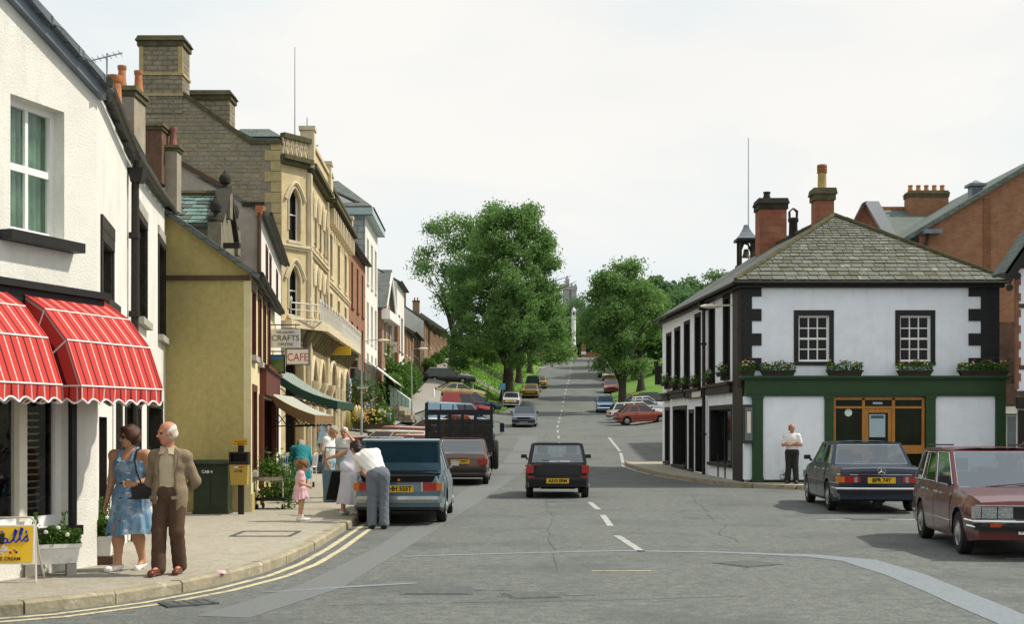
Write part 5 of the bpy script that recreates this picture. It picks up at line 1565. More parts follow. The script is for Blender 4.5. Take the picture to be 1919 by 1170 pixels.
def tree(name, label, x, y, h, rad, trunk_h, trunk_r, nl, leaf, mat, seed, lobes=None, group=None, lean=(0, 0), squash=1.0, bare=False):
 rs = np.random.default_rng(seed)
 z0 = gz(x, y)
 t = thing(name, label, 'tree', (x, y, z0 - .05), group=group)
 mb = MB(); mb.smooth = True
 top = h * .62
 spine = []
 for i in range(8):
  f = i / 7
  spine.append(Vector((lean[0] * f + rs.normal(0, .1) * f, lean[1] * f + rs.normal(0, .1) * f, top * f)))
 rr = [trunk_r * (1.45 if i == 0 else 1.0) * (1 - .8 * i / 7) for i in range(8)]
 mb.tube(spine, rr, 10)
 lb = []
 nb = 13
 ccz = trunk_h + (h - trunk_h) * .5
 for i in range(nb):
  f = rs.uniform(.28, .8)
  base = spine[0].lerp(spine[-1], f)
  k = int(f * 7); base = spine[k]
  a = 2 * math.pi * (i / nb) + rs.normal(0, .3)
  l = rad * rs.uniform(.6, .95)
  e = base + Vector((math.cos(a) * l, math.sin(a) * l, (h - base.z) * rs.uniform(.15, .65)))
  m = base.lerp(e, .5) + Vector((0, 0, .06 * h))
  r0 = rr[k] * .6
  mb.tube([base, base.lerp(m, .5) + Vector((0, 0, .02 * h)), m, e], [r0, r0 * .7, r0 * .45, r0 * .12], 6)
 mb.build('trunk', BARK, t)
 # clumps over an egg-shaped crown
 L = []
 if lobes is None:
  N = 62
  for i in range(N):
   u = rs.uniform(-1, 1); a = rs.uniform(0, 2 * math.pi)
   s = math.sqrt(max(0, 1 - u * u))
   rz = (h - trunk_h) / 2 * squash
   k = rs.uniform(.62, .93)
   wz = 1.0 + .12 * (-u)          # heavier below
   L.append((lean[0] * .6 + math.cos(a) * s * rad * k * wz, lean[1] * .6 + math.sin(a) * s * rad * k * wz, ccz + u * rz * k, rad * rs.uniform(.16, .33)))
  for i in range(14):
   L.append((rs.normal(0, rad * .3), rs.normal(0, rad * .3), ccz + rs.normal(0, h * .13), rad * .36))
 else:
  L = lobes
 crown(t, L, nl, leaf, mat)
 return t
# the big lime on the left, its outline: narrow top leaning right, skirts hanging low on both sides
def limeL(rs):
 L = []
 prof = [(4.0, 5.2), (6, 5.9), (8, 6.1), (10, 5.7), (12, 5.3), (14, 4.7), (16, 3.9), (17.6, 2.6)]
 offx = [(4, .4), (8, .1), (12, -.1), (14, .5), (17.6, .5)]
 for z in lin(4.3, 18.0, 14):
  r = lerp_tab(prof, z); n = int(4 + r * 1.6)
  for i in range(n):
   a = 2 * math.pi * (i + rs.uniform(-.4, .4)) / n
   k = rs.uniform(.62, .95)
   L.append((lerp_tab(offx, z) + math.cos(a) * r * k, math.sin(a) * r * k, z + rs.uniform(-.7, .7), rs.uniform(.7, 1.5)))
 for z in (6, 8, 10, 12, 14): L.append((.2, 0, z, 2.0))
 return L
rs = np.random.default_rng(5)
tree('lime_tree', 'largest leafy green tree, on the left verge with a thick dark trunk', -.5, 121, 18.3, 7, 4, .62, 72000, .135, LEAF, 11, limeL(rs), lean=(.6, 0))
tree('lime_tree', 'paler loose tree showing left of and behind the largest tree', PX(850, 140), 139, 17.0, 4.6, 6, .4, 15000, .14, LEAF, 12)
tree('lime_tree', 'large rounded tree on the right verge beside the parked red hatchback', 9.15, 106, 12.7, 3.6, 3.2, .42, 27000, .13, LEAF, 23, lean=(-.1, 0), squash=1.08)
for i, (x, y, h, r, lab) in enumerate([(12.4, 128, 10.5, 3.6, 'second tree up the right verge, just behind the rounded one'), (13.8, 148, 10.5, 4.5, 'third tree up the right side of the road'), (15.6, 166, 10, 4.5, 'fourth tree up the right side of the road'), (17.4, 186, 9.5, 4.5, 'fifth tree up the right side near the column'), (19, 205, 9, 4.5, 'last tree on the right before the gate piers')]):
 tree('lime_tree', lab, x + .5, y, h + .7, r * .9, 4.0, .38, 15000, .19, LEAF, 40 + i, group='avenue trees on the right')
for i, (x, y, h, r, lab) in enumerate([(1.6, 150, 12, 5.2, 'second tree on the left verge, behind the largest tree'), (3.2, 172, 12, 5, 'third tree on the left verge, up the hill'), (4.0, 196, 11.5, 5, 'last tree on the left verge near the column')]):
 tree('lime_tree', lab, x - .8, y, h, r * .9, 3.6, .4, 8500, .19, LEAF, 60 + i, group='avenue trees on the left')
# woods at the top of the hill and behind the pub
for i, (x, y, h, r, lab) in enumerate([(7.5, 243, 12, 6, 'dark tree behind the left gate pier'), (13.5, 246, 13, 6, 'dark tree behind the right gate pier'), (1, 250, 15, 8, 'broad dark tree beyond the left gate pier'), (21, 250, 15, 8, 'broad dark tree right of the gates'),
                                     (PX(1232, 172), 172, 12, 4.2, 'dark tree peeping over the right shoulder of the rounded tree'), (PX(1288, 182), 182, 11.3, 4.6, 'rounded dark tree left of the pub roof'), (PX(1345, 185), 185, 12.4, 5.4, 'tall dark tree just above the pub side roof'), (PX(1420, 190), 190, 11.5, 5.5, 'dark tree behind the bell turret'), (PX(1300, 160), 160, 10, 5, 'low dark tree at the pub eaves'), (PX(1230, 150), 150, 6, 4, 'low bushy tree on the right green')]):
 tree('broadleaf_tree', lab, x, y, h, r, 1.6, .35, 7500, .24, LEAF_D, 80 + i)
# hedge and garden shrubs by the terraces
def bush(name, label, x, y, z, w, d, h, n, leaf, mat, cat='shrub', group=None, col=None):
 t = thing(name, label, cat, (x, y, z), group=group)
 P = rng.normal(size=(n, 3)); P /= np.linalg.norm(P, axis=1, keepdims=True)
 Q = P * (rng.uniform(.35, 1, n) ** .5)[:, None] * np.array([w / 2, d / 2, h / 2]) * (1 + .18 * np.sin(P[:, :1] * 5 + P[:, 1:2] * 4 + P[:, 2:3] * 6))
 Q[:, 2] += h / 2
 Q[:, 2] = np.maximum(Q[:, 2], .01)
 leaf_cloud(Q, P, leaf, .5 + rng.normal(0, .2, n), mat, 'foliage', t)
 mb = MB()
 for k in range(4):
  a = k * 1.6; mb.tube([(.05 * math.cos(a), .05 * math.sin(a), 0), (w * .2 * math.cos(a), d * .2 * math.sin(a), h * .6)], [.03, .01], 5)
 mb.build('stem', BARK, t)
 return t
for i, (px, y, py, w, d, h, lab) in enumerate([(805, 128, 664, 1.4, 5, 1.3, 'clipped hedge nearest the white gable end'), (822, 142, 655, 1.4, 6, 1.3, 'second hedge along the footpath'), (838, 160, 648, 1.5, 8, 1.4, 'third hedge along the footpath'), (775, 108, 690, 1.5, 4, 1.6, 'garden bush at the foot of the lower cottages'),
         (716, 92, 745, 1.6, 2.5, 4.6, 'tall climbing shrub on the brown stone house'), (748, 92, 738, 2.0, 3, 3.0, 'rounded garden shrub behind the pale green kiosk'), (760, 96, 745, 2.2, 3, 2.2, 'white flowering shrub beside the kiosk'), (765, 105, 705, 1.8, 3, 2.4, 'green shrub before the lower cottages'), (735, 88, 770, 1.4, 2, 2.2, 'small bush by the kiosk side')]):
 x = PX(px, y); bush('garden_shrub', lab, x, y, gz(x, y), w, d, h, 1600, .13, LEAF_P, 'shrub')

def flowers(parent, box, n, cols, r=.03):
 for nm, c in cols:
  mb = MB()
  for k in range(n):
   p = (random.uniform(*box[0]), random.uniform(*box[1]), random.uniform(*box[2]))
   mb.ell(p, (r, r, r * .8), 5, 3)
  o = mb.build('flower', M('petal_' + nm, c, .7, .1), parent); o['kind'] = 'stuff'
def planter(name, label, c, w, d, h, rz, mat, n, ph, leaf=.035, group=None, cat='planter', cols=(('yellow', (.7, .5, .03)), ('white', (.75, .75, .7))), nf=5, feet=False, spikes=0, fz=None):
 t = thing(name, label, cat, c, rz, group)
 mb = MB(); th = .02
 B = [(-w / 2 * .88, -d / 2 * .82, 0), (w / 2 * .88, -d / 2 * .82, 0), (w / 2 * .88, d / 2 * .82, 0), (-w / 2 * .88, d / 2 * .82, 0)]
 T = [(-w / 2, -d / 2, h), (w / 2, -d / 2, h), (w / 2, d / 2, h), (-w / 2, d / 2, h)]
 mb.hexa(B, T)
 mb.box(-w / 2 - .012, w / 2 + .012, -d / 2 - .012, d / 2 + .012, h - .03, h + .012)
 mb.build('trough', mat, t)
 P = rng.uniform(-1, 1, (n, 3)); Q = P * np.array([w / 2 * 1.02, d / 2 * 1.1, ph / 2]); Q[:, 2] += h + ph / 2
 clump = .55 + .45 * np.sin(P[:, 0] * 5.3 + 1) * np.cos(P[:, 0] * 2.1)
 Q[:, 2] = h + (Q[:, 2] - h) * (.45 + .55 * clump)
 leaf_cloud(Q, np.tile(np.array([0, 0, 1.]), (n, 1)), leaf, .5 + rng.normal(0, .22, n), LEAF_P, 'foliage', t)
 for k in range(spikes):
  x = -w / 2 + w * (k + .6) / (spikes + .2); m = 60
  s = MB(); s.tube([(x, 0, h), (x + .02, 0, h + ph * 1.7)], .005, 4); s.build('stem', LEAF_P, t)
  zz = rng.uniform(.3, 1, m); Q = np.stack([x + rng.normal(0, .03, m) * (1.3 - zz), rng.normal(0, .03, m) * (1.3 - zz), h + ph * 1.75 * zz], 1)
  leaf_cloud(Q, np.tile(np.array([0, 0, .5]), (m, 1)), .022, .7 + rng.normal(0, .2, m), LEAF_P, 'foliage', t)
 if nf: flowers(t, ((-w / 2, w / 2), (-d / 2, d / 2), (h + ph * .4, h + ph * 1.0)), nf, cols)
 return t
DKBOX = M('dark_trough', (.03, .026, .02), .8, .2)
LBL = ['flower trough at the far left corner of the green cornice', 'flower trough left of the first pub window', 'flower trough between the first pub window and the door', 'flower trough under the second pub window', 'long flower trough at the right end of the green cornice']
for (a, b), lb in zip(((1387, 1414), (1426, 1490), (1550, 1616), (1682, 1746), (1796, 1890)), LBL):
 xa, xb = PX(a, YF - .4), PX(b, YF - .4)
 planter('window_box', lb, ((xa + xb) / 2, YF - .42, fz(705) + .003), xb - xa, .22, .14, 0, DKBOX, int(700 * (xb - xa)), .32, .034, 'flower troughs on the pub', 'window box', (('yellow', (.7, .55, .04)), ('white', (.75, .75, .7)), ('red', (.45, .05, .04))), 7)
for i, h in enumerate(side):
 c = FPs.pt((h['u0'] + h['u1']) / 2, h['z0'] + .0, .16)
 planter('window_box', 'flower box at the %s first floor window of the pub side wall' % ['farthest', 'second farthest', 'third farthest', 'third nearest', 'second nearest', 'nearest'][i], c, h['u1'] - h['u0'] + .05, .2, .12, math.atan2(FPs.d.y, FPs.d.x), DKBOX, 170, .34, .04, 'flower boxes along the pub side', 'window box', (('white', (.75, .75, .7)),), 3)

# ================================================================= red sandstone school-like building behind the pub
red = thing('red_brick_hall', 'large red brick gabled hall rising behind the pub at the right', 'building', (19, 58, 0))
YR_ = 56.0
FR = Face((PX(1478, YR_), YR_), (26.5, YR_))
cz = lambda px, py: (FR.u(px), PZ(py, YR_))
wall(red, FR, -.5, [(0, 8.0), (FR.u(1722), PZ(466, YR_)), (FR.u(1724), PZ(433, YR_)), cz(1919, 316.5), (FR.u(1985), PZ(277, YR_)), (FR.L, PZ(330, YR_))], [], REDBRICK)
vg = MB()
a0, a1 = (FR.u(1682), PZ(462, YR_)), (FR.u(1985), PZ(281, YR_))
vg.hexa([FR.pt(a0[0], a0[1], .25), FR.pt(a1[0], a1[1], .25), FR.pt(a1[0], a1[1], -14), FR.pt(a0[0], a0[1], -14)], [FR.pt(a0[0], a0[1] + .22, .25), FR.pt(a1[0], a1[1] + .22, .25), FR.pt(a1[0], a1[1] + .22, -14), FR.pt(a0[0], a0[1] + .22, -14)])
vg.build('roof', SLATE_GREEN, red, world=True, uv=True)
mb = MB(); fbox(mb, FR, FR.u(1722), FR.u(1740), -.3, PZ(436, YR_), 0, .12); mb.build('corner_pier', REDSTONE, red, world=True, uv=True)
mb = MB(); mb.smooth = True; fbox(mb, FR, FR.u(1725), FR.u(1758), PZ(441, YR_), PZ(433, YR_), .1, .6); mb.build('lead_gutter', LEAD, red, world=True)
pipe(red, [FR.pt(FR.u(1735), PZ(437, YR_), .4), FR.pt(FR.u(1730), PZ(470, YR_), .2), FR.pt(FR.u(1728), 3, .2)], [.06] * 3, SOOT_SHADE)
for px in (1850,):
 mb = MB(); fbox(mb, FR, FR.u(px - 7), FR.u(px + 7), 5, PZ(372, YR_), -.01, .035); mb.build('stained_pier', M('stained_brick', (.24, .10, .045), .9, .2, 2, kind='brick', bw=.23, bh=.08, mortar=.008, mcol=(.2, .13, .08)), red, world=True, uv=True)
vx = PX(1836, 57); vz_ = PZ(366, 57)
mb = MB(); mb.cbox((vx, 57.5, vz_ + .1), (.5, .5, .75)); 
for k in range(4): mb.cbox((vx, 57.24, vz_ + .12 + k * .1), (.42, .05, .03))
mb.build('roof_vent', LEAD, red, world=True)
mb = MB(); mb.cbox((vx, 57.5, vz_ + .52), (.74, .74, .12)); mb.cbox((vx, 57.5, vz_ + .66), (.6, .6, .2), 0, .15); mb.build('vent_cap', LEAD, red, world=True)
# left wing with a small gable and long ridge
YW = 62.
gx = PX(1628, YW); gzt = PZ(381, YW)
FW = Face((PX(1560, YW), YW), (PX(1684, YW), YW))
wall(red, FW, 3, [(0, PZ(480, YW)), (FW.u(1622), gzt), (FW.L, PZ(455, YW))], [], REDSTONE, name='wing_wall')
mb = MB()
q0, q1 = (PX(1620, YW), PZ(379, YW)), (PX(1684, YW), PZ(455, YW))
mb.slab([(q0[0], YW - .3, q0[1]), (q0[0] + .0, YW - .3, q0[1] - .1), (q1[0] - .55, YW - .3, q1[1]), (q1[0], YW - .3, q1[1]), (q0[0] + .62, YW - .3, q0[1])], .3)
mb.build('gable_flashing', M('white_lead', (.60, .62, .64), .6, .06), red, world=True)
mb = MB(); mb.slab([(q0[0] + .05, YW - .3, q0[1] + .02), (q0[0] - .12, YW - .3, q0[1] - .06), (PX(1590, YW), YW - .3, PZ(432, YW)), (PX(1594, YW), YW - .3, PZ(434, YW))], .3); mb.build('gable_coping', BROWN, red, world=True)
roof(red, [(PX(1655, 63), 63, PZ(462, 63)), (PX(1730, 63), 63, PZ(462, 63)), (PX(1800, 68), 68, PZ(392, 68)), (PX(1640, 68), 68, PZ(392, 68))], SLATE_GREEN, .1)
mb = MB()
for k in range(12):
 a = PX(1648, 68) + k * .32; mb.cbox((a + .16, 68, PZ(392, 68) + .05), (.29, .2, .14))
mb.build('ridge_tile', TERRA, red, world=True)
chimney(red, ((PX(1699, 67.5) + PX(1776, 67.5)) / 2, 67.6), PX(1774, 67.5) - PX(1701, 67.5), .9, 11.5, PZ(359, 67.5), REDBRICK, MOSSCAP, [(k * .42 - .84, 0, .34, .13, TERRA) for k in range(5)], caph=.35, over=.08)
plain_body(red, [(PX(1478, YR_), YR_), (PX(1478, YR_), 70), (26.5, 70), (26.5, YR_)], -.5, 8, REDBRICK)
# rough lower masonry and the pale shopfront between pub and timbered house
alley = thing('alley_shopfront', 'pale shopfront with a dark sooty stone wall above, between pub and timbered house', 'shopfront', (14.4, 47, 0))
mb = MB(); xa, xb = PX(1862, 47), PX(1925, 47)
FL = Face((xa - .6, 47), (xb + .6, 47))
hA_ = H(.75, FL.L - .5, .9, PZ(778, 47), rev=.2)
wall(alley, FL, -.2, PZ(604, 47), [hA_], M('sooty_red_stone', (.11, .06, .04), .95, .35, 2.5, bump=.03, bscale=9, patch=((.03, .026, .02), .9, .45, .6)))
window(alley, FL, hA_, 3, 1, frame=CREAMP, sill=CREAMP, rev=.2, glass=GLASS_L, name='shop_window')
mb = MB(); fbox(mb, FL, .5, FL.L - .3, PZ(776, 47), PZ(762, 47), 0, .12); mb.build('sign_board', CREAMP, alley, world=True)
mb = MB(); fbox(mb, FL, .3, FL.L, PZ(760, 47), PZ(720, 47), 0, .2); mb.build('fascia', BROWN, alley, world=True)
# timbered house at the right edge
th_ = thing('timbered_house', 'white gabled house with black timber bands at the right picture edge', 'house', (16, 36, 0))
FT = Face((PX(1906, 36), 36), (20, 36))
wall(th_, FT, -.2, [(0, 6.3), (2.9, 10.6), (FT.L, 6.3)], [], WHITE_PUB)
for z0, z1 in ((6.2, 6.32), (5.08, 5.2), (3.35, 3.47), (2.6, 2.75)):
 mb = MB(); fbox(mb, FT, 0, FT.L, z0, z1, -.01, .03); mb.build('timber', BROWN, th_, world=True)
z = 2.8; k = 0
while z < 6.2:
 mb = MB(); fbox(mb, FT, -.05, .10 if k % 2 else .04, z, z + .22, -.05, .04); mb.build('quoin', REDSTONE, th_, world=True); z += .225; k += 1
mb = MB(); mb.slab([FT.pt(-.5, 6.0, .4), FT.pt(-.32, 5.75, .4), FT.pt(2.9, 10.45, .4), FT.pt(2.9, 10.9, .4)], .08); mb.build('bargeboard', BLACKP, th_, world=True)
for k in range(6):
 mb = MB(); c = FT.pt(-.33 + k * .22, 5.62 + k * .325, .36); mb.lathe([(.1, 0), (.1, .06)], c, 8, 'y'); mb.build('barge_trefoil', BLACKP, th_, world=True)
roof(th_, [FT.pt(-.5, 6.05, .4), FT.pt(2.9, 10.95, .4), FT.pt(2.9, 10.95, -.6), FT.pt(-.5, 6.05, -.6)], SLATE_GREEN, .1)
mb = MB(); fbox(mb, FT, .02, FT.L, -.1, 2.2, .0, .1); mb.build('shopfront', BLACKP, th_, world=True)
mb = MB(); fbox(mb, FT, .2, FT.L, .7, 2.0, .1, .11); mb.build('shop_window', GLASS, th_, world=True)
mb = MB(); fbox(mb, FT, -.03, FT.L, 2.25, 2.58, .0, .2); mb.build('fascia', SOOT_SHADE, th_, world=True)
mb = MB(); mb.quad(FT.pt(0, -.2, 0), FT.pt(0, 6.3, 0), (18.6, 46, 6.3), (18.6, 46, -.2)); mb.build('side_wall', WHITE_PUB, th_, world=True)
mast(PX(1403, 58), 58, 6, PZ(258, 58), 'tall thin grey mast rising above the bell turret of the pub', .04)

# ================================================================= top of the hill: column, gates, castle tower
col_ = thing('white_column', 'slender white stone column at the top of the road', 'monument', (PX(1075.5, 222), 222, gz(10.6, 222)))
CW = M('column_white', (.72, .72, .70), .8, .06, 2)
mb = MB(); mb.cbox((0, 0, .12), (1.6, 1.6, .24)); mb.cbox((0, 0, .36), (1.2, 1.2, .24)); mb.cbox((0, 0, .58), (.85, .85, .2)); mb.build('steps', M('yellowed_step', (.42, .40, .12), .9, .2), col_)
mb = MB(); mb.smooth = True; mb.lathe([(.28, .68), (.12, .75), (.12, 1.75), (.16, 1.85)], (0, 0, 0), 10); mb.build('base_shaft', CREAMP, col_)
mb = MB(); mb.smooth = True; mb.lathe([(.42, 1.85), (.42, 2.15), (.36, 2.25), (.36, 6.6), (.31, 6.65)], (0, 0, 0), 14); mb.build('shaft', CW, col_)
mb = MB(); mb.lathe([(.44, 6.65), (.44, 6.8), (.34, 6.85), (.34, 7.0)], (0, 0, 0), 14); mb.cbox((0, 0, 7.5), (.66, .66, 1.0)); mb.cbox((0, 0, 8.05), (.8, .8, .1)); mb.build('capital', CW, col_)
mb = MB(); mb.smooth = True; mb.lathe([(.36, 8.1), (.34, 8.3), (.14, 8.55), (.05, 8.75)], (0, 0, 0), 10); mb.build('cap', CW, col_)
for a, (dx, dy) in enumerate(((0, -.335), (.335, 0), (-.335, 0))):
 mb = MB(); mb.cbox((dx, dy, 7.6), (.34 if dy else .02, .02 if dy else .34, .5)); mb.build('sundial', DKRED, col_)
for px, lb in ((1054.5, 'red brick gate pier with white band left of the column'), (1094, 'red brick gate pier with white band right of the column')):
 x = PX(px, 229); z = gz(x, 229)
 t = thing('gate_pier', lb, 'gate pier', (x, 229, z), group='brick gate piers')
 mb = MB(); mb.cbox((0, 0, 1.1), (.75, .75, 2.4)); mb.build('shaft', REDBRICK, t, uv=True)
 mb = MB(); mb.cbox((0, 0, .95), (.78, .78, .45)); mb.build('white_band', WHITEP, t)
 mb = MB(); mb.cbox((0, 0, 2.36), (.9, .9, .12)); mb.cbox((0, 0, 2.5), (.8, .8, .14), 0, .4); mb.build('cap', REDSTONE, t)
for (x0, x1, lb) in ((3, PX(1050, 229.5), 'low brick wall left of the gates'), (PX(1098.5, 229.5), 22, 'low brick wall right of the gates')):
 t = thing('brick_wall', lb, 'wall', ((x0 + x1) / 2, 229.6, 14))
 mb = MB(); mb.box(x0, x1, 229.4, 229.8, 13.4, 15.2); mb.build('wall_face', REDBRICK, t, world=True, uv=True)
 mb = MB(); mb.box(x0, x1, 229.33, 229.87, 15.203, 15.33); mb.build('coping', REDSTONE, t, world=True)
tw = thing('castle_tower', 'hazy square stone tower with turret rising between the trees', 'tower', (PX(1068, 330), 330, 16))
PGREY = M('pale_grey_stone', (.36, .35, .35), .95, .12, .6, bump=.03, bscale=3)
mb = MB(); mb.cbox((0, 0, 10.6), (3.4, 3.4, 21.2)); mb.build('shaft', PGREY, tw)
mb = MB(); mb.cbox((.0, 0, 21.7), (3.7, 3.7, 1.0))
mb.build('parapet', PGREY, tw)
for k in range(4):
 mb = MB(); mb.cbox((-1.4 + k * .93, -1.6, 22.45), (.5, .4, .5)); mb.build('merlon', PGREY, tw)
mb = MB(); mb.cbox((-.6, 0, 23.2), (1.0, 1.0, 1.8)); mb.lathe([(.6, 24.1), (.04, 25.2)], (-.6, 0, 0), 8); mb.build('stair_turret', PGREY, tw)
mb = MB(); mb.cbox((-2.4, 1, 8.8), (2.4, 3, 17.6)); mb.build('side_block', PGREY, tw)
mb = MB(); mb.cbox((.1, -1.72, 17.5), (.5, .06, 8)); mb.build('slit_shade_panel', M('grey_slit', (.16, .16, .17), .9), tw)  # raised darker grey panel; the slit's shade is put into its colour

t = thing('tall_hedge', 'dark hedge closing the view behind the gate piers and column', 'hedge', (12, 236, 14.2))
P = rng.uniform(-1, 1, (9000, 3)); Q = P * np.array([24, 1.5, 2.3]); Q[:, 2] += 1.9 + .7 * np.sin(P[:, 0] * 17) + .5 * np.sin(P[:, 0] * 41)
leaf_cloud(Q, P, .42, .35 + rng.normal(0, .2, 9000), LEAF_D, 'foliage', t)
# ================================================================= vehicles
def paint(name, c, rough=.28): return M('paint_' + name, c, rough, .05, 2, spec=.5, coat=.8)
BLK = M('black_plastic', (.016, .016, .017), .5, .1, 6)
RUB = M('tyre_rubber', (.018, .018, .018), .85, .2, 8)
UNDER = M('underside', (.008, .008, .008), .95, .2, 4)
ALLOY = M('wheel_metal', (.34, .35, .35), .4, .15, 6, metal=.5)
REDL = M('lamp_red', (.36, .018, .012), .25, .25, 40, coat=.5)
AMBL = M('lamp_amber', (.55, .16, .015), .25, .25, 40, coat=.5)
CLRL = M('lamp_clear', (.27, .29, .29), .12, .45, 40, coat=.7)
PLATE_Y = M('plate_yellow', (.66, .42, .02), .5, .04, 5)
PLATE_W = M('plate_white', (.75, .75, .73), .5, .04, 5)
INK = M('plate_black', (.01, .01, .01), .6, 0)
SEATG = M('seat_grey', (.10, .11, .13), .9, .15, 6)
CARGLASS = glass_mat('car_glass', (.50, .60, .62), .20)
GLASSC = M('car_glass_dark', (.03, .04, .05), .05, .1, 1, spec=.7)

def car(name, label, x, y, yaw, col, L=4.2, W=1.65, Ht=1.38, wb=2.5, ro=.8, r=.29, top=None, roof=(.5, 2.2), base=(.15, 2.9), pill=(), detail=2, tail=None, head=None, plate_r=None, plate_f=None, bump=BLK, chrome_trim=False, cat='car', group=None, z=None, topcol=None, seats=True, mirror=BLK, rimm=None, open_boot=False, grille=None, trim=None, sill=.2, tumble=.80, pitch=None, dark_lower=None, solid_side=False, glass=None, rim_k=.62, doors=None, wind_w=None):
 """s runs from the tail (0) to the nose (L); local +Y is forward"""
 zz = gz(x, y) if z is None else z
 t = thing(name, label, cat, (x, y, zz), yaw, group)
 dy = 1.2; ca, sa = -math.sin(yaw), math.cos(yaw)
 g1, g0 = gz(x + ca * dy, y + sa * dy), gz(x - ca * dy, y - sa * dy)
 slope = math.atan2(g1 - g0, 2 * dy) if z is None else 0
 rx, ry = math.cos(yaw), math.sin(yaw)
 g1, g0 = gz(x + rx * .7, y + ry * .7), gz(x - rx * .7, y - ry * .7)
 roll = math.atan2(g1 - g0, 1.4) if z is None else 0
 slope = max(-.11, min(.11, slope)); roll = max(-.10, min(.10, roll))
 if abs(math.sin(yaw)) > .6: slope *= .4; roll *= .8
 t.rotation_euler = (slope, -roll, yaw)
 Y = lambda s: s - L / 2
 hw = W / 2
 prof = top
 zt = lambda s: lerp_tab(prof, s)
 fa = ro + wb
 ra = r + .055
 def zb(s):
  b = sill + .08 * max(0, 1 - s / .5) + .06 * max(0, 1 - (L - s) / .5)
  for a in (ro, fa):
   d = abs(s - a)
   if d < ra: b = max(b, r + math.sqrt(max(0, ra * ra - d * d)))
  return b
 def wpl(s):
  q = abs(s - L / 2) / (L / 2)
  return hw * (1 - .085 * q ** 5 - .01 * q)
 ZF = [0, .10, .30, .52, .68, .76, .88, 1.0]
 WF = [.955, .98, .995, 1.0, .995, .975, .955, .915]
 ss = set([0, L, .03, L - .03, .12, L - .12])
 for a in (ro, fa):
  for k in range(9): ss.add(a - ra + 2 * ra * k / 8)
 ss |= {p[0] for p in prof}; ss |= {base[0], base[1]}
 ss |= set(lin(0, L, 14))
 ss = sorted(s for s in ss if 0 <= s <= L)
 ss = [s for i, s in enumerate(ss) if i == 0 or s - ss[i - 1] > .012]
 def sec(s):
  b, tp = zb(s), zt(s)
  zl = sill + .0
  pts = []
  for f, w in zip(ZF, WF):
   zq = b + (tp - b) * f
   # width follows absolute height so arches do not pinch
   k = (zq - sill) / max(.05, tp - sill)
   ww = wpl(s) * float(np.interp(k, ZF, WF))
   pts.append((ww, zq))
  return pts
 S = [sec(s) for s in ss]
 nR = len(ZF)
 mb = MB(); mb.smooth = True
 idx = {}
 V = []
 for i, s in enumerate(ss):
  for sgn in (1, -1):
   for k in range(nR):
    idx[(i, sgn, k)] = len(V); V.append((sgn * S[i][k][0], Y(s), S[i][k][1]))
 crown_ = .022
 for i, s in enumerate(ss):
  w, z_ = S[i][-1]
  for j in range(1, 4):
   q = 1 - j / 2
   idx[(i, 't', j)] = len(V); V.append((w * q, Y(s), z_ + crown_ * (1 - q * q)))
 Fc = []; MI = []
 low = 1 if dark_lower else 0
 for i in range(len(ss) - 1):
  for sgn in (1, -1):
   for k in range(nR - 1):
    a, b, c, d = idx[(i, sgn, k)], idx[(i + 1, sgn, k)], idx[(i + 1, sgn, k + 1)], idx[(i, sgn, k + 1)]
    Fc.append([a, b, c, d] if sgn == 1 else [b, a, d, c])
    MI.append(1 if (dark_lower and S[i][k + 1][1] < dark_lower) else 0)
  m = (ss[i] + ss[i + 1]) / 2
  if base[0] + .005 < m < base[1] - .005: continue
  if open_boot and .12 < m < base[0] - .25: continue
  row = lambda q: [idx[(q, 1, nR - 1)], idx[(q, 't', 1)], idx[(q, 't', 2)], idx[(q, 't', 3)], idx[(q, -1, nR - 1)]]
  A, B = row(i), row(i + 1)
  for p in range(4): Fc.append([A[p], B[p], B[p + 1], A[p + 1]]); MI.append(0)
 # tail and nose panels, slightly bowed
 for e, i in ((0, 0), (1, len(ss) - 1)):
  bow = .05 * (-1 if e == 0 else 1)
  gridv = []
  for k in range(nR):
   rowv = [idx[(i, 1, k)]]
   for j in range(1, 6):
    q = 1 - j / 3
    rowv.append(len(V)); V.append((S[i][k][0] * q, Y(ss[i]) + bow * (1 - q ** 4) * (1 - .4 * abs(ZF[k] - .5)), S[i][k][1] + (crown_ * (1 - q * q) if k == nR - 1 else 0)))
   rowv.append(idx[(i, -1, k)])
   gridv.append(rowv)
  for k in range(nR - 1):
   for j in range(6):
    q = [gridv[k][j], gridv[k + 1][j], gridv[k + 1][j + 1], gridv[k][j + 1]]
    if e: q = q[::-1]
    Fc.append(q); MI.append(1 if (dark_lower and S[i][k + 1][1] < dark_lower) else 0)
 mb.add(V, Fc); mb.mi = MI[:]; mb.sm = [True] * len(Fc)
 # greenhouse: pillars, roof, window openings
 zc, zr0 = zt(base[1]), zt(base[0])
 wb_ = hw * .915; wr = hw * tumble
 Bfl, Brl = (wb_, Y(base[1]), zc), (wb_ * .985, Y(base[0]), zr0)
 Tfl, Trl = (wr * .97, Y(roof[1]), Ht - .035), (wr * .95, Y(roof[0]), Ht - .035)
 mir = lambda p: (-p[0], p[1], p[2])
 glasses = []
 def lerp3(a, b, f): return tuple(a[k] + (b[k] - a[k]) * f for k in range(3))
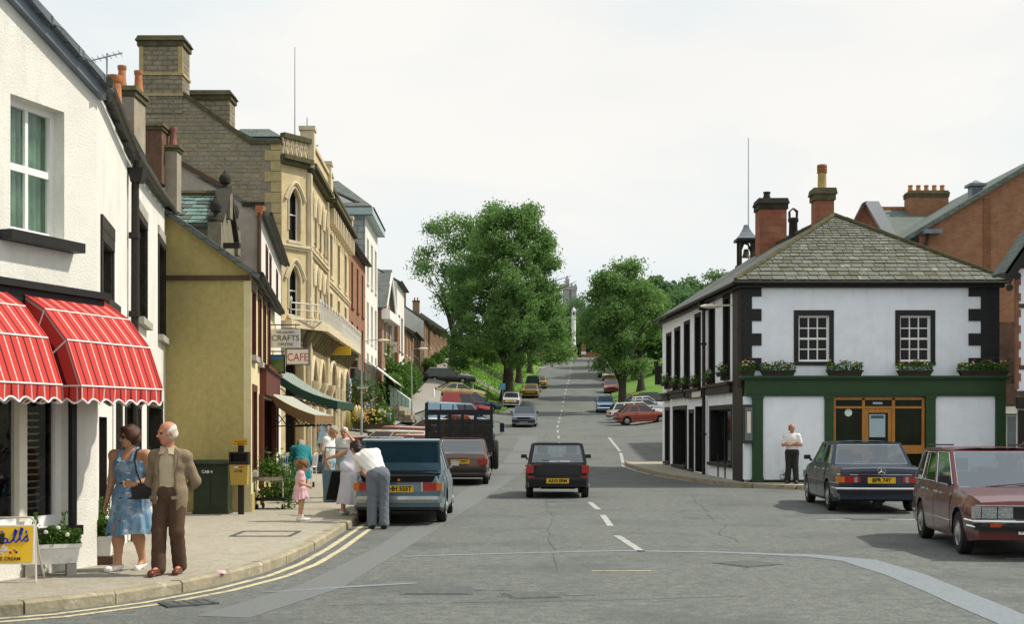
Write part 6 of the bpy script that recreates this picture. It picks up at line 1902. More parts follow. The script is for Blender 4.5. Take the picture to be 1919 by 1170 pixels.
 def opening(a, b, c, d, m, nm):
  """a,b bottom; c,d top; m=(bottom, top, side a, side b) margins in metres"""
  a, b, c, d = map(Vector, (a, b, c, d))
  hgt = ((d - a).length + (c - b).length) / 2; wid = ((b - a).length + (c - d).length) / 2
  def P(u, v): return a.lerp(b, u).lerp(d.lerp(c, u), v)
  u0, u1, v0, v1 = m[2] / wid, 1 - m[3] / wid, m[0] / hgt, 1 - m[1] / hgt
  i_ = [P(u0, v0), P(u1, v0), P(u1, v1), P(u0, v1)]; o_ = [a, b, c, d]
  mb.smooth = False
  for k in range(4):
   j = (k + 1) % 4
   mb.quad(o_[k], o_[j], i_[j], i_[k])
  glasses.append((i_, nm))
 opening(mir(Bfl), Bfl, Tfl, mir(Tfl), (.015, .05, .05, .05), 'windscreen')
 opening(Brl, mir(Brl), mir(Trl), Trl, (.03, .06, .07, .07), 'rear_window')
 fr = [0] + list(pill) + [1]
 for sgn in (1, -1):
  for k in range(len(fr) - 1):
   f0, f1 = fr[k], fr[k + 1]
   a, b = lerp3(Brl, Bfl, f0), lerp3(Brl, Bfl, f1); c, d = lerp3(Trl, Tfl, f1), lerp3(Trl, Tfl, f0)
   # keep pillars on the belt line
   a = (a[0], a[1], zt(a[1] + L / 2)); b = (b[0], b[1], zt(b[1] + L / 2))
   if sgn < 0: a, b, c, d = mir(b), mir(a), mir(d), mir(c)
   m0 = .05 if 0 < k else .09; m1 = .05 if k < len(fr) - 2 else .07
   if sgn < 0: m0, m1 = m1, m0
   if solid_side and k == 0: mb.smooth = False; mb.quad(a, b, c, d); continue
   opening(a, b, c, d, (.02, .055, m0, m1), 'side_window')
 # roof panel with crown
 mb.smooth = True; rows = []
 for i in range(5):
  f = i / 4
  p = lerp3(Trl, Tfl, f); rowp = []
  for j in range(7):
   q = 1 - j / 3
   bul = .045 * (1 - abs(q) ** 2.6) * (.55 + .45 * math.sin(math.pi * (.12 + .76 * f)))
   rowp.append((p[0] * q, p[1], p[2] + bul))
  rows.append(rowp)
 for i in range(4):
  for j in range(6): mb.quad(rows[i][j], rows[i + 1][j], rows[i + 1][j + 1], rows[i][j + 1])
 body = mb.build('body', [col, dark_lower and BLK or col], t, sharp=32)
 for q, nm in glasses:
  g = MB(); n = (q[1] - q[0]).cross(q[3] - q[0]).normalized()
  g.add([p - n * .006 for p in q], [[0, 1, 2, 3]]); go = g.build(nm, (glass or CARGLASS) if detail >= 2 else GLASSC, t)
  if detail >= 2:
   tr = MB(); w_ = .014
   for k in range(4):
    a, b = q[k], q[(k + 1) % 4]; tr.tube([a + n * .003, b + n * .003], w_ * .6, 4)
   tr.build('window_trim', CHROME if chrome_trim else BLK, go)
 # underside, wheels
 u = MB(); u.box(-hw * .86, hw * .86, Y(.12), Y(ro - ra - .02), .24, .5); u.box(-hw * .55, hw * .55, Y(ro - ra - .02), Y(fa + ra + .02), .22, .55); u.box(-hw * .86, hw * .86, Y(ro + ra + .02), Y(fa - ra - .02), .21, .5); u.box(-hw * .86, hw * .86, Y(fa + ra + .02), Y(L - .12), .24, .5)
 u.build('underbody', UNDER, t)
 for s in (ro, fa):
  for sgn in (1, -1):
   w = MB(); w.smooth = True
   xo = sgn * (hw - .02); xi = sgn * (hw - .19)
   tr = sorted([xo, xi]); c0 = (tr[0] + tr[1]) / 2; hwid = .085
   w.lathe([(r * .6, -hwid), (r * .93, -hwid), (r, -hwid + .025), (r, hwid - .025), (r * .93, hwid), (r * .6, hwid)], (c0, Y(s), r), 20, 'x', caps=False)
   wo = w.build('wheel', RUB, t)
   m = MB(); m.smooth = True
   pr = [(r * .66, .0), (r * .62, .03), (r * rim_k * .92, .012), (r * .30, .03), (r * .22, .055), (.004, .06)]
   xf = c0 + sgn * (hwid - .03)
   m.lathe([(q, h * sgn) for q, h in pr], (xf, Y(s), r), 16, 'x', caps=False)
   if detail >= 2:
    for k in range(8):
     a = k * math.pi / 4
     m.smooth = False; c = (xf + sgn * .022, Y(s) + math.cos(a) * r * .46, r + math.sin(a) * r * .46); m.ell(c, (.006, .025, .025), 6, 3)
   m.build('rim', rimm or ALLOY, wo)
 # bumpers wrap round the corners
 def bumper(nm, s, zc_, h, mat, sg):
  b = MB(); b.smooth = False; rs_ = []
  d = .07
  w = wpl(0) + .015
  plan = [(w, .42), (w + .005, .06), (w - .05, -.055), (w * .5, -d - .02), (0, -d - .03), (-w * .5, -d - .02), (-w + .05, -.055), (-w - .005, .06), (-w, .42)]
  out_, inn = [], []
  for (px, q) in plan:
   yy_ = Y(s) + q * sg
   out_.append((px, yy_)); inn.append((px * .93, yy_ + .06 * sg))
  for i in range(len(plan)):
   a, c = out_[i], inn[i]
   rs_.append([(a[0], a[1], zc_ - h / 2), (a[0] * 1.006, a[1] - .012 * sg, zc_), (a[0], a[1], zc_ + h / 2), (c[0], c[1], zc_ + h / 2), (c[0], c[1], zc_ - h / 2)])
  b.rings(rs_); return b.build(nm, mat, t)
 bz = .46
 br = bumper('rear_bumper', 0, bz, .12, bump, 1); bf = bumper('front_bumper', L, bz - .02, .12, bump, -1)
 if chrome_trim:
  pass
 # lamps
 tl = tail or [(.62, .95, .60, .74, REDL)]
 for sgn in (1, -1):
  lo_ = MB(); mats = []
  for (a, b, z0, z1, m) in tl:
   if m not in mats: mats.append(m)
   lo_.cur = mats.index(m)
   xa, xb = sorted((sgn * a * hw, sgn * b * hw)); lo_.box(xa, xb, Y(-.062), Y(.05), z0, z1)
  lo_.build('tail_light', mats, t)
  ho = MB(); mats = []
  for (a, b, z0, z1, m) in (head or [(.55, .90, .56, .70, CLRL)]):
   if m not in mats: mats.append(m)
   ho.cur = mats.index(m)
   xa, xb = sorted((sgn * a * hw, sgn * b * hw)); ho.box(xa, xb, Y(L - .06), Y(L + .055), z0, z1)
  ho.build('headlight', mats, t)
  mr = MB(); mr.smooth = False; s_ = base[1] - .12
  mr.hexa([(sgn * (hw * .92), Y(s_) - .03, zt(s_) + .02), (sgn * (hw * .92 + .05), Y(s_) - .03, zt(s_) + .02), (sgn * (hw * .92 + .05), Y(s_) + .03, zt(s_) + .02), (sgn * (hw * .92), Y(s_) + .03, zt(s_) + .02)], [(sgn * (hw * .95), Y(s_) - .03, zt(s_) + .08), (sgn * (hw * .95 + .05), Y(s_) - .03, zt(s_) + .08), (sgn * (hw * .95 + .05), Y(s_) + .03, zt(s_) + .08), (sgn * (hw * .95), Y(s_) + .03, zt(s_) + .08)])
  mr.cbox((sgn * (hw * .95 + .09), Y(s_), zt(s_) + .11), (.155, .07, .095), sgn * .1, .9); mr.build('mirror', mirror, t)
 gl = MB(); gz0, gz1, gw = grille or (.56, .70, .52)
 gl.box(-gw * hw, gw * hw, Y(L - .05), Y(L + .05), gz0, gz1)
 for k in range(3): gl.box(-gw * hw, gw * hw, Y(L + .05), Y(L + .058), gz0 + (gz1 - gz0) * (k + .6) / 3.4, gz0 + (gz1 - gz0) * (k + .6) / 3.4 + .008)
 gl.build('grille', BLK, t)
 def plate(txt, s, z_, mat, sg, nm):
  p = MB(); yy_ = Y(s) - .075 * sg
  p.box(-.27, .27, yy_ - .006, yy_ + .006, z_ - .06, z_ + .06); po = p.build(nm, mat, t)
  if txt: text_obj(txt, .112, INK, po, (0, yy_ - .008 * sg, z_), (R(90), 0, 0 if sg > 0 else math.pi), sx=.92, bold=.004)
  return po
 if plate_r: plate(plate_r[0], plate_r[2] if len(plate_r) > 2 else 0, plate_r[1], PLATE_Y, 1, 'number_plate')
 if plate_f: plate(plate_f[0], L, plate_f[1], PLATE_W, -1, 'number_plate')
 # doors as proud panels with a dark gap round them
 if detail >= 1 and doors:
  for sgn in (1, -1):
   for (s0, s1) in doors:
    dm = MB(); dm.smooth = True
    n = 8; Wv = []
    for off, o in ((.012, .0015), (0, .005)):
     cols_ = []
     for i in range(n + 1):
      s = s0 - off + (s1 - s0 + 2 * off) * i / n
      tp = zt(s) - .005; b = max(sill + .05, zb(s) + .015)
      cc = []
      for f in lin(0, 1, 7):
       zq = b + (tp - b) * f; k = (zq - sill) / (tp + .005 - sill)
       cc.append((sgn * (wpl(s) * float(np.interp(k, ZF, WF)) + o), Y(s), zq))
      cols_.append(cc)
     dm.cur = 0 if o > .003 else 1
     for i in range(n):
      for k in range(6):
       q = [cols_[i][k], cols_[i + 1][k], cols_[i + 1][k + 1], cols_[i][k + 1]]
       dm.quad(*(q if sgn > 0 else q[::-1]))
    do = dm.build('door', [col, BLK], t)
    hb_ = MB(); zh = zt(s0) - .10; hb_.cbox((sgn * (wpl(s0) * .985 + .012), Y(s0) + .13, zh), (.03, .15, .03)); hb_.build('handle', CHROME if chrome_trim else BLK, do)
 if trim:
  for sgn in (1, -1):
   tm = MB(); pts = []
   for s in lin(.05, L - .05, 26):
    z_ = trim[0]; k = (z_ - sill) / (zt(s) - sill)
    pts.append((sgn * (wpl(s) * float(np.interp(k, ZF, WF)) + .008), Y(s), z_))
   # leave the wheel arches clear
   seg = []
   for p in pts:
    s = p[1] + L / 2
    if zb(s) < trim[0] - .02: seg.append(p)
    else:
     if len(seg) > 1: tm = MB(); tm.tube(seg, .014, 5); tm.build('side_trim', trim[1], t)
     seg = []
   if len(seg) > 1: tm = MB(); tm.tube(seg, .014, 5); tm.build('side_trim', trim[1], t)
 if detail >= 2 and seats:
  for sx in (-1, 1):
   st_ = MB(); s_ = base[1] - 1.15
   st_.cbox((sx * .36, Y(s_ + .1), .5), (.5, .5, .16)); st_.hexa([(sx * .36 - .24, Y(s_ - .2), .5), (sx * .36 + .24, Y(s_ - .2), .5), (sx * .36 + .24, Y(s_ - .08), .5), (sx * .36 - .24, Y(s_ - .08), .5)], [(sx * .36 - .2, Y(s_ - .42), 1.05), (sx * .36 + .2, Y(s_ - .42), 1.05), (sx * .36 + .2, Y(s_ - .32), 1.05), (sx * .36 - .2, Y(s_ - .32), 1.05)])
   st_.cbox((sx * .36, Y(s_ - .40), 1.16), (.26, .09, .18)); st_.build('seat', SEATG, t)
  st_ = MB(); s_ = base[0] + .55
  st_.cbox((0, Y(s_ + .2), .5), (1.2, .5, .18)); st_.cbox((0, Y(s_ - .1), .74), (1.22, .14, .5)); st_.build('rear_seat', SEATG, t)
  dsh = MB(); dsh.cbox((0, Y(base[1] - .28), zc - .1), (W * .84, .38, .2)); dsh.build('dashboard', BLK, t)
  sw_ = MB(); a = [(.36 + .19 * math.cos(q), Y(base[1] - .55) - .06 * math.sin(q), zc - .02 + .18 * math.sin(q)) for q in lin(0, 2 * math.pi, 17)]; sw_.tube(a, .014, 5); sw_.build('steering_wheel', BLK, t)
  wp_ = MB()
  for x0 in (-.1, .35): wp_.tube([(x0, Y(base[1]) + .03, zc + .015), (x0 - .55, Y(base[1]) - .04, zc + .06)], .008, 4)
  wp_.build('wiper', BLK, t)
 t['_L'] = L
 del t['_L']
 return t
SED = lambda L, hood, cowl, belt, deck, tailz, nose: [(0, tailz - .04), (.05, tailz), (.9, deck), (1.1, belt), (cowl, belt - .01), (cowl + .25, hood + .02), (L - .5, hood - .06), (L - .06, nose), (L, nose - .05)]
def FWD(yaw): return yaw
P_ = math.pi
# --- black hatchback driving away in the middle of the road
t = car('black_hatchback', 'black hatchback driving away up the middle of the road', 1.13, 32.6, R(-1.0), M('paint_black', (.008, .009, .010), .3, .05, 2, spec=.3, coat=.12), L=3.42, W=1.56, Ht=1.36, wb=2.25, ro=.55, r=.27, top=[(0, .80), (.04, .84), (.3, .86), (2.5, .86), (2.75, .84), (3.2, .76), (3.36, .68), (3.42, .6)], roof=(.32, 1.75), base=(.04, 2.5), pill=(.2, .55), tail=[(.74, .97, .62, .80, REDL), (.70, .92, .50, .545, REDL)], plate_r=('A310 ERM', .43, -.055), doors=[(.95, 2.2)], tumble=.82)
mb = MB(); mb.tube([(.05, -1.73, .90), (-.38, -1.70, .93)], .009, 4); mb.build('rear_wiper', BLK, t)
mb = MB(); mb.cbox((.05, -.1 - 1.62, .90), (.5, .02, .03)); mb.build('paper', WHITEP, t)
text_obj('METRO', .05, M('red_badge', (.4, .02, .02), .4), t, (-.48, -1.772, .815), (R(90), 0, 0), 'badge')
text_obj('1.0', .05, MATS['red_badge'], t, (.5, -1.772, .815), (R(90), 0, 0), 'badge')
mb = MB(); mb.tube([(-.42, -1.6, .24), (-.42, -1.8, .24)], .025, 6); mb.build('exhaust', ALLOY, t)
# --- dark blue saloon beside the pub
NAVY = M('paint_navy', (.011, .02, .04), .25, .05, 2, spec=.4, coat=.25)
t = car('dark_blue_saloon', 'dark blue saloon with chrome bumper and yellow plate in front of the pub door', 7.50, 27.75, R(-4.5), NAVY, L=4.72, W=1.79, Ht=1.43, wb=2.8, ro=1.05, r=.31, top=[(0, .82), (.04, .90), (.4, .93), (1.25, .955), (1.5, .96), (3.3, .945), (3.55, .93), (4.3, .86), (4.66, .76), (4.72, .66)], roof=(1.35, 2.75), base=(.92, 3.45), pill=(.14, .52), tail=[(.46, .52, .62, .735, REDL), (.52, .59, .62, .735, CLRL), (.59, .80, .62, .735, REDL), (.80, .985, .62, .735, AMBL)], plate_r=('BPR 74Y', .665), dark_lower=.33, chrome_trim=True, doors=[(1.35, 2.35), (2.38, 3.4)], trim=(.60, CHROME), bump=BLK, tumble=.80, rimm=ALLOY, head=[(.6, .92, .55, .72, CLRL)])
mb = MB(); w_ = .89
mb.tube([(w_, -1.95, .50), (w_ - .02, -2.40, .50), (.45, -2.46, .50), (-.45, -2.46, .50), (-w_ + .02, -2.40, .50), (-w_, -1.95, .50)], .022, 6); mb.build('bumper_strip', CHROME, t)
mb = MB(); mb.tube([(w_ - .04, -2.30, .775), (.45, -2.415, .775), (-.45, -2.415, .775), (-w_ + .04, -2.30, .775)], .012, 5); mb.build('boot_strip', CHROME, t)
mb = MB()
mb.tube([(.075 * math.cos(a), -2.425, .845 + .075 * math.sin(a)) for a in lin(0, 2 * P_, 21)], .009, 5)
for a in (P_ / 2, P_ / 2 + 2 * P_ / 3, P_ / 2 + 4 * P_ / 3): mb.tube([(0, -2.425, .845), (.07 * math.cos(a), -2.425, .845 + .07 * math.sin(a))], [.012, .004], 4)
mb.build('boot_emblem', CHROME, t)
text_obj('230E', .075, CHROME, t, (-.52, -2.422, .835), (R(90), 0, 0), 'badge')
mb = MB(); mb.tube([(-.05, -2.2, .20), (-.05, -2.36, .20)], .09, 8); mb.build('exhaust', UNDER, t)
# --- maroon estate at the right edge, facing the camera
MAR = M('paint_maroon', (.095, .012, .014), .22, .05, 2, spec=.4, coat=.35)
t = car('maroon_estate', 'maroon estate car with square headlamps facing the camera at the right edge', 6.98, 18.5, R(173.5), MAR, L=4.25, W=1.66, Ht=1.42, wb=2.46, ro=.92, r=.29, top=[(0, .80), (.05, .88), (.4, .90), (2.9, .88), (3.2, .865), (3.9, .80), (4.2, .74), (4.25, .66)], roof=(.45, 2.3), base=(.12, 2.98), pill=(.24, .58), tail=[(.72, .86, .62, .78, REDL)], head=[(.40, .615, .54, .685, CLRL), (.64, .86, .54, .685, CLRL), (.875, .985, .54, .69, CLRL)], plate_f=('A918 HRM', .40), trim=(.42, CHROME), grille=(.535, .69, .38), doors=[(1.0, 1.92), (1.95, 2.95)], chrome_trim=True, tumble=.83, glass=glass_mat('screen_glass', (.40, .50, .54), .24))
mb = MB(); mb.box(-.78, .78, 2.11, 2.175, .695, .712); mb.box(-.8, .8, 2.11, 2.17, .508, .522); mb.build('grille_trim', CHROME, t)
for sg in (-1, 1):
 mb = MB(); mb.box(*sorted((sg * .42, sg * .62)), 2.19, 2.215, .43, .485); mb.build('indicator', M('lamp_orange', (.38, .05, .012), .3, .2, 30), t)
mb = MB(); mb.tube([(.83, 1.75, .50), (.81, 2.17, .50), (.4, 2.235, .5), (-.4, 2.235, .5), (-.81, 2.17, .5), (-.83, 1.75, .5)], .016, 5); mb.build('bumper_strip', CHROME, t)
for sg in (-.6, .6):
 mb = MB(); mb.tube([(sg, -1.55, 1.44), (sg, .05, 1.46)], .012, 5); mb.build('roof_strip', BLK, t)
mb = MB(); mb.quad((-.55, .95, .905), (.3, .95, .905), (.3, 1.25, .893), (-.55, 1.25, .893)); 
# --- blue saloon with its boot and a door open
BLU = paint('steel_blue', (.075, .14, .185), .22)
t = car('blue_saloon', 'metallic blue saloon at the kerb with boot lid and passenger door open', -1.98, 24.35, R(0), BLU, L=4.15, W=1.62, Ht=1.38, wb=2.4, ro=.95, r=.29, top=[(0, .80), (.05, .86), (.4, .885), (1.0, .90), (1.3, .92), (2.9, .90), (3.2, .88), (3.8, .82), (4.1, .72), (4.15, .62)], roof=(1.35, 2.4), base=(.85, 3.0), pill=(.16, .55), tail=[(.50, .53, .60, .765, CHROME), (.53, .83, .615, .75, REDL), (.83, .95, .615, .75, AMBL), (.95, .975, .60, .765, CHROME)], plate_r=('OHH 555T', .645), open_boot=True, dark_lower=.40, doors=[(1.15, 1.95), (1.98, 2.95)], bump=M('dull_chrome', (.34, .36, .35), .22, .15, 3, metal=.8), chrome_trim=True, rimm=ALLOY, tumble=.8, mirror=MATS['dull_chrome'])
mb = MB(); mb.box(-.70, .70, -2.03, -1.50, .50, .52); mb.box(-.70, -.68, -2.03, -1.5, .52, .86); mb.box(.68, .70, -2.03, -1.5, .52, .86); mb.box(-.7, .7, -1.5, -1.48, .5, .88); mb.build('boot_well', UNDER, t)
mb = MB(); mb.slab([(-.70, -2.105, .60), (.70, -2.105, .60), (.70, -2.02, .865), (-.70, -2.02, .865)][::-1], .01)
mb = MB(); mb.hexa([(-.60, -2.15, .762), (.60, -2.15, .762), (.66, -2.135, .872), (-.66, -2.135, .872)][::-1], [(-.60, -2.11, .762), (.60, -2.11, .762), (.66, -2.07, .89), (-.66, -2.07, .89)][::-1]); mb.build('boot_opening_shade', UNDER, t)  # solid black panel on the tail: shade of the open boot as colour
lid = MB(); z0 = .93
pl = [(-.70, -1.22, z0), (.70, -1.22, z0), (.68, -1.42, 1.50), (-.68, -1.42, 1.50)]
lid.slab(pl, .03)
lo_ = lid.build('boot_lid', BLU, t)
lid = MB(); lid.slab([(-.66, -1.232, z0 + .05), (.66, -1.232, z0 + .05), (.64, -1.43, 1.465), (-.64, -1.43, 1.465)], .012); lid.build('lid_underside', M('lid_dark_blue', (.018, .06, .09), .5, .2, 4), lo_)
lid = MB(); lid.hexa([(-.70, -1.40, 1.47), (.70, -1.40, 1.47), (.70, -1.52, 1.46), (-.70, -1.52, 1.46)][::-1], [(-.69, -1.40, 1.505), (.69, -1.40, 1.505), (.69, -1.52, 1.49), (-.69, -1.52, 1.49)][::-1]); lid.build('lid_edge', BLU, lo_)
mb = MB(); mb.cbox((.02, -2.16, .80), (.04, .03, .04)); mb.build('boot_catch', AMBL, t)
mb = MB(); mb.tube([(-.18, -2.0, .27), (-.18, -2.16, .27)], .05, 8); mb.build('exhaust', CHROME, t)
# the open door, swung out from its front hinge
hx, hy = -.80, .85
dv = Vector((-math.cos(R(10)), -math.sin(R(10)), 0)); dn = Vector((-dv.y, dv.x, 0))
def D_(u, z, o=0): p = Vector((hx, hy, 0)) + dv * u + dn * o; return (p.x, p.y, z)
dm = MB(); dm.hexa([D_(0, .26, -.05), D_(.92, .26, -.05), D_(.92, .26, .05), D_(0, .26, .05)], [D_(0, .88, -.05), D_(.95, .88, -.05), D_(.95, .88, .05), D_(0, .88, .05)])
do = dm.build('open_door', BLU, t)
dm = MB(); dm.hexa([D_(.06, .3, .058), D_(.88, .3, .058), D_(.88, .3, .051), D_(.06, .3, .051)], [D_(.06, .85, .062), D_(.76, .85, .062), D_(.76, .85, .051), D_(.06, .85, .051)]); dm.cbox(D_(.4, .62, .08), (.4, .05, .05), R(10)); dm.build('door_lining', UNDER, do)
dm = MB(); dm.tube([D_(.05, .87), D_(.28, 1.30), D_(.88, 1.32), D_(.93, .87)], .022, 6); dm.build('door_frame', BLU, do)
dm = MB(); dm.quad(D_(.07, .88), D_(.92, .88), D_(.87, 1.31), D_(.29, 1.29)); dm.build('door_glass', SEE, do)
# --- brown saloon parked ahead of it
car('brown_saloon', 'brown saloon with red lamps parked in front of the flatbed lorry', -1.52, 39.7, R(0), paint('brown', (.085, .035, .022)), L=4.37, W=1.67, Ht=1.39, wb=2.58, ro=.95, r=.29, top=[(0, .80), (.05, .92), (.4, .94), (1.2, .93), (3.0, .90), (3.3, .88), (4.0, .80), (4.3, .70), (4.37, .62)], roof=(1.2, 2.5), base=(.62, 3.1), pill=(.16, .54), tail=[(.62, .96, .62, .79, REDL), (.70, .80, .64, .69, CLRL)], plate_r=('B639 PWT', .71), dark_lower=.42, doors=[(1.2, 2.1), (2.13, 3.05)], chrome_trim=True)
# --- flatbed lorry with wooden tail
lor = thing('flatbed_lorry', 'dark flatbed lorry with a tall wooden tailboard and black spare wheel', 'lorry', (-1.78, 43.0, 0))
LD = M('lorry_black', (.012, .016, .024), .6, .25, 4); LB = M('tailboard', (.022, .024, .023), .85, .45, 5, col2=(.045, .03, .016))
hw = 1.14
mb = MB(); mb.box(-hw, hw, .05, 5.2, .92, 1.08); mb.build('load_bed', BROWN, lor)
for k in range(5):
 mb = MB(); z = .98 + k * .205; mb.box(-hw, hw, -.03 - random.uniform(0, .012), .03, z, z + .197); mb.build('tailboard_plank', LB, lor)
mb = MB(); mb.box(-hw - .0, hw, -.035, .035, 2.14, 2.32); mb.build('top_rail', LD, lor)
for x in (-hw + .05, -.68, -.3, .12, .55, hw - .05):
 mb = MB(); big = x in (-hw + .05, hw - .05); mb.box(x - (.05 if big else .05), x + .05, -.05, .05, .9, 2.55 if big else 2.14); mb.build('stake', LD, lor)
for x in (-.62, -.2, .2, .64):
 mb = MB(); mb.box(x - .018, x + .018, -.02, .02, 2.32, 2.50); mb.build('upright', LD, lor)
for s in (-1, 1):
 mb = MB(); mb.box(*sorted((s * hw, s * (hw - .05))), .06, 5.1, 1.09, 1.5); mb.build('side_board', LB, lor)
LBL_ = paint('lorry_blue', (.03, .09, .22))
mb = MB(); mb.hexa([(-1.0, 5.3, .55), (1.0, 5.3, .55), (1.0, 6.9, .55), (-1.0, 6.9, .55)], [(-.92, 5.3, 1.86), (.92, 5.3, 1.86), (.92, 6.35, 1.86), (-.92, 6.35, 1.86)]); mb.build('cab', LBL_, lor)
for (a, b) in ((-.82, -.1), (.1, .82)):
 mb = MB(); mb.quad((a, 5.29, 1.45), (b, 5.29, 1.45), (b, 5.29, 1.8), (a, 5.29, 1.8)); mb.build('rear_window', GLASSC, lor)
for s in (-1, 1):
 mb = MB(); mb.tube([(s * .95, 6.3, 2.0), (s * 1.4, 6.0, 1.9), (s * 1.4, 6.0, 1.5), (s * 1.0, 6.3, 1.35)], .012, 5); mb.cbox((s * 1.4, 5.98, 1.72), (.17, .05, .34)); mb.build('mirror', LD, lor)
mb = MB(); mb.box(-.45, .45, .2, 6.4, .62, .92); mb.build('chassis', UNDER, lor)
for (y_, n) in ((1.2, 2), (6.0, 1)):
 for s in (-1, 1):
  mb = MB(); mb.smooth = True; mb.lathe([(.2, -.13), (.38, -.13), (.42, -.08), (.42, .08), (.38, .13), (.2, .13), (.1, .05)], (s * .92, y_, .42), 20, 'x'); w_ = mb.build('wheel', RUB, lor)
  mb = MB(); mb.smooth = True; mb.lathe([(.22, .0), (.16, .03), (.05, .06)], (s * 1.0, y_, .42), 14, 'x'); mb.build('rim', ALLOY, w_)
mb = MB(); mb.smooth = True
mb.lathe([(.22, -.1), (.44, -.1), (.5, -.05), (.5, .05), (.44, .1), (.22, .1)], (1.22, .5, .8), 20, 'x'); w_ = mb.build('spare_wheel', RUB, lor)
for s in (-1, 1):
 mb = MB(); mb.box(*sorted((s * .7, s * 1.05)), -.05, .0, .78, .88); mb.build('tail_light', REDL, lor)
 mb = MB(); mb.box(*sorted((s * .75, s * 1.1)), .55, .58, .25, .75); mb.build('mudflap', UNDER, lor)
mb = MB(); mb.box(-.3, .3, -.06, -.04, .72, .84); mb.build('number_plate', PLATE_Y, lor)

# --- smaller cars of three body kinds
def saloon(label, x, y, yaw, col, name='parked_saloon', L=4.2, W=1.64, d=1, **k):
 kw = dict(L=L, W=W, Ht=1.37, wb=2.5, ro=.85, r=.29, top=[(0, .78), (.05, .86), (.4, .89), (1.1, .90), (2.95, .88), (3.25, .86), (L - .35, .78), (L - .05, .70), (L, .62)], roof=(1.15, 2.35), base=(.65, 3.0), pill=(.17, .55), doors=[(1.15, 2.0), (2.03, 2.95)])
 kw.update(k); return car(name, label, x, y, yaw, col, detail=d, **kw)
def hatch(label, x, y, yaw, col, name='parked_hatchback', L=3.75, W=1.6, d=1, **k):
 kw = dict(L=L, W=W, Ht=1.36, wb=2.35, ro=.65, r=.28, top=[(0, .74), (.06, .86), (.6, .89), (2.6, .86), (2.9, .83), (L - .3, .74), (L - .04, .66), (L, .58)], roof=(.75, 1.95), base=(.18, 2.65), pill=(.22, .56), doors=[(1.2, 2.45)])
 kw.update(k); return car(name, label, x, y, yaw, col, detail=d, **kw)
def estate(label, x, y, yaw, col, name='parked_estate', L=4.4, W=1.66, d=1, **k):
 kw = dict(L=L, W=W, Ht=1.40, wb=2.6, ro=.95, r=.29, top=[(0, .80), (.05, .88), (.4, .90), (3.1, .88), (3.4, .86), (L - .35, .80), (L - .05, .72), (L, .62)], roof=(.45, 2.45), base=(.15, 3.1), pill=(.3, .62), doors=[(1.2, 2.1), (2.13, 3.05)])
 kw.update(k); return car(name, label, x, y, yaw, col, detail=d, **kw)
C_ = lambda n, c: paint(n, c)
WHT = C_('white', (.72, .72, .70)); RD = C_('red', (.40, .030, .020)); RDB = C_('rust_red', (.30, .050, .026)); TAN = C_('tan', (.50, .40, .19)); YEL = C_('yellow_ochre', (.46, .30, .045)); CRM = C_('cream', (.52, .48, .32)); DGRN = C_('dark_green', (.022, .034, .026)); MBL = C_('mid_blue', (.03, .16, .36)); DBL = C_('dark_blue', (.018, .034, .07)); GBL = C_('grey_blue', (.09, .13, .19)); SIL = C_('silver_blue', (.42, .47, .50)); BKC = C_('coal', (.012, .014, .018)); ORG = C_('orange_red', (.45, .075, .02))
G1 = 'cars parked along the left kerb up the hill'; G2 = 'cars parked along the right kerb up the hill'; G3 = 'cars parked nose-in beside the flatbed lorry'; G4 = 'cars parked nose-in by the right-hand green'
dirn = lambda y: -math.atan2(xc(y + 3) - xc(y - 3), 6)
hatch('grey-blue saloon coming down the hill on the left side of the road', PX(984, 87), 87, P_ + dirn(87), GBL, 'oncoming_saloon', L=4.3, W=1.68, plate_f=('', .40), d=1)
saloon('bright blue car coming down the hill on the right with lit orange indicators', PX(1135, 109), 109, P_ + dirn(109), MBL, 'oncoming_saloon', head=[(.62, .88, .54, .68, AMBL)], grille=(.54, .68, .55), bump=CHROME)
saloon('white saloon parked beside the trunk of the largest tree', PX(960, 117), 117, dirn(117), WHT, group=G1, plate_r=('', .66), tail=[(.6, .95, .58, .72, REDL)])
saloon('ochre yellow saloon parked behind the white one on the left kerb', PX(996, 128), 129, dirn(129), YEL, group=G1)
estate('dark off-road car parked between the two yellow cars', PX(1000, 136), 136.5, dirn(136), DGRN, 'parked_offroader', group=G1, Ht=1.75)
saloon('pale yellow car parked farthest up the left kerb', PX(1013, 143), 144, dirn(144), YEL, group=G1)
hatch('orange-red car parked lowest on the right kerb, facing downhill', PX(1146, 136), 136, P_ + dirn(136), RDB, group=G2)
hatch('tan car parked behind the orange-red one on the right kerb', PX(1141, 160), 160, P_ + dirn(160), TAN, group=G2)
estate('blue car half hidden behind the tan one on the right kerb', PX(1133, 166.5), 167, P_ + dirn(166), DBL, group=G2)
estate('black car parked highest on the right kerb', PX(1125, 186), 186, P_ + dirn(186), BKC, group=G2)
saloon('red car turning at the top of the road left of the gate piers', PX(1044, 222), 222, R(200), RD, 'red_saloon')
estate('black estate car parked across the green near the footpath', PX(842, 119), 119, R(-84), BKC, 'black_estate', L=4.7)
saloon('tan fastback parked behind the red van', PX(862, 110), 110, R(-80), TAN, 'tan_fastback', L=4.3, base=(.2, 3.0), roof=(1.2, 2.3))
hatch('dark blue hatchback between the red van and the tan fastback', PX(893, 104), 104, R(-78), DBL, 'blue_hatchback')
hatch('red van parked nose towards the road above the lorry tail', PX(872, 96), 96, R(-80), RD, 'red_van', Ht=1.68, roof=(.15, 2.2), base=(.05, 2.75), pill=(.55,), solid_side=True, L=3.9, cat='van')
for px, y, lb in ((888, 196, 'white car with dark windows at the top edge of the green'),):
 saloon(lb, PX(px, y), y, R(95), WHT, 'white_saloon')
hatch('small white car right of the other white car at the top of the green', PX(922, 195), 197, R(92), WHT, 'white_hatchback')
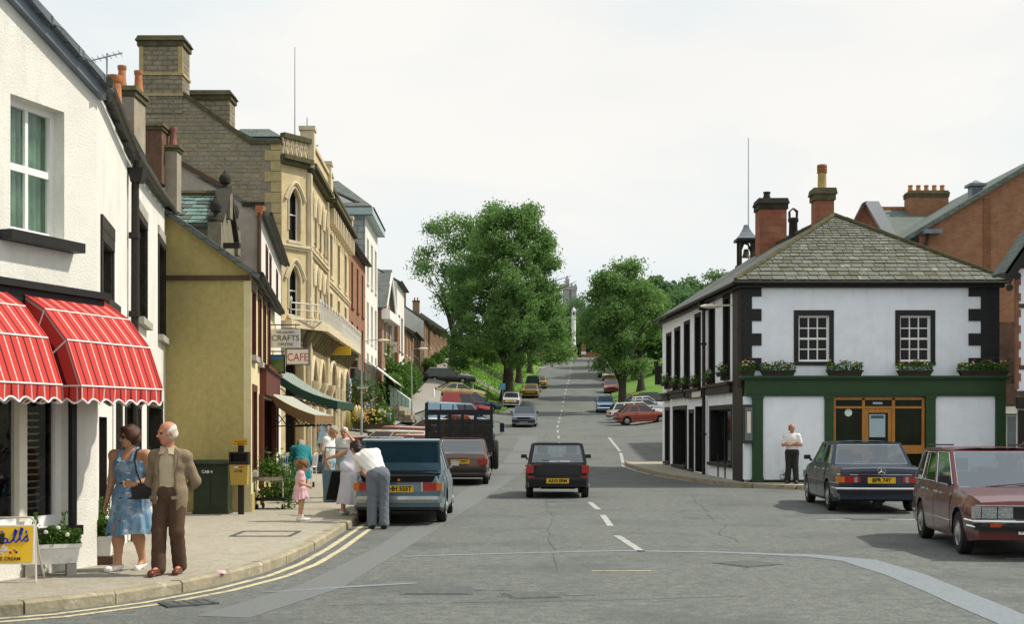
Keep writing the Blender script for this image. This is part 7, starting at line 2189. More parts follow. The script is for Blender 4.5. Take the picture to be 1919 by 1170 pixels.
# nose-in row beside the lorry, left side of the road
saloon('dark blue rounded car roof just beyond the open boot', -4.35, 42.2, R(78), DBL, 'parked_saloon', group=G3, d=1)
estate('red car with a pale rear window left of the lorry', -3.8, 46.6, R(66), ORG, group=G3, d=1)
estate('cream estate with a sloping tailgate in the row by the lorry', -4.9, 50.5, R(72), CRM, group=G3, d=1)
estate('long red estate farthest left in the row by the lorry', -5.1, 55.0, R(74), RD, group=G3, d=1)
saloon('silver blue car behind the lorry tail', -3.6, 60.5, R(70), SIL, group=G3)
hatch('white and red hatchback in the row behind the lorry tail', -4.3, 66, R(70), WHT, group=G3)
hatch('red hatchback just behind the top rail of the lorry', -3.4, 72, R(74), RD, group=G3)
car('blue_van', 'pale blue van roof showing above the lorry top rail', PX(858, 80), 79, R(-80), C_('sky_blue', (.28, .45, .62)), L=4.2, W=1.7, Ht=1.75, wb=2.4, ro=.8, top=[(0, .9), (.1, .95), (3.4, .95), (4.1, .8), (4.2, .7)], roof=(.2, 2.9), base=(.06, 3.5), pill=(.6,), detail=1, cat='van', solid_side=True)
# right-hand rank
hatch('rust red three-door hatchback nearest the pub in the right-hand rank', PX(1205, 88), 88, R(-84), RDB, 'red_hatchback', L=3.75, rimm=ALLOY, group=G4, trim=(.46, BLK))
estate('white car just behind the rust red hatchback', PX(1198, 92), 92, R(-84), WHT, group=G4)
saloon('white and blue saloon second behind the rust red hatchback', PX(1208, 96), 96, R(-84), SIL, group=G4)
saloon('white saloon with red stripe third behind the rust red hatchback', PX(1210, 100), 100.5, R(-84), WHT, group=G4)
hatch('yellow and orange hatchback farthest back in the right-hand rank', PX(1206, 107), 107, R(-86), C_('amber', (.55, .33, .04)), group=G4)
saloon('dark car beside the yellow one in the right-hand rank', PX(1226, 103), 103.6, R(-84), BKC, group=G4)
car('red_hatchback', 'red car partly hidden behind the maroon estate at the right edge', 13.9, 32.8, R(108), RD, L=3.9, W=1.62, Ht=1.62, wb=2.4, ro=.75, top=[(0, .8), (.06, .9), (2.8, .9), (3.1, .86), (3.85, .7), (3.9, .6)], roof=(.35, 2.1), base=(.1, 2.85), pill=(.3, .62), detail=1)
# ================================================================= people: bodies grown as one smooth surface
def sd_prim(P, q):
 if q[0] == 'c':
  a, b = np.array(q[1]), np.array(q[2]); ba = b - a; pa = P - a
  t = np.clip(pa @ ba / max(1e-9, ba @ ba), 0, 1)
  return np.linalg.norm(pa - t[:, None] * ba, axis=1) - (q[3] + t * (q[4] - q[3]))
 c, r = np.array(q[1]), np.array(q[2]); Q = P - c
 if len(q) > 3 and q[3] is not None: Q = Q @ q[3]
 k0 = np.linalg.norm(Q / r, axis=1); k1 = np.linalg.norm(Q / r ** 2, axis=1) + 1e-9
 return k0 * (k0 - 1) / k1
def sd_all(P, prims, k, cuts=()):
 d = None
 for q in prims:
  e = sd_prim(P, q)
  if d is None: d = e
  else:
   h = np.clip(.5 + .5 * (d - e) / k, 0, 1); d = d * (1 - h) + e * h - k * h * (1 - h)
 for c in cuts:
  if c[0] == 'p': d = np.maximum(d, (P - np.array(c[1])) @ np.array(c[2]))
  else: d = np.maximum(d, -sd_prim(P, c[1]))
 return d
def nets(prims, k, cell, cuts=(), fn=None):
 lo = np.full(3, 1e9); hi = -lo
 for q in prims:
  if q[0] == 'c':
   for p, r in ((q[1], q[3]), (q[2], q[4])): lo = np.minimum(lo, np.array(p) - r); hi = np.maximum(hi, np.array(p) + r)
  else:
   m = max(q[2]); lo = np.minimum(lo, np.array(q[1]) - m); hi = np.maximum(hi, np.array(q[1]) + m)
 lo -= cell * 2.5; hi += cell * 2.5
 n = np.ceil((hi - lo) / cell).astype(int) + 1
 ax = [lo[i] + cell * np.arange(n[i]) for i in range(3)]
 G = np.stack(np.meshgrid(*ax, indexing='ij'), -1).reshape(-1, 3)
 D = sd_all(G, prims, k, cuts)
 if fn is not None: D = D + fn(G)
 D = D.reshape(n)
 I = D < 0
 cs = np.zeros(n - 1); acc = np.zeros((*(n - 1), 3)); cnt = np.zeros(n - 1)
 off = [(a, b, c) for a in (0, 1) for b in (0, 1) for c in (0, 1)]
 sl = lambda o: tuple(slice(o[i], n[i] - 1 + o[i]) for i in range(3))
 for a in range(3):
  for o in off:
   if o[a]: continue
   o2 = list(o); o2[a] = 1
   A, B = D[sl(o)], D[sl(o2)]; m = (A < 0) != (B < 0)
   t = np.where(m, A / np.where(m, A - B, 1), 0)
   pos = np.zeros((*(n - 1), 3))
   for i in range(3): pos[..., i] = o[i]
   pos[..., a] = t
   acc += pos * m[..., None]; cnt += m
 act = cnt > 0
 ids = -np.ones(n - 1, int); ids[act] = np.arange(act.sum())
 base = np.stack(np.meshgrid(*[np.arange(q - 1) for q in n], indexing='ij'), -1)
 V = lo + cell * (base[act] + acc[act] / cnt[act][:, None])
 F = []
 for a in range(3):
  b, c = (a + 1) % 3, (a + 2) % 3
  s0 = [slice(1, n[i] - 1) for i in range(3)]; s0[a] = slice(0, n[a] - 1)
  s1 = list(s0); s1[a] = slice(1, n[a])
  A, B = I[tuple(s0)], I[tuple(s1)]
  w = np.argwhere(A != B); fl = A[A != B]
  w = w + np.array([s.start for s in s0])
  def cid(db, dc):
   q = w.copy(); q[:, b] -= db; q[:, c] -= dc
   return ids[q[:, 0], q[:, 1], q[:, 2]]
  Q = np.stack([cid(1, 1), cid(0, 1), cid(0, 0), cid(1, 0)], 1)
  Q[~fl] = Q[~fl][:, ::-1]
  F.append(Q)
 F = np.concatenate(F); F = F[(F >= 0).all(1)]
 return V, F
def sdf_obj(name, parts, parent, mats, label=None):
 """parts: list of (prims,k,cell,cuts,material index); all joined in one mesh"""
 Vs, Fs, Ms, n = [], [], [], 0
 for (pr, k, cell, cuts, mi) in parts:
  V, F = nets(pr, k, cell, cuts); Vs.append(V); Fs.append(F + n); n += len(V); Ms.append(np.full(len(F), mi))
 me = mesh_np(name, np.concatenate(Vs), np.concatenate(Fs), mats, True)
 me.polygons.foreach_set('material_index', np.concatenate(Ms).astype(np.int32))
 o = bpy.data.objects.new(name, me); COL.objects.link(o); o.parent = parent
 return o
SKIN = M('skin', (.50, .27, .17), .55, .06, 9); SKIN_R = M('skin_ruddy', (.52, .23, .14), .5, .08, 9); SKIN_T = M('skin_tanned', (.47, .245, .145), .5, .06, 9)
EYE = M('eye_dark', (.03, .02, .015), .2, 0); LIP = M('lips', (.36, .10, .08), .5, .05)
def Vn(a): a = np.array(a, float); return a / (np.linalg.norm(a) + 1e-9)
def hand_prims(w, d, s, n, L, curl=.35, tcurl=.4):
 """w wrist, d pointing direction, s thumb side, n palm side"""
 w, d, s, n = np.array(w, float), Vn(d), Vn(s), Vn(n); pr = []
 r = L * .048
 lens = [.36, .42, .40, .31]
 for i, q in enumerate((.17, .055, -.06, -.17)):
  k0 = w + s * L * q * .6; k1 = w + d * L * .52 + s * L * q
  pr.append(('c', k0, k1, r * 1.35, r * 1.15))
  c = curl * (1 + .12 * i)
  d1 = d * math.cos(c) + n * math.sin(c); d2 = d * math.cos(2.1 * c) + n * math.sin(2.1 * c); d3 = d * math.cos(2.9 * c) + n * math.sin(2.9 * c)
  l = L * lens[i]; a1 = k1 + d1 * l * .48; a2 = a1 + d2 * l * .32; a3 = a2 + d3 * l * .24
  pr += [('c', k1, a1, r, r * .95), ('c', a1, a2, r * .95, r * .88), ('c', a2, a3, r * .88, r * .72)]
 t0 = w + d * L * .12 + s * L * .14; t1 = t0 + Vn(d * .7 + s * .7 + n * tcurl) * L * .24; t2 = t1 + Vn(d * .9 + s * .25 + n * tcurl) * L * .2
 pr += [('c', t0, t1, r * 1.25, r * 1.05), ('c', t1, t2, r * 1.05, r * .8)]
 return pr
def person(label, x, y, yaw, Hh, j=None, hd=0.0, tilt=0.0, roll=0.0, fat=1.0, skin=SKIN, hair=None, top=None, legs=None, skirt=None, shoes=None, cell=.014, z=None, group=None, eyes=True, hands=None, bald=False, child=False, jacket=None, hairlen=0, glasses=False, socks=None, hair_r=1.0):
 zz = gz(x, y) if z is None else z
 t = thing('person', label, 'person', (x, y, zz), yaw, group)
 J = dict(pel=(0, 0, .53), chest=(0, 0, .72), neck=(0, -.005, .825), head=(0, .012, .925))
 for s, n in ((1, 'R'), (-1, 'L')):
  J['sh' + n] = (s * .104, 0, .805); J['el' + n] = (s * .128, -.015, .635); J['wr' + n] = (s * .132, .03, .485)
  J['hip' + n] = (s * .05, 0, .515); J['kn' + n] = (s * .054, .012, .285); J['an' + n] = (s * .056, -.012, .045); J['toe' + n] = None
 if j: J.update(j)
 J = {k: (np.array(v) * Hh if v is not None else None) for k, v in J.items()}
 for n in 'RL':
  if J['toe' + n] is None: J['toe' + n] = J['an' + n] + np.array([(.012 if n == 'R' else -.012), .105, -.025]) * Hh
 f = Hh * fat; h = Hh
 wch = .082 * f; B = []
 cp = lambda a, b, ra, rb: ('c', J[a] if isinstance(a, str) else a, J[b] if isinstance(b, str) else b, ra, rb)
 up = Vn(J['chest'] - J['pel']); side_ = Vn(J['shR'] - J['shL']); fw = np.cross(up, side_); Rt = np.stack([side_, fw, up], 1)
 torso = lambda g: [('e', J['chest'], (.098 * f + g, .066 * f + g, .105 * h + g), Rt), ('e', (J['pel'] + J['chest']) / 2, (.084 * f + g, .062 * f + g, .10 * h + g), Rt), ('e', J['pel'], (.094 * f + g, .07 * f + g, .07 * h + g), Rt), cp('shR', 'shL', .034 * f + g, .034 * f + g), cp(J['shR'] * .55 + J['shL'] * .45 + up * .01 * h, J['neck'], .03 * f + g, .03 * f + g)]
 B += torso(0)
 B.append(cp('neck', 'head', .032 * h, .03 * h))
 for n in 'RL':
  B += [cp('sh' + n, 'el' + n, .030 * f, .025 * f), cp('el' + n, 'wr' + n, .0245 * f, .0155 * h)]
  B += [cp('hip' + n, 'kn' + n, .050 * f, .034 * f)]
  m = J['kn' + n] * .68 + J['an' + n] * .32
  B += [cp('kn' + n, m, .034 * f, .034 * f), cp(m, 'an' + n, .033 * f, .021 * h), cp('an' + n, 'toe' + n, .022 * h, .016 * h)]
 parts = [(B, .022 * h, cell, (), 0)]
 # head: its own axes
 k = .86 if child else h / 1.72 * 1.06
 c, s = math.cos(hd), math.sin(hd); ct, st_ = math.cos(tilt), math.sin(tilt)
 Rz = np.array([[c, -s, 0], [s, c, 0], [0, 0, 1]]); Rx = np.array([[1, 0, 0], [0, ct, -st_], [0, st_, ct]]); Ry = np.array([[math.cos(roll), 0, math.sin(roll)], [0, 1, 0], [-math.sin(roll), 0, math.cos(roll)]])
 Rh = Rz @ Ry @ Rx
 hp = lambda a, b_, c_: J['head'] + Rh @ (np.array([a, b_, c_]) * k)
 HP_ = [('e', hp(0, -.012, .035), (.075 * k, .093 * k, .085 * k), Rh), ('e', hp(0, .025, -.03), (.058 * k, .07 * k, .082 * k), Rh), ('e', hp(0, .055, -.085), (.034 * k, .03 * k, .026 * k), Rh),
           ('c', hp(0, .092, .012), hp(0, .112, -.022), .008 * k, .0135 * k), ('e', hp(0, .083, .03), (.05 * k, .012 * k, .010 * k), Rh),
           ('e', hp(.077, -.01, -.005), (.010 * k, .02 * k, .03 * k), Rh), ('e', hp(-.077, -.01, -.005), (.010 * k, .02 * k, .03 * k), Rh), ('c', hp(0, -.02, -.05), J['neck'], .045 * k, .05 * k)]
 hc = max(.0055, cell * .55)
 parts.append((HP_, .014 * k, hc, (('x', ('e', hp(.032, .094, .008), (.016 * k, .012 * k, .009 * k), Rh)), ('x', ('e', hp(-.032, .094, .008), (.016 * k, .012 * k, .009 * k), Rh))), 0))
 if eyes:
  for sx in (1, -1): parts.append(([('e', hp(sx * .032, .080, .008), (.014 * k, .012 * k, .012 * k), Rh)], .001, hc, (), 1))
  parts.append(([('e', hp(0, .090, -.058), (.026 * k, .012 * k, .008 * k), Rh)], .001, hc, (), 2))
 # hands
 for n in 'RL':
  d = Vn(J['wr' + n] - J['el' + n]); sg = 1 if n == 'R' else -1
  hh = (hands or {}).get(n, {})
  d = Vn(hh.get('d', d)); th = Vn(hh.get('s', np.array([0, 1, 0]) if abs(d[1]) < .8 else np.array([0, 0, 1]))); th = Vn(th - d * (th @ d))
  nn = np.cross(th, d) * (1 if n == 'R' else -1) if 'n' not in hh else Vn(hh['n'])
  parts.append((hand_prims(J['wr' + n], d, th, nn, .104 * h, hh.get('curl', .3)), .006, max(.0058, cell * .5), (), 0))
 sdf_obj('body', parts, t, [skin, EYE, LIP])
 if hair:
  g = .012 * k + cell * .15
  if bald: pr = [('e', hp(0, -.022, .025), (.082 * k, .092 * k, .082 * k), Rh), ('e', hp(0, -.045, -.02), (.075 * k, .065 * k, .06 * k), Rh)]; cuts = [('p', hp(0, -.03, .082), Rh @ np.array([0, .75, .66])), ('x', ('e', hp(0, .10, -.03), (.082 * k, .105 * k, .12 * k), Rh))]
  else:
   pr = [('e', hp(0, -.018, .045), (.092 * k * hair_r, .104 * k * hair_r, .092 * k * hair_r), Rh), ('e', hp(0, -.05, -.02 - hairlen), (.085 * k * hair_r, .07 * k * hair_r, .08 * k), Rh)]
   if hair_r > 1.05: pr += [('e', hp(.06, -.02, .02), (.055 * k, .07 * k, .07 * k), Rh), ('e', hp(-.06, -.02, .02), (.055 * k, .07 * k, .07 * k), Rh), ('e', hp(0, .045, .095), (.07 * k, .05 * k, .035 * k), Rh)]
   cuts = [('x', ('e', hp(0, .13, -.045), (.078 * k, .105 * k, .115 * k), Rh)), ('p', hp(0, 0, -.085 - hairlen), Rh @ np.array([0, .3, -1]))]
  V, F = nets(pr, .02 * k, hc, cuts, fn=lambda P: .004 * k * (np.sin(P[:, 0] * 190 / k * .25) + np.sin(P[:, 1] * 170 / k * .25 + P[:, 2] * 60)))
  o = bpy.data.objects.new('hair', mesh_np('hair', V, F, hair, True)); COL.objects.link(o); o.parent = t
 if glasses:
  sdf_obj('sunglasses', [([('e', hp(sx * .034, .10, .008), (.028 * k, .010 * k, .022 * k), Rh) for sx in (1, -1)] + [('c', hp(-.03, .104, .014), hp(.03, .104, .014), .004 * k, .004 * k), ('c', hp(.06, .095, .014), hp(.08, .0, .012), .004 * k, .004 * k), ('c', hp(-.06, .095, .014), hp(-.08, .0, .012), .004 * k, .004 * k)], .004, hc, (), 0)], t, [BLKG])
 E = .010 * h / 1.65 + .006
 def sleeves(fr, g, flare=1.0):
  r_ = []
  for n in 'RL':
   a, b_, w_ = J['sh' + n], J['el' + n], J['wr' + n]; a = a + (b_ - a) * .12
   if fr <= 1: r_.append(('c', a, a + (b_ - a) * fr, .032 * f + g, (.029 * f + g) * flare))
   else: r_ += [('c', a, b_, .033 * f + g, .028 * f + g), ('c', b_, b_ + (w_ - b_) * (fr - 1), .028 * f + g, .021 * f + g)]
  return r_
 if top:
  m, sl, extra = top
  cu = [('x', ('c', tuple(J['neck'] + up * .012 * h), tuple(J['neck'] + up * .2 * h), .036 * h, .05 * h))]
  if extra.get('hem') is not None: cu.append(('p', J['pel'] + up * extra['hem'] * h, -up))
  pr = torso(E) if not extra.get('scoop') else torso(E)[:3] + [('c', J['shR'] * .92 + J['shL'] * .08, J['shR'] * .85 + J['shL'] * .15, .02 * f, .02 * f), ('c', J['shL'] * .92 + J['shR'] * .08, J['shL'] * .85 + J['shR'] * .15, .02 * f, .02 * f)]
  if extra.get('scoop'): cu = [('p', J['chest'] + up * extra['scoop'] * h, up)] + cu[1:]
  if sl: pr += sleeves(sl, E * .7, extra.get('flare', 1.0))
  V, F = nets(pr, .02 * h, cell, cu, fn=lambda P: .0035 * np.sin(P[:, 2] * 43 + P[:, 0] * 25) * np.sin(P[:, 0] * 31 + P[:, 2] * 17))
  o = bpy.data.objects.new(extra.get('name', 'shirt'), mesh_np('shirt', V, F, m, True)); COL.objects.link(o); o.parent = t
  if extra.get('scoop'):
   for n in 'RL':
    st = MB(); st.smooth = True
    a = J['sh' + n] * .72 + J['sh' + ('L' if n == 'R' else 'R')] * .28
    pts = [J['chest'] + up * (extra['scoop'] - .01) * h + fw * (.062 * f + E) + (a - (J['shR'] + J['shL']) / 2) * .95, a + fw * .045 * h + up * .015 * h, a + up * (.036 * f + .006), a - fw * .045 * h + up * .01 * h, J['chest'] + up * (extra['scoop'] - .01) * h - fw * (.06 * f + E) + (a - (J['shR'] + J['shL']) / 2) * .95]
    st.tube([tuple(q) for q in pts], .016 * h, 8); st.build('strap', m, t)
 if jacket:
  m, hem = jacket; g = E * 1.6
  pr = torso(g) + sleeves(1.94, g * .45) + [('e', J['pel'] - up * .02 * h, (.100 * f + g, .077 * f + g, .22 * h), Rt)]
  cu = [('x', ('c', tuple(J['neck'] + up * .02 * h), tuple(J['neck'] + up * .2 * h), .042 * h, .06 * h)), ('p', J['pel'] + up * hem * h, -up)]
  mid_ = J['chest'] + fw * .13 * f
  cu.append(('x', ('c', tuple(mid_ + up * .13 * h), tuple(mid_ - up * .34 * h), .062 * f + .02, .075 * f + .03)))
  V, F = nets(pr, .018 * h, cell, cu, fn=lambda P: .004 * np.sin(P[:, 2] * 37 + P[:, 0] * 22) * np.sin(P[:, 0] * 27 - P[:, 2] * 13))
  o = bpy.data.objects.new('jacket', mesh_np('jacket', V, F, m, True)); COL.objects.link(o); o.parent = t
 if legs:
  m, ln = legs; g = E * 1.2; pr = [('e', J['pel'], (.094 * f + g, .072 * f + g, .07 * h + g), Rt)]
  for n in 'RL':
   e = J['kn' + n] + (J['an' + n] - J['kn' + n]) * ln
   pr += [('c', J['hip' + n], J['kn' + n], .050 * f + g, .035 * f + g), ('c', J['kn' + n], e, .035 * f + g, .034 * f + g)]
  cu = [('p', J['pel'] + up * .085 * h, up)]
  V, F = nets(pr, .012 * h, cell, cu, fn=lambda P: .004 * np.sin(P[:, 2] * 33 + P[:, 0] * 40) * np.sin(P[:, 1] * 40 + P[:, 2] * 21))
  o = bpy.data.objects.new('trousers', mesh_np('trousers', V, F, m, True)); COL.objects.link(o); o.parent = t
 if skirt:
  m, zt_, zh, r0, r1, folds, sw = skirt
  mb = MB(); mb.smooth = True; rs_ = []; n = 64; steps = 12
  for i in range(steps + 1):
   q = i / steps; z_ = (zt_ + (zh - zt_) * q) * h
   top_c = J['pel'] + up * (zt_ * h - J['pel'][2]); 
   cx, cy = top_c[0] * (1 - q) + sw[0] * q, top_c[1] * (1 - q) + sw[1] * q
   hipb = .018 * math.sin(math.pi * min(1, q * 2.2)) if q < .45 else 0
   rr = (r0 + (r1 - r0) * q ** .85 + hipb) * h
   ring = []
   for kk in range(n):
    a = 2 * math.pi * kk / n
    w_ = 1 + q * (.06 * math.sin(folds * a + 1.3 * math.sin(2 * a)) + .03 * math.sin((folds * 2 - 3) * a + 2))
    ring.append((cx + rr * w_ * math.cos(a), cy + rr * .78 * w_ * math.sin(a), z_ + (.008 * math.sin(3 * a + 1) * q) * h))
   rs_.append(ring)
  mb.rings(rs_, caps=False)
  inner = [[(cx + (p[0] - cx) * .96, cy + (p[1] - cy) * .96, p[2] + .004) for p in r] for r in rs_[-1:]]
  mb.rings([rs_[-1], inner[0]], caps=False)
  mb.build('skirt', m, t, sharp=0)
 if socks:
  sdf_obj('socks', [([('c', J['an' + n] * .7 + J['kn' + n] * .3, J['an' + n], .026 * h, .027 * h) for n in 'R'], .004, cell * .8, (), 0), ([('c', J['anL'] * .7 + J['knL'] * .3, J['anL'], .026 * h, .027 * h)], .004, cell * .8, (), 0)], t, [socks])
 if shoes:
  for n in 'RL':
   a, b_ = J['an' + n], J['toe' + n]; dd = Vn(b_ - a)
   sdf_obj('shoe', [([('c', a + (0, 0, -.012 * h) - dd * .018 * h, b_ + dd * .004 * h, .030 * h, .024 * h), ('c', a - dd * .02 * h + (0, 0, -.022 * h), a + dd * .02 * h + (0, 0, -.022 * h), .026 * h, .026 * h)], .01, max(.007, cell * .6), (('p', (0, 0, min(a[2], b_[2] + .018 * h) + .005 * h), (0, 0, 1)),) if shoes[1] else (), 0)], t, [shoes[0]])
 return t, J
BLKG = M('sunglass_black', (.006, .006, .006), .12, 0, spec=.6)
HB = M('hair_brown', (.065, .026, .012), .6, .3, 30); HG = M('hair_grey', (.30, .27, .22), .7, .2, 30); HW = M('hair_white', (.55, .53, .48), .7, .1, 30); HK = M('hair_black', (.018, .013, .010), .5, .3, 30); HL = M('hair_light_brown', (.15, .075, .03), .6, .25, 30)
TWEED = M('tweed', (.24, .185, .12), .95, .3, 90, bump=.002, bscale=220); TRB = M('brown_trousers', (.085, .048, .030), .9, .15, 20); CRS = M('cream_shirt', (.52, .43, .29), .9, .12, 60)
WSH = M('white_shirt', (.74, .73, .70), .85, .05, 20); GTR = M('grey_trousers', (.135, .155, .185), .9, .12, 30); BTR = M('black_trousers', (.022, .022, .020), .85, .2, 20)
PINK = M('pink_cloth', (.66, .40, .44), .85, .08, 20); LILAC = M('white_lilac_cloth', (.58, .57, .64), .85, .07, 14, col2=(.50, .50, .60)); TEAL = M('teal_cloth', (.016, .18, .21), .85, .15, 14); PBLUE = M('pale_blue_cloth', (.30, .42, .48), .85, .12, 14); REDC = M('red_cloth', (.42, .02, .02), .85, .1, 14)
BSHOE = M('brown_shoe', (.12, .03, .016), .3, .2, 20, coat=.4); WSHOE = M('white_shoe', (.72, .71, .68), .45, .05, 20); DSHOE = M('dark_shoe', (.018, .016, .016), .45, .1, 20)
# printed summer dress: streaky blues with red, white and black flecks
def dress_mat():
 m = M('printed_blue_dress', (.135, .25, .37), .85, .30, 22, stretch=(1.6, 1.6, .16), patch=((.36, .45, .52), 5, .50, .64)); nt = m.node_tree; b = nt.nodes['Principled BSDF']
 src = b.inputs['Base Color'].links[0].from_socket
 tc = _n(nt, 'ShaderNodeTexCoord'); vo = _n(nt, 'ShaderNodeTexVoronoi'); vo.inputs['Scale'].default_value = 8.5
 mp = _n(nt, 'ShaderNodeMapping'); mp.inputs['Scale'].default_value = (1, 1, 2.1); nt.links.new(tc.outputs['Object'], mp.inputs[0]); nt.links.new(mp.outputs[0], vo.inputs['Vector'])
 lt = _n(nt, 'ShaderNodeMath'); lt.operation = 'LESS_THAN'; lt.inputs[1].default_value = .21; nt.links.new(vo.outputs['Distance'], lt.inputs[0])
 cr = _n(nt, 'ShaderNodeValToRGB'); cr.color_ramp.interpolation = 'CONSTANT'; e = cr.color_ramp.elements; e[0].color = (.34, .05, .06, 1); e[1].position = .3; e[1].color = (.03, .05, .10, 1); q = e.new(.48); q.color = (.55, .58, .6, 1); q = e.new(.72); q.color = (.10, .20, .32, 1)
 sp = _n(nt, 'ShaderNodeSeparateColor'); nt.links.new(vo.outputs['Color'], sp.inputs[0]); nt.links.new(sp.outputs[0], cr.inputs[0])
 mx = _n(nt, 'ShaderNodeMix'); mx.data_type = 'RGBA'; nt.links.new(lt.outputs[0], mx.inputs['Factor']); nt.links.new(src, mx.inputs['A']); nt.links.new(cr.outputs[0], mx.inputs['B']); nt.links.new(mx.outputs['Result'], b.inputs['Base Color'])
 return m
DRESS = dress_mat()
PZ0 = .115
# --- the couple on the pavement
t, J = person('woman in sunglasses and a printed blue sundress with a black shoulder bag', -4.26, 14.3, R(168), 1.60, dict(shL=(-.122, .0, .80), shR=(.122, .0, .80), elL=(-.150, -.02, .635), wrL=(-.075, .095, .60), elR=(.150, -.02, .63), wrR=(.165, .03, .475), anL=(-.055, -.07, .055), toeL=(-.06, .02, .012), knL=(-.055, .01, .29), anR=(.05, .08, .05), toeR=(.07, .185, .02), knR=(.052, .075, .29)), hd=R(-36), tilt=-.05, fat=1.2, skin=SKIN_T, hair=HB, hair_r=1.12, top=(DRESS, 0, dict(scoop=.045, name='bodice', hem=.02)), skirt=(DRESS, .615, .255, .088, .178, 9, (0, 0)), shoes=(WSHOE, True), cell=.011, z=PZ0, glasses=True, hands={'L': dict(curl=.75, d=(.85, .35, .1), s=(0, .2, 1), n=(-.3, .9, -.2)), 'R': dict(curl=.35)})
mb = MB(); mb.smooth = True; n = 40
mb.rings([[((.106 * math.cos(a)) * 1.6, .083 * math.sin(a) * 1.6, .622 * 1.6 + dz) for a in [2 * P_ * k / n for k in range(n)]] for dz in (-.018, .018)]); mb.build('belt', BLKG, t)
bag = thing('shoulder_bag', 'black leather shoulder bag hanging at the hip of the woman in sunglasses', 'bag', t.location, t.rotation_euler.z)
LEA = M('black_leather', (.012, .011, .011), .4, .2, 20)
mb = MB(); mb.hexa([(-.34, .02, .80), (-.12, .12, .80), (-.10, .17, .80), (-.32, .07, .80)], [(-.345, .03, .965), (-.115, .125, .965), (-.105, .15, .965), (-.335, .06, .965)]); mb.build('bag_body', LEA, bag)
mb = MB(); mb.hexa([(-.345, .028, .91), (-.113, .128, .91), (-.098, .172, .87), (-.325, .075, .87)], [(-.35, .025, .975), (-.11, .125, .975), (-.10, .158, .975), (-.34, .062, .975)]); mb.build('flap', LEA, bag)
mb = MB(); mb.smooth = True; mb.tube([(-.20, .12, .96), (-.16, .155, 1.10), (-.13, .145, 1.22), (-.118, .07, 1.345), (-.12, .0, 1.355), (-.14, -.08, 1.28), (-.22, -.11, 1.1), (-.30, -.02, .96)], .011, 6); mb.build('bag_strap', LEA, bag)
mb = MB(); mb.smooth = True; mb.lathe([(.034, -.008), (.034, .008)], (-.13 * 1.6 * .62, .08 * 1.6, .602 * 1.6), 12, 'x', caps=False); mb.build('watch', M('gold', (.6, .45, .15), .3, metal=1), t)
t, J = person('bald elderly man in a tweed jacket and brown trousers walking beside her', -3.70, 13.85, R(176), 1.66, dict(neck=(0, .015, .825), head=(0, .045, .922), shR=(.096, -.005, .768), shL=(-.096, -.005, .768), elR=(.150, -.06, .605), wrR=(.055, -.125, .52), elL=(-.150, -.06, .605), wrL=(-.045, -.125, .52), anR=(.05, .07, .05), knR=(.055, .05, .29), anL=(-.05, -.05, .055), toeL=(-.055, .05, .02), knL=(-.055, .03, .285)), hd=R(-50), tilt=-.12, skin=SKIN_R, hair=HW, bald=True, top=(CRS, 0, dict(name='shirt')), jacket=(TWEED, -.125), legs=(TRB, 1.0), shoes=(BSHOE, True), cell=.011, z=PZ0, fat=1.02, hands={'R': dict(d=(-.8, -.2, -.4), s=(0, 0, 1), n=(0, -1, 0)), 'L': dict(d=(.8, -.2, -.3), s=(0, 0, 1), n=(0, -1, 0))})
for s in (1, -1):
 mb = MB(); mb.slab([(s * .012, .098, 1.375), (s * .075, .075, 1.395), (s * .085, .12, 1.30), (s * .03, .135, 1.315)][::s], .008); mb.build('collar', CRS, t)
 mb = MB(); mb.slab([(s * .085, .09, 1.37), (s * .13, .08, 1.33), (s * .12, .14, 1.12), (s * .088, .15, 1.06)][::s], .01); mb.build('lapel', TWEED, t)
 mb = MB(); mb.cbox((s * .125, .155, .84), (.11, .012, .035), s * -.45); mb.build('pocket_flap', TWEED, t)
# --- girl in pink
t, J = person('small girl in a pink frock and white ankle socks, head bent', -3.60, 21.8, R(-72), 1.06, dict(neck=(0, .0, .79), head=(0, .045, .885), chest=(0, 0, .68), shR=(.10, 0, .765), shL=(-.10, 0, .765), elR=(.13, -.02, .61), wrR=(.05, .13, .565), elL=(-.13, -.02, .61), wrL=(-.05, .13, .555), anL=(-.045, .03, .05), anR=(.045, -.03, .05)), tilt=-.55, child=True, hair=HL, hair_r=1.05, top=(PINK, .5, dict(name='bodice', flare=1.15)), skirt=(PINK, .60, .355, .10, .165, 11, (0, 0)), shoes=(WSHOE, True), socks=WSHOE, cell=.011, z=PZ0, fat=1.1, hands={'R': dict(curl=.6), 'L': dict(curl=.6)})
mb = MB(); mb.cbox((0, .22, .62), (.05, .03, .09)); tp = thing('small_toy', 'small dark toy held in the hands of the girl in pink', 'toy', t.location, t.rotation_euler.z); mb.build('toy_body', BTR, tp)
# --- woman in white leaning into the car
t, J = person('dark haired woman in a long white dress gripping the open car door', -2.92, 23.3, R(-28), 1.62, dict(pel=(0, -.06, .53), chest=(.05, .03, .685), neck=(.045, .10, .745), head=(.06, .165, .79), shR=(.135, .10, .70), shL=(-.06, .06, .735), elL=(-.20, .06, .675), wrL=(-.355, .05, .635), elR=(.24, .15, .58), wrR=(.26, .26, .5), hipR=(.05, -.06, .515), hipL=(-.05, -.06, .515), anR=(.06, .02, .05), anL=(-.05, -.10, .05), knL=(-.05, -.05, .29)), hd=R(-30), tilt=-.3, hair=HK, hair_r=1.08, top=(LILAC, 0, dict(scoop=.055, name='bodice', hem=-.07)), skirt=(LILAC, .60, .13, .088, .155, 8, (0, -.06)), shoes=(WSHOE, True), cell=.012, z=PZ0, hands={'L': dict(curl=.8)}, fat=1.05)
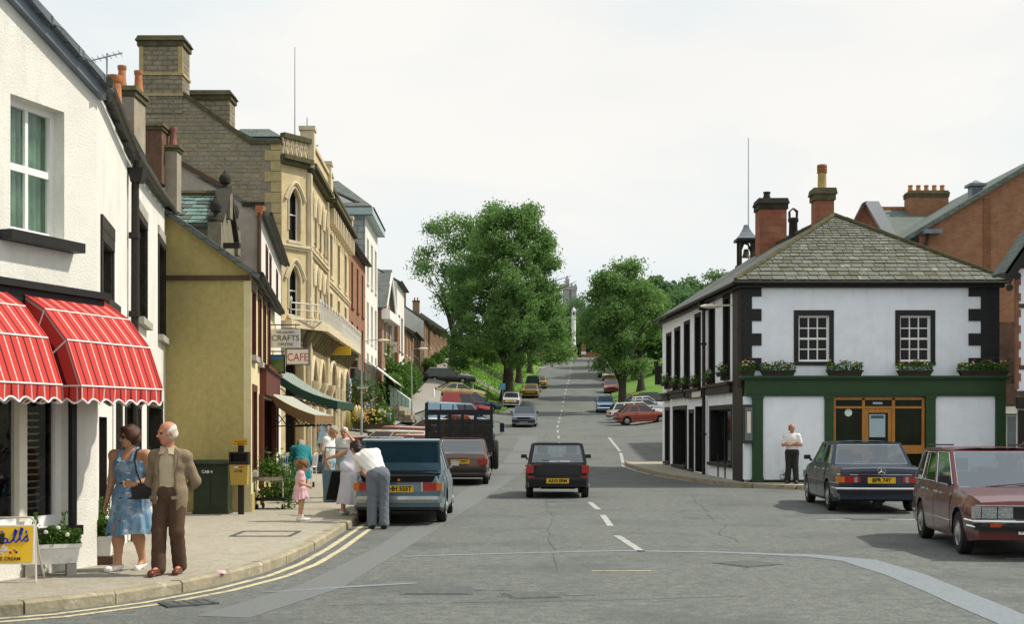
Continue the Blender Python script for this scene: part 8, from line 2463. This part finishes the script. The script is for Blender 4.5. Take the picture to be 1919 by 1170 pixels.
# --- man bending into the boot
t, J = person('man in a white shirt and grey trousers bending into the open boot', -2.26, 21.55, R(8), 1.78, dict(pel=(0, -.03, .515), chest=(-.065, .06, .655), neck=(-.135, .12, .725), head=(-.195, .165, .755), shR=(-.015, .125, .72), shL=(-.18, .085, .675), elL=(-.17, .19, .555), wrL=(-.10, .27, .49), elR=(.035, .22, .58), wrR=(.05, .31, .46), hipR=(.05, -.035, .505), hipL=(-.05, -.035, .505), knR=(.055, .0, .28), knL=(-.05, -.005, .28), anR=(.06, -.02, .045), anL=(-.055, .0, .045)), hd=R(25), tilt=-.75, skin=SKIN_T, hair=HK, hairlen=.01, hair_r=1.04, top=(WSH, .85, dict(hem=-.01)), legs=(GTR, .97), shoes=(DSHOE, True), cell=.012, z=0, fat=1.08)
# --- the group beyond
person('woman in a teal coat seen from behind, stooping on the pavement', -4.72, 28.6, R(12), 1.55, dict(pel=(0, -.05, .53), chest=(.01, .06, .68), neck=(.01, .13, .745), head=(.01, .19, .77), shR=(.10, .10, .725), shL=(-.10, .10, .725), elR=(.135, .10, .56), wrR=(.12, .18, .45), elL=(-.135, .10, .56), wrL=(-.12, .18, .45), hipR=(.05, -.05, .515), hipL=(-.05, -.05, .515)), tilt=-.8, hair=HG, top=(TEAL, 1.9, dict(name='coat', hem=0)), skirt=(TEAL, .60, .30, .095, .155, 7, (0, -.03)), shoes=(DSHOE, True), cell=.017, z=PZ0, fat=1.18)
person('grey haired man in a white shirt looking down beside the open car door', -3.92, 27.4, R(-100), 1.66, dict(neck=(0, .03, .82), head=(0, .07, .90)), hd=R(-55), tilt=-.3, skin=SKIN_R, hair=HG, top=(WSH, .7, {}), legs=(PBLUE, .95), shoes=(DSHOE, True), cell=.017, z=PZ0, fat=1.1)
person('white haired woman in a pale blouse raising one hand to her head', -3.82, 29.2, R(165), 1.6, dict(elL=(-.19, .05, .76), wrL=(-.09, .08, .90)), hd=R(10), hair=HW, skin=SKIN_R, top=(WSH, .6, {}), skirt=(PBLUE, .6, .27, .09, .15, 7, (0, 0)), shoes=(WSHOE, True), cell=.017, z=PZ0, fat=1.08)
yl = 49.5
person('distant woman in a light blue dress in front of the sandstone arches', PX(607, yl), yl, R(-20), 1.5, {}, hair=HK, top=(PBLUE, .5, dict(name='bodice')), skirt=(PBLUE, .6, .27, .085, .17, 8, (0, 0)), shoes=(WSHOE, True), cell=.02, z=.70)
person('distant person in a red top partly behind the woman in light blue', PX(601, 51.5), 51.5, R(170), 1.55, {}, hair=HB, top=(REDC, .7, {}), legs=(GTR, .95), shoes=(DSHOE, True), cell=.02, z=.72)
# --- man with folded arms against the pub
person('balding man in a white short sleeved shirt with folded arms by the pub wall', 7.98, 36.5, R(165), 1.72, dict(shR=(.098, 0, .795), shL=(-.098, 0, .795), elR=(.143, .02, .65), wrR=(-.045, .115, .665), elL=(-.143, .02, .65), wrL=(.045, .125, .65), anR=(.075, 0, .045), anL=(-.07, .02, .045)), hd=R(22), skin=SKIN_T, hair=HB, bald=True, top=(WSH, .75, dict(hem=-.045)), legs=(BTR, .97), shoes=(DSHOE, True), cell=.013, z=.11, fat=1.1, hands={'R': dict(d=(-.9, .1, .15), s=(0, 0, 1), n=(0, -1, 0), curl=.5), 'L': dict(d=(.9, -.2, .1), s=(0, 0, 1), n=(0, -1, 0), curl=.5)})
# ================================================================= street furniture and shop goods
# ice cream board
a_ = (PX(20, 13.2), 13.2)
sg = thing('ice_cream_sign', 'yellow ice cream A-board with blue script lettering at the left edge', 'sign', (a_[0] + .02, 13.2, .115), R(8))
SY = M('sign_bright_yellow', (.80, .50, .02), .45, .04, 3); SB = M('sign_blue', (.02, .03, .30), .45, .05, 5); SW = M('sign_white', (.75, .74, .70), .5, .04, 5); SBR = M('sign_brown', (.12, .06, .02), .6)
mb = MB(); mb.smooth = True
for s, dy in ((1, -.12), (-1, .28)):
 mb.tube([(-.26, dy, 0), (-.235, dy * .3 + .02, .30), (-.22, .02, .62), (-.17, .03, .66), (.17, .03, .66), (.22, .02, .62), (.235, dy * .3 + .02, .30), (.26, dy, 0)], .011, 6)
mb.build('frame', M('sign_frame', (.6, .57, .48), .4, .1, metal=.3), sg)
mb = MB(); mb.hexa([(-.24, -.105, .19), (.24, -.105, .19), (.24, -.085, .19), (-.24, -.085, .19)], [(-.225, -.02, .585), (.225, -.02, .585), (.225, 0, .585), (-.225, 0, .585)]); pn = mb.build('panel', SW, sg)
tl = math.atan2(.085, .395)
def onp(u, v, o=.0): return (u, -.107 + .085 * (v - .19) / .395 - o, v)
mb = MB(); mb.quad(onp(-.222, .205, .002), onp(.222, .205, .002), onp(.212, .572, .002), onp(-.212, .572, .002)); mb.build('yellow_face', SY, pn)
def script(strokes, r):
 mb = MB(); mb.smooth = True
 for st in strokes: mb.tube([onp(u, v, .005) for u, v in st], r, 5)
 return mb
W_ = [[(-.20, .50), (-.185, .42), (-.165, .40), (-.145, .46), (-.135, .50), (-.13, .42), (-.115, .40), (-.09, .45), (-.085, .52), (-.10, .53)],
      [(-.03, .44), (-.055, .455), (-.075, .43), (-.065, .405), (-.04, .41), (-.028, .445), (-.028, .41), (-.005, .41)],
      [(-.005, .41), (.03, .45), (.055, .53), (.04, .545), (.028, .50), (.032, .43), (.05, .41), (.075, .44)],
      [(.075, .44), (.10, .50), (.112, .55), (.098, .56), (.085, .51), (.09, .44), (.11, .42), (.13, .45)],
      [(.15, .53), (.148, .50)], [(.13, .45), (.165, .49), (.16, .46), (.175, .435), (.155, .42), (.135, .43)]]
script(W_, .0095).build('script_lettering', SB, pn)
text_obj('ICE CREAM', .05, SBR, pn, onp(-.02, .245, .006), (R(90) - tl, 0, 0), sx=1.0, bold=.001)
mb = MB()
for k in range(26):
 u, v = -.07 + random.gauss(0, .03), .33 + random.gauss(0, .03); c = onp(u, v, .003); q = random.uniform(.006, .014); mb.lathe([(q, 0), (q, -.003)], c, 6, 'y')
mb.build('printed_splash', SW, pn)
for c, m in (((.0, .31), M('sign_red', (.55, .04, .02), .5)), ((.04, .33), M('sign_orange', (.6, .2, .03), .5)), ((.06, .31), SB)):
 mb = MB(); p = onp(c[0], c[1], .006); mb.lathe([(.014, 0), (.014, -.003)], p, 8, 'y'); mb.build('printed_dot', m, pn)
# planters on blocks
PW = M('white_plastic', (.74, .73, .69), .45, .05, 6, patch=((.45, .42, .34), 7, .58, .75))
pz = planter('white_planter', 'long white plastic planter on two blocks under the shop window', (PX(93, 13.75) , 13.75, .245), .62, .2, .2, R(24), PW, 1500, .20, .026, None, 'planter', (('white', (.7, .7, .66)),), 6, spikes=2)
for s in (-.2, .22):
 t = thing('concrete_block', 'grey block under the %s end of the long white planter' % ('near' if s < 0 else 'far'), 'block', (PX(93, 13.75) + s * math.cos(R(24)), 13.75 + s * math.sin(R(24)), .115), R(24))
 mb = MB(); mb.hexa([(-.05, -.11, 0), (.05, -.11, 0), (.05, .1, 0), (-.05, .1, 0)], [(-.048, -.105, .125), (.048, -.108, .125), (.05, .1, .125), (-.05, .1, .125)]); mb.build('block', CONC, t)
planter('white_planter', 'small white square planter by the doorway, left of the woman', (PX(190, 14.9), 14.9, .215), .26, .24, .22, R(10), PW, 700, .26, .03, None, 'planter', (('white', (.7, .7, .66)),), 3, spikes=3)
t = thing('timber_block', 'brown timber block under the small square planter', 'block', (PX(186, 14.9), 14.9, .115), R(10)); mb = MB(); mb.box(-.17, .17, -.12, .12, 0, .095); mb.build('block', BROWN, t)
# cabinet, litter bin and its plate
t = thing('street_cabinet', 'dark green steel street cabinet against the ochre gable', 'cabinet', (PX(396, 23.6), 23.75, .115))
mb = MB(); mb.box(-.33, .33, -.2, .2, .0, .08); mb.box(-.315, .315, -.19, .19, .08, .93); mb.build('case', DKGREEN2, t)
mb = MB(); mb.hexa([(-.34, -.22, .93), (.34, -.22, .93), (.34, .2, .93), (-.34, .2, .93)], [(-.32, -.19, 1.0), (.32, -.19, 1.0), (.32, .2, 1.0), (-.32, .2, 1.0)]); mb.build('lid', DKGREEN2, t)
for s in (-1, 1):
 mb = MB(); mb.box(*sorted((s * .01, s * .30)), -.205, -.191, .14, .88); mb.build('door', DKGREEN2, t)
text_obj('CAB 4', .075, WHITEP, t, (-.06, -.208, .78), (R(90), 0, 0), bold=.002)
bx_ = (PX(450, 23.4), 23.45)
t = thing('litter_bin', 'yellow litter bin with black hood on a post beside the green cabinet', 'litter bin', (*bx_, .115))
mb = MB(); mb.box(-.05, .05, .02, .10, 0, 1.32); mb.build('post', IRON, t)
BY = M('bin_yellow', (.42, .29, .055), .55, .1, 5)
mb = MB(); mb.hexa([(-.145, -.15, .55), (.145, -.15, .55), (.145, .02, .55), (-.145, .02, .55)], [(-.165, -.17, .92), (.165, -.17, .92), (.165, .02, .92), (-.165, .02, .92)]); bo = mb.build('bucket', BY, t)
mb = MB(); mb.box(-.175, .175, -.18, .02, .921, .98); mb.box(-.175, -.14, -.18, .02, .98, 1.12); mb.box(.14, .175, -.18, .02, .98, 1.12); mb.box(-.14, .14, -.02, .02, .98, 1.12); mb.box(-.175, .175, -.18, .02, 1.121, 1.15); mb.build('hood', BLACKP, t)
text_obj('LITTER', .05, SBR, bo, (0, -.170, .80), (R(90), 0, 0), bold=.001)
mb = MB(); mb.box(-.08, .0, -.172, -.165, .865, .885); mb.build('label_white', SW, bo); mb = MB(); mb.box(.005, .09, -.172, -.165, .865, .885); mb.build('label_red', M('sign_red', (.55, .04, .02), .5), bo)
mb = MB(); mb.box(-.13, .13, .0, .02, 1.27, 1.39); mb.build('plate', M('plate_orange', (.55, .30, .02), .5), t)
mb = MB(); mb.box(-.06, .06, -.004, .0, 1.29, 1.305); mb.box(-.1, .1, -.004, 0, 1.335, 1.345); mb.build('plate_lines', SBR, t)
# plant trolley
tx, ty = PX(512, 25.2), 25.2
t = thing('plant_trolley', 'wheeled metal rack of green plants outside the ochre shop', 'plant rack', (tx, ty, .115), R(-8))
for k, (z_, w_) in enumerate(((.16, .62), (.56, .56))):
 mb = MB(); mb.box(-w_ / 2, w_ / 2, -.22, .22, z_, z_ + .03); mb.box(-w_ / 2, w_ / 2, -.235, -.222, z_, z_ + .07); mb.build('shelf', GREYMETAL if k else BLACKP, t)
mb = MB()
for sx in (-.28, .28):
 for sy in (-.2, .2): mb.tube([(sx, sy, .05), (sx * .95, sy, .62)], .015, 5)
mb.build('rack_frame', CREAMP, t)
for sx in (-.26, .26):
 for sy in (-.18, .18): mb = MB(); mb.lathe([(.05, -.015), (.05, .015)], (sx, sy, .05), 10, 'x'); mb.build('castor', BLACKP, t)
for (z_, n, hh, w_) in ((.19, 700, .32, .33), (.60, 1100, .40, .34)):
 P = rng.normal(size=(n, 3)); Q = P * np.array([w_ * .5, .12, .10]); Q[:, 2] = z_ + np.abs(rng.normal(0, hh * .45, n)) + .02
 leaf_cloud(Q, np.tile(np.array([0, 0, .6]), (n, 1)), .034, .6 + rng.normal(0, .2, n), LEAF_P, 'foliage', t)
for k in range(4):
 mb = MB(); mb.smooth = True; mb.lathe([(.045, 0), (.06, .09), (.05, .09)], (-.2 + k * .13, -.12, .59), 8); mb.build('plant_pot', TERRA, t)
P = rng.normal(size=(500, 3)); Q = P * np.array([.12, .14, .2]) + np.array([.36, -.05, .42])
leaf_cloud(Q, P, .04, .4 + rng.normal(0, .2, 500), LEAF_P, 'foliage', t)
# awnings over the craft shop, seen from their near ends
def arm_awning(label, y0, y1, xa, xb, za, zb, mt, mu, sag, group=None):
 t = thing('shop_awning', label, 'awning', (xa, (y0 + y1) / 2, zb), group=group)
 mb = MB(); n = 6; pts = []
 for i in range(n + 1):
  f = i / n; pts.append((xa + (xb - xa) * f, za + (zb - za) * f - sag * math.sin(math.pi * f)))
 m_ = 24
 for j in range(m_):
  ya, yb = y0 + (y1 - y0) * j / m_, y0 + (y1 - y0) * (j + 1) / m_
  for (x0, z0), (x1, z1) in zip(pts, pts[1:]): mb.quad((x0, ya, z0), (x1, ya, z1), (x1, yb, z1), (x0, yb, z0), uv=[(ya, x0), (ya, x1), (yb, x1), (yb, x0)])
 mb.build('canvas', mt, t, world=True, uv=True)
 mb = MB(); 
 for (x0, z0), (x1, z1) in zip(pts, pts[1:]): mb.hexa([(x0, y0 - .01, z0 - .24 * min(1, (x0 - xa) / .3 + .3)), (x1, y0 - .01, z1 - .22), (x1, y0 + .01, z1 - .22), (x0, y0 + .01, z0 - .24 * min(1, (x0 - xa) / .3 + .3))], [(x0, y0 - .01, z0), (x1, y0 - .01, z1), (x1, y0 + .01, z1), (x0, y0 + .01, z0)])
 mb.build('side_flap', mu, t, world=True)
 mb = MB(); mb.hexa([(xb - .01, y0, zb - .2), (xb + .01, y0, zb - .2), (xb + .01, y1, zb - .2), (xb - .01, y1, zb - .2)], [(xb - .01, y0, zb), (xb + .01, y0, zb), (xb + .01, y1, zb), (xb - .01, y1, zb)]); mb.build('valance', mt if False else mu, t, world=True)
 for yy_ in (y0 + .1, y1 - .1):
  mb = MB(); L_ = xb - xa; k = 6
  up_ = [(xa + L_ * i / k, yy_, za - .55 + (zb - za + .35) * i / k + (.10 if i % 2 else -.10)) for i in range(k + 1)]; dn = [(p[0], p[1], 2 * (za - .55 + (zb - za + .35) * i / k) - p[2]) for i, p in enumerate(up_)]
  mb.tube(up_, .016, 5); mb.tube(dn, .016, 5); mb.tube([(xa, yy_, za - .75), (xb, yy_, zb - .22)], .014, 5); mb.build('scissor_arm', IRON, t, world=True)
 return t
GST = stripe_mat('green_awning_stripe', [(0, (.40, .44, .40)), (.5, (.015, .045, .03))], .45, 0)
YST = stripe_mat('yellow_awning_stripe', [(0, (.40, .33, .14)), (.4, (.25, .42, .55)), (.6, (.62, .58, .42)), (.8, (.12, .18, .35))], .5, 0)
arm_awning('green and white striped awning with dark green side flap, above the brown one', 33.4, 37.0, PX(505, 33.4), PX(632, 33.4), PZ(690, 33.4), PZ(752, 33.4), GST, M('awning_dark_green', (.018, .05, .032), .85, .1), .14)
arm_awning('faded yellow and blue awning with brown side flap, below the green one', 29.0, 32.0, PX(507, 29.0), PX(590, 29.0), PZ(738, 29.0), PZ(778, 29.0), YST, M('awning_brown', (.20, .12, .05), .85, .15), .05)
# hanging signs
def hang_sign(label, px0, px1, py0, py1, y, face, lines, frame=None, wall_dx=.35, cat='sign', pic=False):
 xa, xb, za, zb = PX(px0, y), PX(px1, y), PZ(py1, y), PZ(py0, y)
 cx, cz_ = (xa + xb) / 2, (za + zb) / 2
 t = thing('hanging_sign', label, cat, (cx, y, cz_)); w_, h_ = xb - xa, zb - za
 mb = MB(); mb.box(-w_ / 2, w_ / 2, -.02, .02, -h_ / 2, h_ / 2); bd = mb.build('board', face, t)
 if frame:
  mb = MB(); e = .022
  for q in ((-w_ / 2 - e, w_ / 2 + e, -h_ / 2 - e, -h_ / 2), (-w_ / 2 - e, w_ / 2 + e, h_ / 2, h_ / 2 + e), (-w_ / 2 - e, -w_ / 2, -h_ / 2, h_ / 2), (w_ / 2, w_ / 2 + e, -h_ / 2, h_ / 2)): mb.box(q[0], q[1], -.03, .03, q[2], q[3])
  mb.build('frame', frame, t)
 mb = MB(); mb.tube([(-w_ / 2 - wall_dx, 0, h_ / 2 + .1), (w_ / 2, 0, h_ / 2 + .1)], .014, 5); mb.tube([(-w_ * .35, 0, h_ / 2 + .1), (-w_ * .35, 0, h_ / 2)], .008, 4); mb.tube([(w_ * .35, 0, h_ / 2 + .1), (w_ * .35, 0, h_ / 2)], .008, 4); mb.build('bracket', IRON, t)
 for (s, size, dz, m, sx) in lines: text_obj(s, size, m, bd, (0, -.024, dz), (R(90), 0, 0), sx=sx)
 return t, bd, w_, h_
hang_sign('white hanging sign lettered CRAFTS CENTRE, highest of the shop signs', 508, 563, 617, 652, 30.4, SW, [('THE GALLERY', .075, .14, SBR, .95), ('CRAFTS', .19, .0, SBR, 1.0), ('CENTRE', .09, -.145, SBR, 1.1)], None, .3)
hang_sign('white hanging sign lettered CAFE in thin red letters', 538, 579, 655, 683, 31.2, SW, [('CAFE', .27, -.02, M('sign_red_thin', (.5, .06, .03), .6), .82)], BROWN, .5)
t, bd, w_, h_ = hang_sign('small framed picture sign of a green hillside below CRAFTS', 508, 533, 667, 699, 30.0, M('picture_green', (.10, .22, .04), .6, .3, 7, col2=(.22, .26, .08)), [], BLACKP, .15)
mb = MB(); mb.box(-w_ / 2 + .01, w_ / 2 - .01, -.024, -.021, h_ * .28, h_ / 2 - .01); mb.build('painted_sky', M('picture_blue', (.10, .22, .42), .6, .2, 6), bd)
t, bd, w_, h_ = hang_sign('white square sign with a dark brown panel by the blue shopfront', 645, 672, 671, 690, 68, SW, [('SHELLS', .16, .20, SBR, .8)], GREYMETAL, .2)
mb = MB(); mb.box(.0, w_ / 2 - .03, -.03, -.022, -h_ / 2 + .03, h_ * .25); mb.build('brown_panel', BROWN, bd)
t, bd, w_, h_ = hang_sign('pale notice board sign on the brick pillar house up the street', 727, 745, 641, 661, 95, SW, [('HOTEL', .22, .1, SBR, .9)], None, .3)
# cafe tables and chairs
ty_ = 34.0
for i, (px, y, lb) in enumerate(((548, 35, 'round blue cafe table nearest the trolley'), (560, 37.5, 'second blue cafe table under the awnings'))):
 x = PX(px, y); t = thing('cafe_table', lb, 'table', (x, y, .13 + .0), group='blue cafe tables')
 mb = MB(); mb.smooth = True; mb.lathe([(.36, .72), (.36, .75)], (0, 0, 0), 18); mb.lathe([(.365, .60), (.362, .752)], (0, 0, 0), 18, caps=False); mb.build('table_top', M('cafe_blue', (.03, .08, .36), .5, .1), t)
 mb = MB(); mb.tube([(0, 0, .02), (0, 0, .72)], .025, 6); mb.lathe([(.2, 0), (.05, .04)], (0, 0, 0), 12); mb.build('pedestal', WHITEP, t)
for i, (px, y, rz, lb) in enumerate(((522, 34.2, 2.6, 'white cafe chair left of the nearest blue table'), (533, 36.6, .4, 'white cafe chair behind the nearest blue table'), (562, 35, 1.5, 'white cafe chair right of the nearest blue table'), (548, 38.6, .2, 'white cafe chair behind the second blue table'), (578, 37.4, 1.4, 'white cafe chair right of the second blue table'))):
 t = thing('cafe_chair', lb, 'chair', (PX(px, y), y, .13), rz, group='white cafe chairs')
 mb = MB(); mb.box(-.2, .2, -.2, .2, .43, .46); mb.build('seat', WHITEP, t)
 for sx in (-.18, .18):
  for sy in (-.18, .18): mb = MB(); mb.tube([(sx * 1.1, sy * 1.1, 0), (sx, sy, .44)], .013, 5); mb.build('leg', WHITEP, t)
 mb = MB(); mb.tube([(-.19, -.19, .45), (-.19, -.24, .8), (0, -.26, .86), (.19, -.24, .8), (.19, -.19, .45)], .014, 5)
 for k in range(4): mb.tube([(-.12 + k * .08, -.2, .46), (-.12 + k * .08, -.25, .83)], .008, 4)
 mb.build('backrest', WHITEP, t)
t = thing('stone_trough', 'grey stone trough beyond the plant trolley', 'trough', (PX(520, 31), 31, .115)); mb = MB(); mb.cbox((0, 0, .18), (.7, .4, .36)); mb.build('basin', CONC, t); mb = MB(); mb.cbox((0, 0, .40), (.78, .46, .08)); mb.build('rim', CONC, t)
# florist display by the blue shopfront
fy = 66.0
base_z = gz(-9, fy) + .12
for k, px in enumerate((652, 658, 665, 671, 676)):
 x = PX(px, fy); c = [(.55, .50, .16), (.62, .60, .30), (.60, .45, .05), (.6, .56, .40), (.5, .46, .2)][k]
 t = thing('cut_flower_bundle', 'upright %s wrapped bundle, number %s along the florist stand' % (('pale yellow', 'cream', 'golden', 'off-white', 'dull yellow')[k], ('one', 'two', 'three', 'four', 'five')[k]), 'flower bundle', (x, fy, base_z), group='wrapped bundles at the florist')
 t['label'] = ['fat pale yellow wrapped bundle at the left of the florist stand', 'cream wrapped bundle right of the fat yellow one', 'golden wrapped bundle in the middle of the florist stand', 'off-white wrapped bundle beside the lamp post', 'dull yellow wrapped bundle right of the lamp post'][k]
 mb = MB(); mb.smooth = True; mb.tube([(0, 0, 0), (.02, 0, .5), (-.06, 0, 1.0), (-.10, 0, 1.25)], [.06, .2, .17, .02], 8); mb.build('wrapping', M('wrap%d' % k if False else 'wrap_' + 'abcde'[k], c, .7, .2), t)
t = thing('flower_display', 'banked display of yellow, white and orange flowers outside the blue shopfront', 'flower display', (PX(700, fy), fy, base_z))
mb = MB()
for k in range(3): mb.box(-1.0, 1.0, -.4 + k * .3, -.1 + k * .3, 0, .3 + k * .25)
mb.build('staging', BROWN, t)
P = rng.uniform(-1, 1, (2600, 3)); Q = P * np.array([1.1, .45, .2]); Q[:, 2] += .65 + .8 * P[:, 1] * .45 + .25 * np.sin(P[:, 0] * 4)
leaf_cloud(Q, np.tile(np.array([0, 0, .6]), (2600, 1)), .06, .5 + rng.normal(0, .25, 2600), LEAF_P, 'foliage', t)
for (u0, u1, nm, c) in ((-1, -.2, 'golden', (.6, .32, .02)), (-.5, .4, 'cream', (.65, .6, .45)), (.1, .7, 'yellow', (.7, .5, .03)), (-.9, .3, 'orange', (.6, .22, .03))):
 flowers(t, ((u0, u1), (-.55, -.1), (.3, 1.05)), 22, ((nm, c),), .055)
t = thing('hanging_baskets', 'hanging flower baskets and greenery across the blue shop window', 'hanging basket', (PX(680, 68), 68, base_z + 1.2))
P = rng.normal(size=(1500, 3)); Q = P * np.array([.7, .2, .5]) + np.array([0, 0, .6]); leaf_cloud(Q, P, .07, .4 + rng.normal(0, .25, 1500), LEAF_P, 'foliage', t); flowers(t, ((-.8, .8), (-.35, 0), (-.1, .9)), 9, (('yellow', (.7, .5, .03)), ('cream', (.65, .6, .45))), .05)
t = thing('grey_green_box', 'pale grey-green cupboard standing at the end of the flower display', 'cupboard', (PX(721, fy), fy, base_z))
mb = MB(); mb.box(-.32, .32, -.25, .25, 0, .78); mb.build('case', M('grey_green_paint', (.24, .31, .28), .6, .08), t); mb = MB(); mb.box(-.35, .36, -.28, .28, .782, .83); mb.box(.30, .36, -.29, -.26, 0, .78); mb.build('edge', M('pale_edge', (.5, .58, .55), .6), t)
mb = MB(); mb.box(-.3, -.05, -.1, .1, .832, 1.05); t2 = thing('white_carton', 'small white carton on top of the grey-green cupboard', 'box', (PX(721, fy), fy, base_z)); mb.build('carton', WHITEP, t2)
t = thing('stone_wall', 'old rubble stone garden wall below the pale green kiosk', 'wall', (PX(755, 76), 76, gz(-6.6, 76)))
mb = MB(); w0, w1 = PX(733, 76), PX(774, 76); mb.T = None
bz_ = gz(-7, 76)
zrow = bz_
while zrow < bz_ + 1.35:
 hgt = random.uniform(.18, .28); xx = w0
 while xx < w1:
  w_ = random.uniform(.25, .55); e = min(xx + w_, w1)
  if zrow + hgt < PZ(762 + (xx - w0) / (w1 - w0) * 22, 76) + .1:
   b = MB(); o = random.uniform(0, .05); b.hexa([(xx + .01, 76 - o, zrow), (e - .01, 76 - o, zrow), (e - .01, 84, zrow), (xx + .01, 84, zrow)], [(xx + .02, 76.02 - o, zrow + hgt - .012), (e - .02, 76.02 - o, zrow + hgt - .012), (e - .02, 84, zrow + hgt - .012), (xx + .02, 84, zrow + hgt - .012)]); b.build('stone', random.choice([STONE_A, STONE_B]), t, world=True)
  xx = e
 zrow += hgt
# lamp posts, posts and small signs
def lamp(label, px, y, pyt, pyb, arm=1.2, head=True):
 x = PX(px, y); zb = gz(x, y) + .1; zt_ = PZ(pyt, y)
 t = thing('street_lamp', label, 'street lamp', (x, y, zb), group='grey street lamps')
 mb = MB(); mb.smooth = True; mb.tube([(0, 0, 0), (0, 0, 1.2), (0, 0, 1.25), (0, 0, zt_ - zb)], [.06, .06, .04, .03], 8); mb.tube([(0, 0, zt_ - zb - .02), (arm * .4, 0, zt_ - zb + .1), (arm, 0, zt_ - zb + .12)], .022, 6); mb.build('post', GREYMETAL, t)
 mb = MB(); mb.smooth = True; mb.ell((arm + .2, 0, zt_ - zb + .1), (.3, .1, .07), 10, 6); mb.build('lantern', CREAMP, t)
 return t
lamp('grey street lamp beside the florist display', 678, 64, 642, 790, .9)
lamp('grey street lamp beside the pale green kiosk', 772, 78, 657, 770, .5)
t = thing('parking_sign', 'small grey sign plate on the lamp post by the florist', 'sign', (PX(680, 63.8), 63.8, PZ(727, 63.8))); mb = MB(); mb.box(-.28, .28, -.02, .02, -.06, .06); mb.build('plate', M('plate_grey', (.45, .52, .55), .5), t)
for (px, y, py0, py1, lb) in ((813, 102, 731, 748, 'white marker post left of the tan fastback'), (918, 100, 745, 762, 'white marker post right of the red van'), (886, 122, 672, 686, 'small white post on the green beyond the black estate')):
 x = PX(px, y); z0 = gz(x, y); t = thing('marker_post', lb, 'post', (x, y, z0), group='white marker posts'); mb = MB(); mb.smooth = True; mb.lathe([(.1, 0), (.09, .7), (.06, .8)], (0, 0, 0), 8); mb.build('post', WHITEP, t)
x = PX(943, 112); t = thing('blue_sign_post', 'small blue parking sign on a post at the foot of the largest tree', 'sign', (x, 112, gz(x, 112))); mb = MB(); mb.tube([(0, 0, 0), (0, 0, 2.3)], .03, 6); mb.build('post', GREYMETAL, t); mb = MB(); mb.box(-.22, .22, -.03, -.01, 1.75, 2.3); mb.build('plate', M('sign_sky_blue', (.10, .30, .55), .5), t)
t = thing('pub_hanging_sign', 'black hanging sign on the far corner of the pub side wall', 'sign', (PX(1241, 51), 51, PZ(698, 51))); mb = MB(); mb.box(-.28, .0, -.03, .03, -.5, .25); mb.build('board', BLACKP, t); mb = MB(); mb.tube([(-.3, 0, .32), (.12, 0, .32)], .02, 5); mb.build('bracket', IRON, t)
t = thing('litter', 'crumpled pink and white paper on the pavement right of the couple', 'litter', (-3.18, 13.95, .117)); mb = MB(); mb.hexa([(-.06, -.04, 0), (.05, -.05, 0), (.06, .03, 0), (-.05, .05, 0)], [(-.04, -.02, .03), (.03, -.03, .02), (.05, .02, .035), (-.03, .03, .02)]); mb.build('paper', PINK, t)
t = thing('weed', 'small weed growing at the pub wall foot by the standing man', 'plant', (8.0, 37.2, .11)); P = rng.normal(size=(60, 3)); leaf_cloud(P * np.array([.12, .05, .12]) + np.array([0, 0, .14]), P, .05, .5 + rng.normal(0, .2, 60), LEAF_P, 'foliage', t)
